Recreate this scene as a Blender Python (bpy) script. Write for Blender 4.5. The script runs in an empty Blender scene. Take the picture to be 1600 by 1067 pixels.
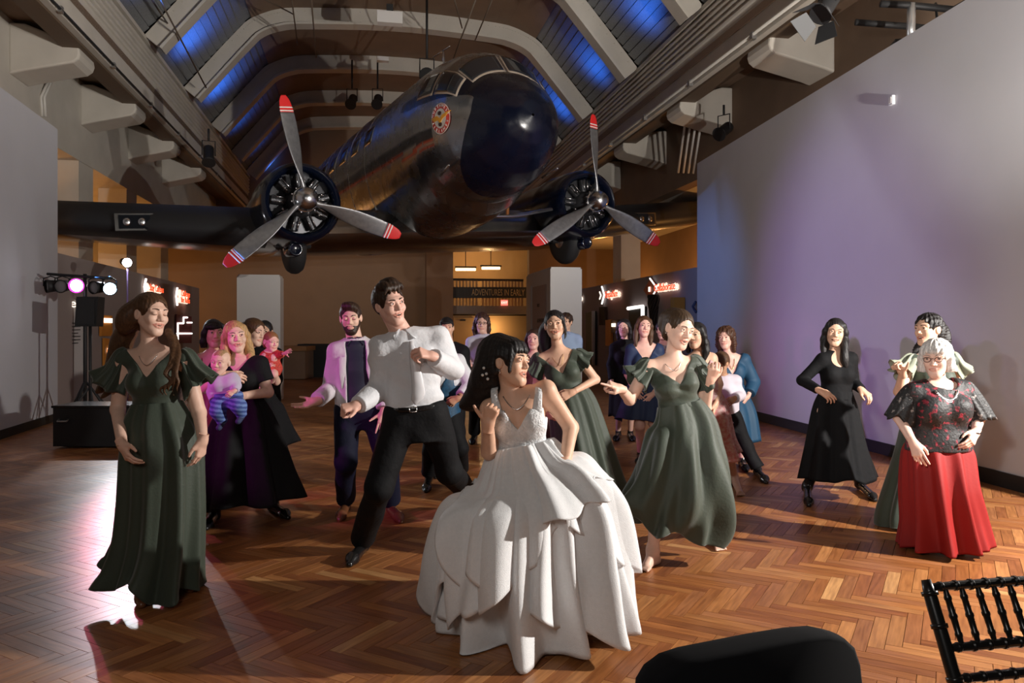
import bpy, bmesh, math, random
import numpy as np
from mathutils import Vector, Matrix

# ------------------------------------------------------------------ camera, world, lights, exposure
FPX = 1200.      # focal length in pixels of the 1600 x 1067 frame
CAM_H = 1.55
_s = bpy.context.scene
_cd = bpy.data.cameras.new('camera')
_cam = bpy.data.objects.new('camera', _cd)
_s.collection.objects.link(_cam)
_cam.location = (0, 0, CAM_H)
_cam.rotation_euler = (math.pi / 2, 0, 0)
_cd.sensor_width = 36.
_cd.lens = 36. * FPX / 1600.
_cd.shift_y = -18.5 / 1600.
_cd.clip_end = 200.
_s.camera = _cam

_w = bpy.data.worlds.new('night')
_s.world = _w
_w.use_nodes = True
_w.node_tree.nodes['Background'].inputs[0].default_value = (.055, .042, .036, 1)
_w.node_tree.nodes['Background'].inputs[1].default_value = .22

_s.view_settings.view_transform = 'Standard'
_s.view_settings.look = 'None'
_s.view_settings.exposure = .1
_s.view_settings.gamma = 1.
_s.view_settings.use_curve_mapping = False
try:
    _s.cycles.max_bounces = 5
    _s.cycles.diffuse_bounces = 3
    _s.cycles.glossy_bounces = 3
    _s.cycles.sample_clamp_indirect = 4.
except Exception:
    pass

def light(name, kind, loc, power, col, size=.1, target=None, cone=None, blend=.5, shape=None, spread=None):
    d = bpy.data.lights.new(name, kind)
    d.energy = power
    d.color = col
    if kind == 'AREA':
        d.size = size
        if spread: d.spread = spread
    else:
        d.shadow_soft_size = size
    if cone:
        d.spot_size = math.radians(cone); d.spot_blend = blend
    o = bpy.data.objects.new(name, d)
    _s.collection.objects.link(o)
    o.location = loc
    if target is not None:
        o.rotation_euler = (Vector(target) - Vector(loc)).to_track_quat('-Z', 'Y').to_euler()
    return o

# the photographer's flashes: a hard one on a stand to the right, a soft one by the camera, one behind the dancers
light('key_flash', 'POINT', (5.45, 3.9, 2.5), 1700, (1, .95, .89), .05)
light('camera_flash', 'AREA', (-.9, -.6, 2.9), 38, (1, .94, .88), 1.0, target=(0, 7, 1.2))
light('side_flash', 'SPOT', (-.7, -.3, 2.3), 650, (1, .96, .93), .12, target=(4.6, 9.0, 2.3), cone=46, blend=.9)
light('back_flash', 'SPOT', (-6.72, 13.42, 2.72), 420, (.93, .95, 1), .06, target=(1.0, 5.2, 1.0), cone=84, blend=.25)
# disc jockey's lamps
light('magenta_beam', 'SPOT', (-4.7, 3.5, 2.3), 300, (1, .12, .80), .06, target=(-1.9, 6.3, 1.15), cone=32, blend=.5)
light('violet_beam', 'SPOT', (-6.6, 11.8, 2.4), 1300, (.55, .34, 1), .06, target=(4.5, 10.6, 1.9), cone=34, blend=1)
light('blue_beam', 'SPOT', (-6.5, 11.9, 2.4), 1500, (.12, .34, 1), .06, target=(3.95, 15.6, 2.4), cone=26, blend=1)
light('pink_beam', 'SPOT', (-6.4, 11.9, 2.4), 420, (1, .1, .25), .06, target=(-2.2, 6.5, 0), cone=24, blend=1)
light('bounce_flash', 'SPOT', (4.9, 2.9, 2.15), 3600, (1, .95, .88), .05, target=(0, 12, 10.5), cone=88, blend=.55)
# warm lamps in the side aisles and at the far end
def hw_(x, y, z):
    c, s = math.cos(math.radians(10.85)), math.sin(math.radians(10.85))
    return (x * c - y * s, x * s + y * c, z)
OR_ = (1, .45, .12)
for q, (x, y, z, p) in enumerate([(-8.6, 13, 2.8, 120), (-8.6, 19, 2.8, 120), (-8.6, 25, 2.8, 120), (9.9, 18, 2.8, 110), (9.9, 24, 2.8, 130), (9.9, 30, 2.8, 110), (-8, 31, 2.8, 60)]):
    light('aisle_lamp', 'POINT', hw_(x, y, z), p, OR_, .15)
light('lobby_lamp', 'POINT', hw_(5.6, 36.6, 4.9), 120, (1, .62, .28), .2)
light('lobby_lamp', 'POINT', hw_(5.8, 34.6, 1.6), 35, (1, .62, .28), .2)
light('hall_lamp', 'SPOT', hw_(-.5, 26, 5.0), 340, (1, .80, .62), .3, target=hw_(-.5, 33.5, 2.6), cone=100, blend=1)
# ------------------------------------------------------------------ helpers
TH = math.radians(10.85)
HC, HS = math.cos(TH), math.sin(TH)

def P(u, v, d):
    """point seen at photo pixel (u, v), d metres ahead of the camera"""
    return np.array([d * (u - 800.) / FPX, d, CAM_H - d * (v - 515.) / FPX])

def FL(u, v):
    return P(u, v, FPX * CAM_H / (v - 515.))

def HW(x, y, z=0.):
    """hall coordinates (x across, y along, z up) to world"""
    return np.array([x * HC - y * HS, x * HS + y * HC, z])

def nrm(a):
    a = np.asarray(a, float)
    return a / (np.linalg.norm(a) + 1e-12)

def A(*v):
    return np.array(v, float)

SC = bpy.context.scene
COL = SC.collection
MATS = {}

def mat(name, col, rough=.6, metal=0., noise=0., nscale=8., bump=0., bscale=60., stretch=None, emit=None, estr=0.,
        attr=None, spec=.5, sheen=0., coat=0., alpha=1., trans=0., col2=None, aniso=None):
    if name in MATS:
        return MATS[name]
    m = bpy.data.materials.new(name)
    m.use_nodes = True
    nt = m.node_tree
    b = nt.nodes['Principled BSDF']
    L = nt.links.new
    c4 = (col[0], col[1], col[2], 1)
    b.inputs['Base Color'].default_value = c4
    b.inputs['Roughness'].default_value = rough
    b.inputs['Metallic'].default_value = metal
    b.inputs['Specular IOR Level'].default_value = spec
    b.inputs['Sheen Weight'].default_value = sheen
    b.inputs['Coat Weight'].default_value = coat
    b.inputs['Coat Roughness'].default_value = .08
    b.inputs['Alpha'].default_value = alpha
    b.inputs['Transmission Weight'].default_value = trans
    if emit is not None:
        b.inputs['Emission Color'].default_value = (*emit, 1)
        b.inputs['Emission Strength'].default_value = estr
    out = None
    tc = nt.nodes.new('ShaderNodeTexCoord')
    mp = nt.nodes.new('ShaderNodeMapping')
    L(tc.outputs['Object'], mp.inputs['Vector'])
    if stretch:
        mp.inputs['Scale'].default_value = stretch
    if noise > 0 or col2 is not None:
        n = nt.nodes.new('ShaderNodeTexNoise')
        n.inputs['Scale'].default_value = nscale
        n.inputs['Detail'].default_value = 5
        L(mp.outputs['Vector'], n.inputs['Vector'])
        r = nt.nodes.new('ShaderNodeValToRGB')
        r.color_ramp.elements[0].position = .3
        r.color_ramp.elements[1].position = .7
        if col2 is not None:
            r.color_ramp.elements[0].color = c4
            r.color_ramp.elements[1].color = (*col2, 1)
        else:
            r.color_ramp.elements[0].color = tuple(x * (1 - noise) for x in col) + (1,)
            r.color_ramp.elements[1].color = tuple(min(1, x * (1 + noise)) for x in col) + (1,)
        L(n.outputs['Fac'], r.inputs['Fac'])
        out = r.outputs['Color']
    if attr:
        a = nt.nodes.new('ShaderNodeAttribute')
        a.attribute_name = attr
        if out is None:
            out = a.outputs['Color']
        else:
            mx = nt.nodes.new('ShaderNodeMix')
            mx.data_type = 'RGBA'
            mx.blend_type = 'MULTIPLY'
            mx.inputs[0].default_value = 1
            L(out, mx.inputs[6])
            L(a.outputs['Color'], mx.inputs[7])
            out = mx.outputs[2]
    if out is not None:
        L(out, b.inputs['Base Color'])
    if bump > 0:
        n2 = nt.nodes.new('ShaderNodeTexNoise')
        n2.inputs['Scale'].default_value = bscale
        n2.inputs['Detail'].default_value = 4
        L(mp.outputs['Vector'], n2.inputs['Vector'])
        bp = nt.nodes.new('ShaderNodeBump')
        bp.inputs['Strength'].default_value = bump
        bp.inputs['Distance'].default_value = .02
        L(n2.outputs['Fac'], bp.inputs['Height'])
        L(bp.outputs['Normal'], b.inputs['Normal'])
    MATS[name] = m
    return m

def mesh_data(name, V, Fc, smooth=True, cols=None, uvname=None):
    me = bpy.data.meshes.new(name)
    V = np.asarray(V, np.float32).reshape(-1, 3)
    if isinstance(Fc, np.ndarray):
        n, k = Fc.shape
        me.vertices.add(len(V))
        me.vertices.foreach_set('co', V.ravel())
        me.loops.add(n * k)
        me.loops.foreach_set('vertex_index', Fc.astype(np.int32).ravel())
        me.polygons.add(n)
        me.polygons.foreach_set('loop_start', (np.arange(n) * k).astype(np.int32))
        me.polygons.foreach_set('loop_total', np.full(n, k, np.int32))
        me.update(calc_edges=True)
        me.validate()
    else:
        me.from_pydata([tuple(map(float, v)) for v in V], [], [tuple(int(i) for i in f) for f in Fc])
        me.update()
    if len(me.polygons):
        me.polygons.foreach_set('use_smooth', np.full(len(me.polygons), bool(smooth)))
    if cols is not None:
        at = me.color_attributes.new('Col', 'FLOAT_COLOR', 'POINT')
        c = np.ones((len(V), 4), np.float32)
        c[:, :3] = cols
        at.data.foreach_set('color', c.ravel())
    return me

def mk(name, V, Fc, m, parent=None, org=None, smooth=True, cols=None):
    """one mesh object; V in world coordinates; org is the world origin of its thing"""
    o0 = np.zeros(3) if org is None else np.asarray(org, float)
    V = np.asarray(V, float).reshape(-1, 3) - o0
    me = mesh_data(name, V, Fc, smooth, cols)
    if m is not None:
        for q in (m if isinstance(m, (list, tuple)) else [m]):
            me.materials.append(q)
    o = bpy.data.objects.new(name, me)
    COL.objects.link(o)
    if parent is None:
        o.location = o0
    else:
        o.parent = parent
    return o

def tag(o, label=None, cat=None, group=None, kind=None):
    if label: o['label'] = label
    if cat: o['category'] = cat
    if group: o['group'] = group
    if kind: o['kind'] = kind
    return o

def thing(name, label, cat, loc, group=None):
    o = bpy.data.objects.new(name, None)
    o.empty_display_size = .1
    COL.objects.link(o)
    o.location = [float(x) for x in loc]
    return tag(o, label, cat, group)

class MB:
    """collects simple shapes into one mesh"""
    def __init__(s):
        s.V = []; s.F = []; s.n = 0
    def add(s, V, Fc):
        V = [np.asarray(v, float) for v in V]
        s.V += V
        s.F += [tuple(int(i) + s.n for i in f) for f in Fc]
        s.n += len(V)
        return s
    def hexa(s, c8):
        return s.add(c8, [(0, 3, 2, 1), (4, 5, 6, 7), (0, 1, 5, 4), (1, 2, 6, 5), (2, 3, 7, 6), (3, 0, 4, 7)])
    def box(s, c, x, y, z, sx, sy, sz):
        """box at centre c, unit axes x,y,z, full sizes, with small chamfer via 24-vert bevel"""
        c = np.asarray(c, float); x = nrm(x) * sx / 2; y = nrm(y) * sy / 2; z = nrm(z) * sz / 2
        return s.hexa([c - x - y - z, c + x - y - z, c + x + y - z, c - x + y - z, c - x - y + z, c + x - y + z, c + x + y + z, c - x + y + z])
    def hbox(s, x0, x1, y0, y1, z0, z1):
        """box in hall coordinates"""
        return s.hexa([HW(x0, y0, z0), HW(x1, y0, z0), HW(x1, y1, z0), HW(x0, y1, z0), HW(x0, y0, z1), HW(x1, y0, z1), HW(x1, y1, z1), HW(x0, y1, z1)])
    def tube(s, pts, rad, n=8, cap=True, flat=None):
        pts = [np.asarray(p, float) for p in pts]
        if np.isscalar(rad): rad = [rad] * len(pts)
        V = []; m = len(pts); up = None
        for i, p in enumerate(pts):
            t = nrm(pts[min(i + 1, m - 1)] - pts[max(i - 1, 0)])
            if up is None:
                up = A(0, 0, 1) if abs(t[2]) < .9 else A(1, 0, 0)
            a = nrm(np.cross(t, up)); b = np.cross(a, t); up = b
            fl = 1. if flat is None else flat
            for k in range(n):
                an = 2 * math.pi * k / n
                V.append(p + rad[i] * (math.cos(an) * a + fl * math.sin(an) * b))
        Fc = [(i * n + k, i * n + (k + 1) % n, (i + 1) * n + (k + 1) % n, (i + 1) * n + k) for i in range(m - 1) for k in range(n)]
        if cap:
            Fc += [tuple(range(n))[::-1], tuple((m - 1) * n + k for k in range(n))]
        return s.add(V, Fc)
    def lathe(s, c, ax, prof, n=24, xdir=None, cap=True, a0=0., a1=2 * math.pi):
        """profile [(r, h)] revolved about ax through c"""
        ax = nrm(ax)
        a = nrm(np.cross(ax, A(0, 0, 1) if abs(ax[2]) < .9 else A(1, 0, 0))) if xdir is None else nrm(xdir)
        b = np.cross(ax, a)
        full = abs(a1 - a0 - 2 * math.pi) < 1e-6
        nn = n if full else n + 1
        V = []
        for r, h in prof:
            for k in range(nn):
                an = a0 + (a1 - a0) * k / n
                V.append(np.asarray(c) + ax * h + r * (math.cos(an) * a + math.sin(an) * b))
        m = len(prof)
        Fc = []
        for i in range(m - 1):
            for k in range(n):
                k2 = (k + 1) % nn
                Fc.append((i * nn + k, i * nn + k2, (i + 1) * nn + k2, (i + 1) * nn + k))
        if cap and full:
            Fc += [tuple(range(nn))[::-1], tuple((m - 1) * nn + k for k in range(nn))]
        return s.add(V, Fc)
    def ball(s, c, r, n=10, m=7, axes=None):
        r = (r, r, r) if np.isscalar(r) else r
        ax = np.eye(3) if axes is None else axes
        V = [np.asarray(c) + ax[2] * r[2]]
        for i in range(1, m):
            ph = math.pi * i / m
            for k in range(n):
                an = 2 * math.pi * k / n
                V.append(np.asarray(c) + ax[0] * r[0] * math.sin(ph) * math.cos(an) + ax[1] * r[1] * math.sin(ph) * math.sin(an) + ax[2] * r[2] * math.cos(ph))
        V.append(np.asarray(c) - ax[2] * r[2])
        Fc = [(0, 1 + k, 1 + (k + 1) % n) for k in range(n)]
        for i in range(m - 2):
            for k in range(n):
                Fc.append((1 + i * n + k, 1 + (i + 1) * n + k, 1 + (i + 1) * n + (k + 1) % n, 1 + i * n + (k + 1) % n))
        e = len(V) - 1
        Fc += [(e, 1 + (m - 2) * n + (k + 1) % n, 1 + (m - 2) * n + k) for k in range(n)]
        return s.add(V, Fc)
    def prism(s, poly, ext):
        """polygon (list of points) extruded by vector ext"""
        n = len(poly)
        V = [np.asarray(p, float) for p in poly] + [np.asarray(p, float) + ext for p in poly]
        return s.add(V, [tuple(range(n))[::-1], tuple(range(n, 2 * n))] + [(i, (i + 1) % n, n + (i + 1) % n, n + i) for i in range(n)])
    def build(s, name, m, parent=None, org=None, smooth=False):
        o = mk(name, np.array(s.V), s.F, m, parent, org, smooth)
        return o

def auto_smooth(o, ang=.6):
    """smooth shading with sharp edges past ang"""
    me = o.data
    me.polygons.foreach_set('use_smooth', np.ones(len(me.polygons), bool))
    bm = bmesh.new(); bm.from_mesh(me)
    for e in bm.edges:
        if len(e.link_faces) == 2 and e.calc_face_angle(0) > ang:
            e.smooth = False
    bm.to_mesh(me); bm.free()
    return o

def text(body, name, c, xdir, zdir, size, m, parent=None, org=None, ext=.01, align='LEFT'):
    cu = bpy.data.curves.new(name, 'FONT')
    cu.body = body; cu.size = size; cu.extrude = ext; cu.align_x = align; cu.align_y = 'CENTER'
    cu.resolution_u = 2
    o = bpy.data.objects.new(name, cu); COL.objects.link(o)
    cu.materials.append(m)
    x = nrm(xdir); z = nrm(zdir); y = np.cross(x, z)      # text plane x,z ; normal = x cross z
    nx = np.cross(x, z)
    M = Matrix(((x[0], z[0], nx[0], 0), (x[1], z[1], nx[1], 0), (x[2], z[2], nx[2], 0), (0, 0, 0, 1)))
    c = np.asarray(c, float) - (0 if org is None else np.asarray(org))
    M.translation = Vector([float(q) for q in c])
    o.matrix_local = M
    me = bpy.data.meshes.new_from_object(o)
    bpy.data.objects.remove(o); bpy.data.curves.remove(cu)
    o = bpy.data.objects.new(name, me); COL.objects.link(o)
    o.matrix_local = M
    if parent is not None:
        o.parent = parent
    return o

# ------------------------------------------------------------------ implicit surfaces
class Field:
    def __init__(s, lo, hi, h):
        s.lo = np.asarray(lo, float); s.h = h
        n = np.maximum(np.ceil((np.asarray(hi) - s.lo) / h).astype(int) + 1, 3)
        s.ax = [(s.lo[i] + h * np.arange(n[i])).astype(np.float32) for i in range(3)]
        s.f = np.full(n, 9., np.float32)
    def apply(s, fn, lo, hi, k, op='add'):
        lo = np.asarray(lo) - k - 2 * s.h; hi = np.asarray(hi) + k + 2 * s.h
        i0 = np.maximum(np.floor((lo - s.lo) / s.h).astype(int), 0)
        i1 = np.minimum(np.ceil((hi - s.lo) / s.h).astype(int) + 1, s.f.shape)
        if (i1 <= i0).any():
            return
        sl = tuple(slice(i0[i], i1[i]) for i in range(3))
        X = s.ax[0][sl[0]][:, None, None]; Y = s.ax[1][sl[1]][None, :, None]; Z = s.ax[2][sl[2]][None, None, :]
        d = fn(X, Y, Z)
        a = s.f[sl]
        if op == 'add':
            if k > 0:
                q = np.maximum(k - np.abs(a - d), 0) / k
                s.f[sl] = np.minimum(a, d) - q * q * k * .25
            else:
                s.f[sl] = np.minimum(a, d)
        elif op == 'sub':
            d = -d
            if k > 0:
                q = np.maximum(k - np.abs(a - d), 0) / k
                s.f[sl] = np.maximum(a, d) + q * q * k * .25
            else:
                s.f[sl] = np.maximum(a, d)
        elif op == 'int':
            s.f[sl] = np.maximum(a, d)
        elif op == 'disp':
            s.f[sl] = a + d
    def mesh(s, smooth=1):
        f = s.f; h = s.h
        sg = f < 0
        nx, ny, nz = f.shape
        cnt = np.zeros((nx - 1, ny - 1, nz - 1), np.int8)
        for i in (0, 1):
            for j in (0, 1):
                for k in (0, 1):
                    cnt += sg[i:nx - 1 + i, j:ny - 1 + j, k:nz - 1 + k]
        act = (cnt > 0) & (cnt < 8)
        idx = np.argwhere(act)
        if not len(idx):
            return np.zeros((0, 3)), np.zeros((0, 4), int)
        vid = np.full(act.shape, -1, np.int32); vid[act] = np.arange(len(idx))
        cor = [(i, j, k) for i in (0, 1) for j in (0, 1) for k in (0, 1)]
        fv = {c: f[idx[:, 0] + c[0], idx[:, 1] + c[1], idx[:, 2] + c[2]] for c in cor}
        pos = np.zeros((len(idx), 3)); num = np.zeros(len(idx))
        for c in cor:
            for a in range(3):
                if c[a] == 0:
                    e = list(c); e[a] = 1; e = tuple(e)
                    fa, fb = fv[c], fv[e]
                    m = (fa < 0) != (fb < 0)
                    t = np.where(m, fa / np.where(m, fa - fb, 1), 0)
                    q = np.array(c, float)[None] + np.zeros((len(idx), 1))
                    q[:, a] = t
                    pos += q * m[:, None]; num += m
        V = s.lo + h * (idx + pos / num[:, None])
        Q = []
        for a in range(3):
            b, c = (a + 1) % 3, (a + 2) % 3
            s0 = np.moveaxis(sg, (a, b, c), (0, 1, 2)); vv = np.moveaxis(vid, (a, b, c), (0, 1, 2))
            e = s0[:-1, 1:-1, 1:-1] != s0[1:, 1:-1, 1:-1]
            ii = np.argwhere(e)
            i, j, k = ii[:, 0], ii[:, 1] + 1, ii[:, 2] + 1
            q = np.stack([vv[i, j - 1, k - 1], vv[i, j, k - 1], vv[i, j, k], vv[i, j - 1, k]], 1)
            fl = s0[i, j, k]
            q[~fl] = q[~fl][:, ::-1]
            Q.append(q)
        Q = np.concatenate(Q)
        Q = Q[(Q >= 0).all(1)]
        for _ in range(smooth):
            acc = np.zeros_like(V); n = np.zeros(len(V))
            for a in range(4):
                b = (a + 1) % 4
                np.add.at(acc, Q[:, a], V[Q[:, b]]); np.add.at(n, Q[:, a], 1)
                np.add.at(acc, Q[:, b], V[Q[:, a]]); np.add.at(n, Q[:, b], 1)
            V = V * .5 + .5 * acc / np.maximum(n, 1)[:, None]
        return V, Q

def rc(a, b, ra, rb, flat=False):
    """tapered capsule; flat=True ends it flat at b"""
    a = np.asarray(a, float); b = np.asarray(b, float)
    ba = b - a; l2 = float(ba @ ba) + 1e-12; L = math.sqrt(l2)
    r = max(ra, rb)
    def fn(X, Y, Z):
        px, py, pz = X - a[0], Y - a[1], Z - a[2]
        tt = (px * ba[0] + py * ba[1] + pz * ba[2]) / l2
        t = np.clip(tt, 0, 1.6 if flat else 1)
        d = np.sqrt((px - t * ba[0]) ** 2 + (py - t * ba[1]) ** 2 + (pz - t * ba[2]) ** 2) - (ra + (rb - ra) * np.minimum(t, 1))
        if flat:
            d = np.maximum(d, (tt - 1) * L)
        return d
    return fn, np.minimum(a, b) - r, np.maximum(a, b) + r

def ell(c, r, ax=None):
    c = np.asarray(c, float); r = np.asarray(r, float)
    R = np.eye(3) if ax is None else np.asarray(ax, float)
    def fn(X, Y, Z):
        px, py, pz = X - c[0], Y - c[1], Z - c[2]
        q = [(px * R[i][0] + py * R[i][1] + pz * R[i][2]) for i in range(3)]
        k0 = np.sqrt(sum((q[i] / r[i]) ** 2 for i in range(3)))
        k1 = np.sqrt(sum((q[i] / r[i] ** 2) ** 2 for i in range(3)))
        return k0 * (k0 - 1) / np.maximum(k1, 1e-6)
    m = r.max()
    return fn, c - m, c + m

def chain(pts, rad):
    return [rc(pts[i], pts[i + 1], rad[i], rad[i + 1]) for i in range(len(pts) - 1)]

def spline(pts, n):
    """Catmull-Rom through pts (any dimension), n samples"""
    p = np.asarray(pts, float)
    if len(p) == 2:
        return p[0] + (p[1] - p[0]) * np.linspace(0, 1, n)[:, None]
    q = np.vstack([2 * p[0] - p[1], p, 2 * p[-1] - p[-2]])
    out = []
    for s in np.linspace(0, len(p) - 1 - 1e-9, n):
        i = int(s); t = s - i
        a, b, c, d = q[i], q[i + 1], q[i + 2], q[i + 3]
        out.append(.5 * (2 * b + (c - a) * t + (2 * a - 5 * b + 4 * c - d) * t * t + (3 * b - a - 3 * c + d) * t ** 3))
    return np.array(out)
# ------------------------------------------------------------------ setting
rng = random.Random(7)
M_cream = mat('cream_paint', (.52, .48, .42), .75, noise=.06, nscale=2, bump=.03, bscale=30)
M_wallL = mat('exhibit_grey', (.56, .56, .59), .8, noise=.02, nscale=1.5)
M_brown = mat('brown_paint', (.20, .13, .085), .8, noise=.08, nscale=1.5)
M_dark = mat('dark_paint', (.05, .038, .03), .8)
M_black = mat('black_matte', (.012, .012, .013), .6)
M_slate = mat('louver_glass', (.16, .17, .18), .4, noise=.2, nscale=30, stretch=(1, 1, 1))
M_steel = mat('grey_steel', (.35, .34, .33), .4, metal=.8)
M_white = mat('white_paint', (.62, .60, .58), .6)

# floor: solid slab with herringbone planks on it
def tone_mat():
    m = bpy.data.materials.new('teak_plank'); m.use_nodes = True
    nt = m.node_tree; b = nt.nodes['Principled BSDF']; L = nt.links.new
    a = nt.nodes.new('ShaderNodeAttribute'); a.attribute_name = 'Col'
    tc = nt.nodes.new('ShaderNodeTexCoord'); uv = nt.nodes.new('ShaderNodeAttribute'); uv.attribute_name = 'grain'
    n = nt.nodes.new('ShaderNodeTexNoise'); n.inputs['Scale'].default_value = 1.; n.inputs['Detail'].default_value = 6
    L(uv.outputs['Vector'], n.inputs['Vector'])
    r = nt.nodes.new('ShaderNodeValToRGB'); r.color_ramp.elements[0].position = .3; r.color_ramp.elements[1].position = .72
    r.color_ramp.elements[0].color = (.62, .55, .5, 1); r.color_ramp.elements[1].color = (1.12, 1.1, 1.05, 1)
    L(n.outputs['Fac'], r.inputs['Fac'])
    mx = nt.nodes.new('ShaderNodeMix'); mx.data_type = 'RGBA'; mx.blend_type = 'MULTIPLY'; mx.inputs[0].default_value = 1
    L(a.outputs['Color'], mx.inputs[6]); L(r.outputs['Color'], mx.inputs[7])
    L(mx.outputs[2], b.inputs['Base Color'])
    n2 = nt.nodes.new('ShaderNodeTexNoise'); n2.inputs['Scale'].default_value = 2.2; n2.inputs['Detail'].default_value = 6
    L(tc.outputs['Object'], n2.inputs['Vector'])
    mr = nt.nodes.new('ShaderNodeMapRange'); mr.inputs[3].default_value = .26; mr.inputs[4].default_value = .44
    L(n2.outputs['Fac'], mr.inputs[0]); L(mr.outputs[0], b.inputs['Roughness'])
    b.inputs['Specular IOR Level'].default_value = .5
    return m
M_plank = tone_mat()
floor = MB().hbox(-14, 14, -3, 36, -.2, -.008).build('floor', mat('floor_joint', (.06, .03, .015), .8))
floor['kind'] = 'structure'
W_ = .075; L_ = .45
ang = math.radians(60.)
ex = A(math.cos(ang), math.sin(ang), 0); ey = A(math.sin(ang), -math.cos(ang), 0)
def plank_geo(x0, y0, x1, y1):
    """chamfered plank top in lattice units -> verts (8), faces (5)"""
    g = .0004
    p = lambda x, y, z: ex * x + ey * y + A(0, 0, z)
    x0 += g; y0 += g; x1 -= g; y1 -= g; c = .0011
    V = [p(x0, y0, -.010), p(x1, y0, -.010), p(x1, y1, -.010), p(x0, y1, -.010),
         p(x0 + c, y0 + c, 0), p(x1 - c, y0 + c, 0), p(x1 - c, y1 - c, 0), p(x0 + c, y1 - c, 0)]
    return V
PF = [(7, 6, 5, 4), (5, 1, 0, 4), (6, 2, 1, 5), (7, 3, 2, 6), (4, 0, 3, 7)]
allp = []
n6 = 6
for i in range(-420, 420):
    for j in range(-60, 60):
        ox, oy = i + j * n6, i - j * n6
        for q in (0, 1):
            if q == 0: r_ = (ox, oy, ox + n6, oy + 1)
            else: r_ = (ox + n6, oy + 1 - n6, ox + n6 + 1, oy + 1)
            r_ = [a * W_ for a in r_]
            c = ex * (r_[0] + r_[2]) / 2 + ey * (r_[1] + r_[3]) / 2
            if c[1] < 1.2 or c[1] > 31: continue
            hx = c[0] * HC + c[1] * HS
            if hx < -7.4 or hx > 8.2: continue
            if abs(c[0]) > .95 * c[1] + 2.2: continue
            allp.append((c, r_, q))
allp.sort(key=lambda t: t[0][1])
tones = [(.40, .165, .055), (.33, .125, .04), (.46, .205, .075), (.28, .10, .035), (.37, .15, .06), (.55, .29, .12)]
inview = [k for k, t in enumerate(allp) if t[0][1] > 3.35 and abs(t[0][0]) < .665 * t[0][1]][:300]
inset = set(inview)
SV, SF, SCc, SG = [], [], [], []
def plank_cols():
    t = rng.choices(tones, [5, 5, 4, 3, 4, 1])[0]
    k = rng.uniform(.88, 1.12)
    return A(*t) * k
def plank_grain(V, c, q):
    off = A(rng.uniform(0, 50), rng.uniform(0, 50), rng.uniform(0, 50))
    out = []
    for v in V:
        d = v - c
        a, b_ = d @ ex, d @ ey
        if q: a, b_ = b_, a
        out.append(A(a * 5, b_ * 60, 0) + off)
    return out
def set_plank_attr(me, cols, gr):
    at = me.color_attributes.new('Col', 'FLOAT_COLOR', 'POINT')
    cc = np.ones((len(cols), 4), np.float32); cc[:, :3] = cols; at.data.foreach_set('color', cc.ravel())
    ga = me.attributes.new('grain', 'FLOAT_VECTOR', 'POINT'); ga.data.foreach_set('vector', np.array(gr, np.float32).ravel())
for k, (c, r_, q) in enumerate(allp):
    V = plank_geo(*r_); col = plank_cols(); gr = plank_grain(V, c, q)
    if k in inset:
        o = mk('plank', np.array(V), PF, M_plank, floor, None, False)
        set_plank_attr(o.data, np.repeat(col[None], 8, 0), gr)
    else:
        b0 = len(SV)
        SV += V; SF += [tuple(a + b0 for a in f) for f in PF]; SCc += [col] * 8; SG += gr
o = mk('planks', np.array(SV), np.array(SF), M_plank, floor, None, False)
set_plank_attr(o.data, np.array(SCc), SG)
o['kind'] = 'stuff'

def struct(name, mb, m, parent=None):
    o = mb.build(name, m, parent)
    if parent is None: o['kind'] = 'structure'
    return o

# tall grey exhibit walls left and right
wl = MB().add([A(-7.78, 13.15, 0), A(-6.3, 6.9, 0), A(-6.5, 6.85, 0), A(-7.98, 13.1, 0), A(-7.78, 13.15, 4.98), A(-6.3, 6.9, 4.98), A(-6.5, 6.85, 4.98), A(-7.98, 13.1, 4.98)],
              [(0, 1, 2, 3), (4, 7, 6, 5), (0, 4, 5, 1), (1, 5, 6, 2), (2, 6, 7, 3), (3, 7, 4, 0)])
WL = struct('wall_left', wl, M_wallL)
wr0, wr1 = A(5.05, 5.65, 0), A(3.87, 16.05, 0)
_d = nrm(wr1 - wr0); _n = A(_d[1], -_d[0], 0)
def rwall(t, z, off=0.):
    return wr0 + _d * t + _n * off + A(0, 0, z)
Lr = np.linalg.norm(wr1 - wr0)
WR = struct('wall_right', MB().hexa([rwall(0, 0, .2), rwall(Lr, 0, .2), rwall(Lr, 0), rwall(0, 0), rwall(0, 5.02, .2), rwall(Lr, 5.02, .2), rwall(Lr, 5.02), rwall(0, 5.02)]), M_wallL)
struct('baseboard_right', MB().hexa([rwall(0, 0, -.004), rwall(Lr, 0, -.004), rwall(Lr, 0, -.02), rwall(0, 0, -.02), rwall(0, .15, -.004), rwall(Lr, .15, -.004), rwall(Lr, .15, -.02), rwall(0, .15, -.02)]), M_black)
_a, _b = A(-6.3, 6.9, 0), A(-7.78, 13.15, 0); _dl = nrm(_b - _a); _nl = A(_dl[1], -_dl[0], 0)
struct('baseboard_left', MB().hexa([_a + _nl * .004, _b + _nl * .004, _b + _nl * .02, _a + _nl * .02] + [p + A(0, 0, .13) for p in (_a + _nl * .004, _b + _nl * .004, _b + _nl * .02, _a + _nl * .02)]), M_black)

# low exhibit walls farther back
WL2 = struct('wall_left_far', MB().hbox(-5.75, -5.5, 14.6, 27.5, 0, 2.95), mat('exhibit_taupe', (.36, .30, .28), .8))
WR2 = struct('wall_right_far', MB().hbox(7.05, 7.3, 15.2, 27.0, 0, 2.9), mat('exhibit_mauve', (.30, .26, .27), .8))
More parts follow.
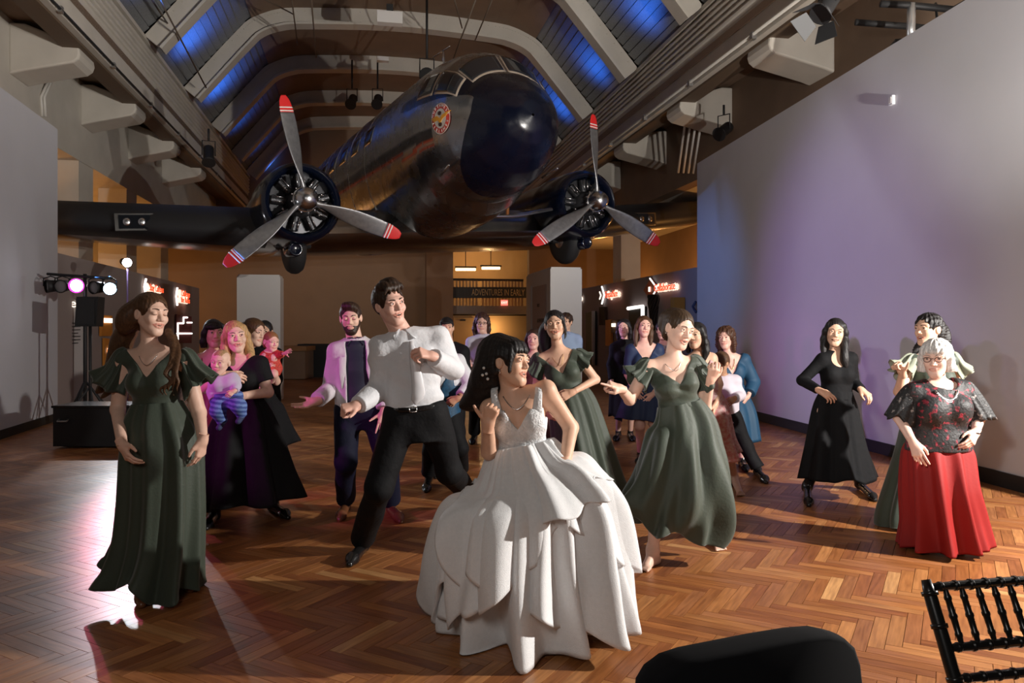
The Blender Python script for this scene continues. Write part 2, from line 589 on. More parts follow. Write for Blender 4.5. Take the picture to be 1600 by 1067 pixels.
# hall shell: outer walls with aisles
struct('wall_outer_left', MB().hbox(-10.2, -9.9, 2, 36, 0, 9), M_cream)
struct('wall_outer_right', MB().hbox(11.3, 11.6, 2, 36, 0, 9), M_brown)
struct('wall_back', MB().hbox(-10, 2.6, 33.5, 33.9, 0, 11.5), mat('back_brown', (.22, .15, .10), .8, noise=.06, nscale=1))
struct('column_back', MB().hbox(2.6, 3.75, 33.1, 33.9, 0, 5.6), M_brown)
struct('wall_back_right', MB().hbox(7.2, 11.3, 33.5, 33.9, 0, 11.5), M_brown)
struct('wall_back_upper', MB().hbox(2.6, 7.2, 33.5, 33.9, 5.6, 11.5), M_brown)
M_tan = mat('tan_plaster', (.55, .36, .18), .8, noise=.08, nscale=.8)
struct('wall_lobby', MB().hbox(2.6, 9, 39, 39.3, 0, 6.5), M_tan)
struct('wall_lobby_left', MB().hbox(3.4, 3.74, 33.95, 39, 0, 6.5), M_tan)
struct('floor_lobby', MB().hbox(2.6, 9, 36, 39.3, -.2, 0), M_dark)
struct('ceiling_lobby', MB().hbox(2.6, 9, 33.95, 39.3, 6.5, 6.7), M_brown)
struct('wall_lintel', MB().hbox(3.76, 7.19, 33.42, 33.7, 2.24, 2.60), mat('lintel_grey', (.20, .18, .18), .8))
struct('wall_door', MB().hbox(3.76, 8.5, 35.2, 35.4, 0, 2.2), M_tan)
struct('floor_mezzanine', MB().hbox(3.76, 8.5, 34.2, 39, 2.24, 2.5), M_dark)

# clerestory walls above the aisles (carry the corbels)
CL = struct('wall_upper_left', MB().hbox(-6.4, -6.05, 3, 33.5, 5.2, 6.95), M_cream)
CRt = struct('wall_upper_right', MB().hbox(7.95, 8.3, 3, 33.5, 5.2, 6.95), M_brown)  # brown puts the shade on this side into the wall colour
struct('ceiling_aisle_left', MB().hbox(-10, -4.75, 3, 33.5, 6.95, 7.1), M_brown)
struct('ceiling_aisle_right', MB().hbox(6.6, 11.4, 3, 33.5, 6.95, 7.1), M_brown)
struct('ceiling_soffit_left', MB().hbox(-9.9, -6.4, 8, 33.5, 5.2, 5.3), M_cream)
struct('ceiling_soffit_right', MB().hbox(8.3, 11.3, 8, 33.5, 5.2, 5.3), M_cream)

# long crane beams with ridged upper band
def crane_beam(name, x0, sx, label):
    """x0: nave face; sx: +1 the body lies towards +x"""
    t = thing(name, label, 'beam', HW(x0, 4, 6.5))
    o = HW(x0, 4, 6.5)
    mb = MB().hbox(*sorted((x0, x0 + sx * .42)), 4, 33.4, 6.75, 7.85)
    mb.hbox(*sorted((x0 - sx * .02, x0 + sx * .5)), 4, 33.4, 6.55, 6.75)
    mb.build('web', M_cream, t, o)
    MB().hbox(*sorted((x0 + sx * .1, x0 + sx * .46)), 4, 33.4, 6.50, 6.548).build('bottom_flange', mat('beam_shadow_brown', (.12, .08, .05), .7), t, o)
    for k in range(5):
        z = 7.22 + .125 * k
        mbk = MB()
        p = []
        for a in (0, 1, 2, 3, 4):
            an = math.pi * a / 4
            p.append((x0 - sx * .05 * math.sin(an), z + .05 - .05 * math.cos(an)))
        mbk.prism([HW(px, 4, pz) for px, pz in p], HW(0, 29.4, 0))
        auto_smooth(mbk.build('ridge', M_cream, t, o))
    MB().hbox(*sorted((x0 - sx * .07, x0 + sx * .45)), 4, 33.4, 7.86, 7.95).build('cap_rail', M_cream, t, o)
    return t
crane_beam('crane_beam', -4.75, -1, 'long cream beam with ridged upper band above the left wall')
crane_beam('crane_beam', 6.62, 1, 'long cream beam with ridged upper band above the right wall')

def corbel(y, xr, xt, label, n):
    sx = 1 if xt > xr else -1
    zt, zb = 6.88, 6.02
    prof = [(xr, zt), (xr + sx * .25, zt)]
    tip = [(xt - sx * .22, 6.62), (xt - sx * .10, 6.60), (xt - sx * .02, 6.52), (xt, 6.40), (xt - sx * .03, 6.31), (xt - sx * .12, 6.24)]
    prof += tip + [(xr + sx * .2, 6.04), (xr, 5.98)]
    mb = MB().prism([HW(a, y, b) for a, b in prof], HW(0, .78, 0))
    o = mb.build('corbel', M_cream, None, HW(xr, y, 6.02))
    bv = o.modifiers.new('bevel', 'BEVEL'); bv.width = .035; bv.segments = 2; bv.limit_method = 'ANGLE'; bv.angle_limit = .9
    tag(o, label, 'corbel', 'corbels under the left beam' if xr < 0 else 'corbels under the right beam')
ordn = ['nearest', 'second', 'third', 'fourth', 'fifth', 'farthest']
for k in range(5):
    corbel(11.7 + 3.4 * k - .4, -6.06, -4.92, '%s cream concrete corbel along the left beam' % ordn[k], k)
for k in range(5):
    corbel(8.2 + 3.75 * k, 7.96, 6.72, '%s cream concrete corbel along the right beam' % ordn[k], k)
# pilasters behind the corbels, carry them down to the floor
for k in range(5):
    if k != 1: struct('column_left' if k == 0 else 'column_left.%03d' % k, MB().hbox(-6.75, -6.07, 11.25 + 3.4 * k, 12.15 + 3.4 * k, 0, 5.98), M_cream)
    if k != 3: struct('column_right' if k == 0 else 'column_right.%03d' % k, MB().hbox(7.96, 8.6, 8.2 + 3.75 * k, 9.0 + 3.75 * k, 0, 5.98), M_cream)

# roof ribs
XL, XR = -4.75, 6.62
RIB = [(XL, 7.95), (-4.72, 7.97), (-3.45, 9.5), (-3.0, 9.95), (-2.4, 10.22), (-1.6, 10.34), (.93, 10.46), (3.46, 10.34), (4.25, 10.22), (4.85, 9.95), (5.3, 9.5), (6.59, 7.97), (XR, 7.95)]
def rib(y, label):
    out = spline(RIB[1:-1], 40)
    cen = A(.93, 7.2)
    t = thing('roof_rib', label, 'roof rib', HW(XL, y, 7.95), 'arched roof ribs')
    o = HW(XL, y, 7.95)
    def offs(d):
        r = []
        for i, p in enumerate(out):
            tg = nrm(out[min(i + 1, len(out) - 1)] - out[max(i - 1, 0)])
            nn = A(tg[1], -tg[0])
            r.append(p + nn * d)
        return r
    inn = offs(.46)
    V = []; Fc = []
    for yy in (y - .05, y + .05):
        for a, b in zip(out, inn):
            V += [HW(a[0], yy, a[1]), HW(b[0], yy, b[1])]
    n = len(out); m2 = 2 * n
    for i in range(n - 1):
        Fc.append((2 * i, 2 * i + 2, 2 * i + 3, 2 * i + 1)); Fc.append((m2 + 2 * i + 1, m2 + 2 * i + 3, m2 + 2 * i + 2, m2 + 2 * i))
    mk('web', V, Fc, M_cream, t, o, False)
    V = []; Fc = []
    i0, i1 = offs(.44), offs(.50)
    for a, b in zip(i0, i1):
        V += [HW(a[0], y - .2, a[1]), HW(a[0], y + .2, a[1]), HW(b[0], y + .2, b[1]), HW(b[0], y - .2, b[1])]
    for i in range(n - 1):
        for q in range(4):
            Fc.append((4 * i + q, 4 * i + (q + 1) % 4, 4 * i + 4 + (q + 1) % 4, 4 * i + 4 + q))
    mk('flange', V, Fc, M_cream, t, o, False)
    mb = MB()
    for dd in (.38, .10):
        rv = offs(dd)
        for i in range(1, n - 1):
            for f in (0, .5):
                p = rv[i] * (1 - f) + rv[i + 1] * f
                c = HW(p[0], y - .052, p[1])
                mb.lathe(c, HW(0, -1), [(.016, 0), (.012, .012), (.003, .016)], 6)
    r_ = mb.build('rivets', M_cream, t, o); r_['kind'] = 'stuff'
RY = [10.6, 14.3, 18.0, 21.7, 25.4, 29.1, 32.6]
for k, y in enumerate(RY):
    rib(y, '%s cream riveted roof rib arching over the hall' % (['nearest', 'second', 'third', 'fourth', 'fifth', 'sixth', 'farthest'][k]))
# roof skin: sloped louvre panels and flat boards between the ribs
edges = [4.0] + RY + [33.4]
for k in range(len(edges) - 1):
    y0, y1 = edges[k] + .06, edges[k + 1] - .06
    for sx, nm in ((0, 'left'), (1, 'right')):
        a, b = ((XL + .0, 7.97), (-3.0, 10.0)) if sx == 0 else ((XR, 7.97), (4.85, 10.0))
        pan = MB(); d = A(b[0] - a[0], b[1] - a[1]); ln = np.linalg.norm(d); d /= ln; nn = A(-d[1], d[0]) * (1 if sx == 0 else -1)
        o0 = HW(a[0], y0, a[1])
        root = None
        N = 12
        for i in range(N):
            s0 = ln * i / N; s1 = ln * (i + .93) / N
            p0 = A(*a) + d * s0 + nn * .03; p1 = A(*a) + d * s1
            q = MB().hexa([HW(p0[0], y0, p0[1]), HW(p1[0], y0, p1[1]), HW(p1[0], y1, p1[1]), HW(p0[0], y1, p0[1])] + [HW(p[0] + nn[0] * .02, yy, p[1] + nn[1] * .02) for p, yy in ((p0, y0), (p1, y0), (p1, y1), (p0, y1))])
            if root is None:
                root = MB().hexa([HW(a[0] + nn[0] * .08, y0, a[1] + nn[1] * .08), HW(b[0] + nn[0] * .08, y0, b[1] + nn[1] * .08), HW(b[0] + nn[0] * .08, y1, b[1] + nn[1] * .08), HW(a[0] + nn[0] * .08, y1, a[1] + nn[1] * .08)] +
                                 [HW(p[0] + nn[0] * .12, yy, p[1] + nn[1] * .12) for p, yy in ((a, y0), (b, y0), (b, y1), (a, y1))]).build('window_%s_%d' % (nm, k + 1), M_dark)
                root['kind'] = 'structure'
            q.build('slat', M_slate, root)
    arc = spline(RIB[3:10], 14)
    V = []; Fc = []
    for p in arc:
        V += [HW(p[0], y0, p[1] + .0), HW(p[0], y1, p[1] + .0), HW(p[0], y1, p[1] + .1), HW(p[0], y0, p[1] + .1)]
    for i in range(len(arc) - 1):
        for q in range(4): Fc.append((4 * i + q, 4 * i + (q + 1) % 4, 4 * i + 4 + (q + 1) % 4, 4 * i + 4 + q))
    o = mk('ceiling' if k == 0 else 'ceiling.%03d' % k, V, Fc, M_brown, None, None, False); o['kind'] = 'structure'
    if k >= 2:
        for xx, x2, pw in ((-3.7, -4.2, 130), (5.6, 6.1, 90)):
            light('louvre_lamp', 'SPOT', HW(xx, (y0 + y1) / 2, 8.0), pw if k < 5 else pw * .35, (.035, .20, 1), .15, target=HW(x2, (y0 + y1) / 2, 8.95), cone=125, blend=1)
# ------------------------------------------------------------------ the airliner
HLp, HRp = P(478, 311, 12.96), P(933, 314, 15.56)
pr_ = nrm(HRp - HLp); pf_ = nrm(np.cross(pr_, A(0, 0, 1))); pu_ = np.cross(pf_, pr_)
PO = (HLp + HRp) / 2; EB = np.linalg.norm(HRp - HLp) / 2
PLN = thing('airliner', 'silver twin-propeller airliner with dark blue nose hanging over the dance floor', 'airplane', PO)
PLN.matrix_world = Matrix(((pf_[0], pr_[0], pu_[0], PO[0]), (pf_[1], pr_[1], pu_[1], PO[1]), (pf_[2], pr_[2], pu_[2], PO[2]), (0, 0, 0, 1)))
# NB local axes: x forward, y towards the photo's right, z up
def plane_mat(name, rough=.22):
    m = bpy.data.materials.new(name); m.use_nodes = True
    nt = m.node_tree; b = nt.nodes['Principled BSDF']; L = nt.links.new
    a = nt.nodes.new('ShaderNodeAttribute'); a.attribute_name = 'Col'
    g = nt.nodes.new('ShaderNodeAttribute'); g.attribute_name = 'Bnd'
    gt = nt.nodes.new('ShaderNodeMath'); gt.operation = 'GREATER_THAN'; gt.inputs[1].default_value = 0
    L(g.outputs['Fac'], gt.inputs[0])
    mx = nt.nodes.new('ShaderNodeMix'); mx.data_type = 'RGBA'; L(gt.outputs[0], mx.inputs[0]); L(a.outputs['Color'], mx.inputs[6]); mx.inputs[7].default_value = (.0014, .0026, .009, 1)
    mm = nt.nodes.new('ShaderNodeMix'); mm.data_type = 'FLOAT'; L(gt.outputs[0], mm.inputs[0]); L(a.outputs['Alpha'], mm.inputs[2]); mm.inputs[3].default_value = 0
    L(mx.outputs[2], b.inputs['Base Color']); L(mm.outputs[0], b.inputs['Metallic'])
    tc = nt.nodes.new('ShaderNodeTexCoord'); n = nt.nodes.new('ShaderNodeTexNoise'); n.inputs['Scale'].default_value = 3.5; n.inputs['Detail'].default_value = 3
    L(tc.outputs['Object'], n.inputs['Vector'])
    mr = nt.nodes.new('ShaderNodeMapRange'); mr.inputs[3].default_value = rough * .55; mr.inputs[4].default_value = rough * 1.4
    L(n.outputs['Fac'], mr.inputs[0]); L(mr.outputs[0], b.inputs['Roughness'])
    bp = nt.nodes.new('ShaderNodeBump'); bp.inputs['Strength'].default_value = .12; bp.inputs['Distance'].default_value = .05
    L(n.outputs['Fac'], bp.inputs['Height']); L(bp.outputs['Normal'], b.inputs['Normal'])
    return m
M_fus = plane_mat('airliner_skin', .27)
M_blue = mat('navy_gloss', (.002, .004, .012), .2, coat=.2)
M_alu = mat('polished_aluminium', (.55, .55, .56), .25, metal=1., noise=.1, nscale=4)
M_blade = mat('blade_grey', (.30, .30, .31), .38, metal=.75, noise=.15, nscale=12)
M_red = mat('tip_red', (.62, .02, .02), .45)
M_rubber = mat('tyre_rubber', (.015, .015, .016), .7)
M_glass = mat('cockpit_glass', (.012, .014, .018), .06, spec=.8)
M_iron = mat('engine_iron', (.06, .06, .065), .4, metal=.7)

SEC = [  # x, centre z, half width, up, down
    (2.32, .36, .02, .02, .02), (2.27, .36, .24, .24, .24), (2.15, .37, .42, .41, .42), (1.95, .39, .62, .58, .63), (1.68, .42, .82, .75, .83),
    (1.55, .43, .87, .81, .89), (1.25, .45, 1.0, 1.13, 1.02), (.95, .47, 1.07, 1.26, 1.10), (.75, .48, 1.10, 1.31, 1.14), (.45, .50, 1.14, 1.34, 1.20), (.15, .50, 1.17, 1.38, 1.4), (-.3, .50, 1.2, 1.40, 1.5),
    (-1.2, .50, 1.22, 1.40, 1.6), (-4, .50, 1.24, 1.40, 1.6), (-7, .5, 1.24, 1.40, 1.5), (-10, .6, 1.1, 1.25, 1.15), (-13, .85, .7, .85, .75), (-15.5, 1.1, .3, .4, .35)]
_sx = np.array([q[0] for q in SEC])[::-1]; _sv = np.array([q[1:] for q in SEC])[::-1]
DX, DZ = .48, .52
def sec(x):
    return [np.interp(x, _sx, _sv[:, i]) for i in range(4)]
def fus(x, th, off=0.):
    cz, w, up, dn = sec(x)
    s_, c_ = math.sin(th), math.cos(th)
    # th=0 up; positive towards the photo's left
    h = up if c_ > 0 else dn
    p = 2.15
    k = (abs(s_) ** p + abs(c_) ** p) ** (-1 / p)
    return A(x + DX, -s_ * k * (w + off), cz + DZ + c_ * k * (h + off))
xs_ = np.concatenate([2.32 - .55 * (np.linspace(0, 1, 22) ** 2), np.linspace(1.75, -3, 150), np.linspace(-3.1, -15.5, 40)])
nth = 168
V, CLR, BND = [], [], []
BL, SV_, RD, DK = (.004, .009, .034, 0), (.33, .33, .34, 1), (.45, .07, .03, .3), (.02, .02, .03, .4)
for x in xs_:
    for k in range(nth):
        th = 2 * math.pi * k / nth
        p = fus(x, th)
        V.append(p)
        z = p[2] - DZ
        xb = 1.74 - .75 * max(.55 - z, 0) ** 1.5
        if z > .74: xb = 1.72 - 2.2 * min((z - .74) / .24, 1) ** 2.2
        side = abs(math.sin(th))
        c = SV_
        BND.append(max(min(x - xb, (1.16 - z)), x - 2.0))
        if x < .85 and x > -14 and c is SV_:
            if .16 < z < .20 or .235 < z < .275: c = RD
            elif .30 < z < .47: c = DK
        CLR.append(c)
n = len(xs_)
Fq = np.array([(i * nth + k, (i + 1) * nth + k, (i + 1) * nth + (k + 1) % nth, i * nth + (k + 1) % nth) for i in range(n - 1) for k in range(nth)])
fo = mk('fuselage', V, Fq, M_fus, PLN)
bt = fo.data.attributes.new('Bnd', 'FLOAT', 'POINT'); bt.data.foreach_set('value', np.array(BND, np.float32))
at = fo.data.color_attributes.new('Col', 'FLOAT_COLOR', 'POINT'); at.data.foreach_set('color', np.array(CLR, np.float32).ravel())

def patch(name, x0, x1, t0, t1, off, m, parent, n1=8, n2=8, thick=.012, skew=0.):
    """panel on the fuselage between stations x0..x1 (at angles t0..t1)"""
    V = []
    for o_ in (off, off - thick):
        for i in range(n1 + 1):
            for j in range(n2 + 1):
                th = t0 + (t1 - t0) * j / n2
                x = x0 + (x1 - x0) * i / n1 + skew * (j / n2 - .5)
                V.append(fus(x, th, o_))
    q = (n1 + 1) * (n2 + 1); Fc = []
    for i in range(n1):
        for j in range(n2):
            a = i * (n2 + 1) + j
            Fc.append((a, a + 1, a + n2 + 2, a + n2 + 1)); Fc.append((q + a, q + a + n2 + 1, q + a + n2 + 2, q + a + 1))
    for i in range(n1):
        a = i * (n2 + 1); b = a + n2 + 1
        Fc.append((a, b, q + b, q + a)); a += n2; b += n2; Fc.append((b, a, q + a, q + b))
    for j in range(n2):
        a = j; Fc.append((a + 1, a, q + a, q + a + 1)); a = n1 * (n2 + 1) + j; Fc.append((a, a + 1, q + a + 1, q + a))
    return mk(name, V, Fc, m, parent)
M_frame = mat('window_frame_metal', (.52, .44, .36), .35, metal=.6)
rd = math.radians
for sg in (1, -1):
    for (x0, x1, t0, t1) in ((1.53, 1.24, 3, 43), (1.40, .88, 47, 65), (.76, .26, 48, 65)):
        fr = patch('window_frame', x0 + .03, x1 - .03, sg * rd(t0 - 1.6), sg * rd(t1 + 1.6), .006, M_frame, PLN)
        patch('cockpit_pane', x0, x1, sg * rd(t0), sg * rd(t1), .014, M_glass, fr)
    for k in range(6):
        x0 = -2.2 - 1.0 * k
        fr = patch('window_frame', x0 + .03, x0 - .53, sg * rd(60), sg * rd(75), .006, M_alu, PLN, 4, 4)
        patch('cabin_pane', x0, x0 - .5, sg * rd(61), sg * rd(74), .012, M_glass, fr, 4, 4)
# panel seams: raised strips round and along the body
for k in range(8):
    x = -2.6 - 1.25 * k
    mb = MB(); pts = [fus(x, 2 * math.pi * q / 60, .004) for q in range(61)]
    mb.tube(pts, .006, 5).build('panel_seam', M_alu, PLN, smooth=True)
# antenna mast on the cockpit roof, loop and lights
mb = MB().tube([A(.0, -.25, 2.34), A(.02, -.25, 2.74)], .022, 8).tube([A(.35, -.25, 2.70), A(-.55, -.25, 2.76)], .012, 6); mb.build('antenna_mast', M_alu, PLN, smooth=True)
for yy in (-.98, .94):
    MB().tube([A(1.3, yy, .2), A(1.8, yy * 1.04, .28)], .02, 6).build('pitot_tube', M_alu, PLN, smooth=True)
# added tubes standing in for reflections between belly and right wing root
def to_local(p): return np.array([(p - PO) @ pf_, (p - PO) @ pr_, (p - PO) @ pu_])
M_refl = mat('orange_reflection', (.50, .20, .07), .35, metal=.8)
for (u, v0, v1, d) in ((772, 283, 332, 14.2), (793, 276, 336, 14.4)):
    MB().tube([to_local(P(u, v0, d)), to_local(P(u, v1, d))], .035, 8).build('reflection_rod', M_refl, PLN, smooth=True)
MB().tube([to_local(P(736, 333, 14.0)), to_local(P(752, 338, 14.1)), to_local(P(800, 338, 14.4)), to_local(P(862, 327, 15.0))], .035, 8).build('reflection_strip', M_alu, PLN, smooth=True)
MB().tube([to_local(P(736, 331, 14.0)), to_local(P(772, 300, 14.2)), to_local(P(806, 270, 14.2))], .025, 8).build('reflection_bar', M_refl, PLN, smooth=True)
# emblem on the photo's left flank of the nose
ec_x, ec_t = 1.12, math.radians(86)
e0 = fus(ec_x, ec_t); e_x = nrm(fus(ec_x + .05, ec_t) - fus(ec_x - .05, ec_t)); e_t = nrm(fus(ec_x, ec_t - .04) - fus(ec_x, ec_t + .04)); e_n = nrm(np.cross(e_x, e_t))
if e_n[1] > 0: e_n = -e_n
ER = .25
def skin_at(q, off):
    cz, w, up, dn = sec(q[0] - DX); cz += DZ; h = up if q[2] > cz else dn
    return A(q[0], -w * max(1 - abs((q[2] - cz) / h) ** 2.15, .05) ** (1 / 2.15) - off, q[2])
def disc(name, r0, r1, off, m, parent=None):
    V, Fc = [], []
    N = 40
    for r in (r0, r1):
        for k in range(N):
            a = 2 * math.pi * k / N
            q = e0 + e_x * r * math.cos(a) + e_t * r * math.sin(a) * 1.0
            # drop on to the curved skin
            V.append(skin_at(q, off))
    for k in range(N): Fc.append((k, (k + 1) % N, N + (k + 1) % N, N + k))
    return mk(name, V, Fc, m, parent or PLN)
M_er, M_ew, M_eo = mat('emblem_red', (.60, .05, .03), .4), mat('emblem_white', (.75, .72, .66), .4), mat('emblem_orange', (.85, .38, .03), .4)
emb = disc('emblem', .155, ER, .012, M_er)
disc('white_disc', .0, .16, .013, M_ew, emb)
disc('white_rim', ER - .012, ER, .016, M_ew, emb)
def eskin(u_, v_, off):
    q = e0 + e_x * u_ + e_t * v_
    return skin_at(q, off)
pl = [(a_ * .82, b_ * .82) for a_, b_ in [(-.31, .02), (-.20, -.05), (-.08, -.03), (0, -.09), (.08, -.02), (.20, .03), (.31, .12), (.20, .10), (.08, .06), (0, .0), (-.1, .06), (-.2, .04)]]
nb = len(pl)
Vb = [eskin(a, b, .018) for a, b in pl] + [eskin(a, b, .008) for a, b in pl]
mk('gold_wing', Vb, [tuple(range(nb)), tuple(range(nb, 2 * nb))[::-1]] + [(i, (i + 1) % nb, nb + (i + 1) % nb, nb + i) for i in range(nb)], M_eo, emb, None, False)
for (a, b) in ((-.01, .085), (.0, -.095)):
    Vd = [eskin(a + .05 * math.cos(t_), b + .035 * math.sin(t_), .017) for t_ in np.linspace(0, 6.28, 12, endpoint=False)]
    mk('dark_mark', Vd + [v + A(0, .006, 0) for v in Vd], [tuple(range(12)), tuple(range(12, 24))[::-1]] + [(i, (i + 1) % 12, 12 + (i + 1) % 12, 12 + i) for i in range(12)], mat('emblem_dark', (.06, .02, .01), .5), emb, None, False)
def ringtext(s_, r, a0, a1, size, flip=False):
    for i, ch in enumerate(s_):
        a = a0 + (a1 - a0) * i / (len(s_) - 1)
        x_, y_ = r * math.cos(a), r * math.sin(a)
        c = eskin(x_, y_, .02)
        rad = nrm(e_x * math.cos(a) + e_t * math.sin(a)); tan = nrm(e_x * math.sin(a) - e_t * math.cos(a))
        if flip: rad, tan = -rad, -tan
        text(ch, 'letter', c, tan, rad, size, M_ew, emb, None, .002, 'CENTER')
ringtext('NORTHWEST', .205, rd(165), rd(15), .066)
ringtext('AIRLINES', .205, rd(198), rd(342), .066, True)

# wings
def wing(name, y0, y1, x0, x1, ch0, ch1, z0, z1, m):
    af = [(0, 0), (.012, .035), (.05, .068), (.12, .092), (.25, .108), (.4, .105), (.6, .08), (.8, .045), (1, .004), (1, -.004), (.8, -.02), (.6, -.036), (.4, -.048), (.25, -.052), (.12, -.048), (.05, -.036), (.012, -.02)]
    N = 9; V = []; na = len(af)
    for i in range(N):
        f = i / (N - 1); y = y0 + (y1 - y0) * f; c = ch0 + (ch1 - ch0) * f
        for a, b in af:
            V.append(A(x0 + (x1 - x0) * f - a * c, y, z0 + (z1 - z0) * f + b * c * 1.25))
    Fc = [(i * na + k, i * na + (k + 1) % na, (i + 1) * na + (k + 1) % na, (i + 1) * na + k) for i in range(N - 1) for k in range(na)]
    Fc += [tuple(range(na)), tuple((N - 1) * na + k for k in range(na))[::-1]]
    return auto_smooth(mk(name, V, Fc, m, PLN), .7)
M_wing = mat('wing_metal', (.30, .29, .28), .22, metal=1., noise=.12, nscale=3, bump=.1, bscale=3)
M_boot = mat('deicing_boot', (.012, .012, .014), .5)
wing('wing_centre', -EB - .2, EB + .2, -1.25, -1.25, 4.4, 4.4, -.45, -.45, M_wing)
for sg, yl, nm in ((-1, 5.2, 'left'), (1, 6.6, 'right')):
    w = wing('wing_outer', sg * (EB + .2), sg * (EB + .2 + yl), -1.3, -1.3 - .275 * yl, 4.3, 3.0, -.40, -.40 + .10 * yl, M_wing)
    N = 10; V = []; Fc = []
    pf = [(.10, -.047), (.05, -.040), (.012, -.024), (-.004, 0), (.012, .040), (.05, .073), (.10, .092)]
    for i in range(N):
        f = i / (N - 1); y = sg * (EB + .45 + (yl - .3) * f); c = 4.3 - 1.3 * f
        for a, b in pf: V.append(A(-1.3 - .275 * yl * f - a * c, y, -.40 + .10 * yl * f + b * c * 1.25))
    m_ = len(pf)
    for i in range(N - 1):
        for k in range(m_ - 1): Fc.append((i * m_ + k, i * m_ + k + 1, (i + 1) * m_ + k + 1, (i + 1) * m_ + k))
    mk('deicing_boot', V, Fc, M_boot, w)
    # landing lamp set in the leading edge
    y = sg * (EB + 2.6); x = -1.3 - .275 * 2.4; c0 = A(x + .01, y, -.40 + .24 + .03)
    lm = MB().box(c0, A(.1, 0, 0), A(0, 1, 0), A(0, 0, 1), .10, .62, .30).build('lamp_bay', M_wing, w)
    MB().box(c0 + A(.03, 0, 0), A(1, 0, 0), A(0, 1, 0), A(0, 0, 1), .09, .50, .24).build('lamp_glass', M_glass, lm)
    for dy in (-.12, .12): MB().ball(c0 + A(.075, dy, 0), (.02, .07, .07)).build('lamp_bulb', M_alu, lm, smooth=True)

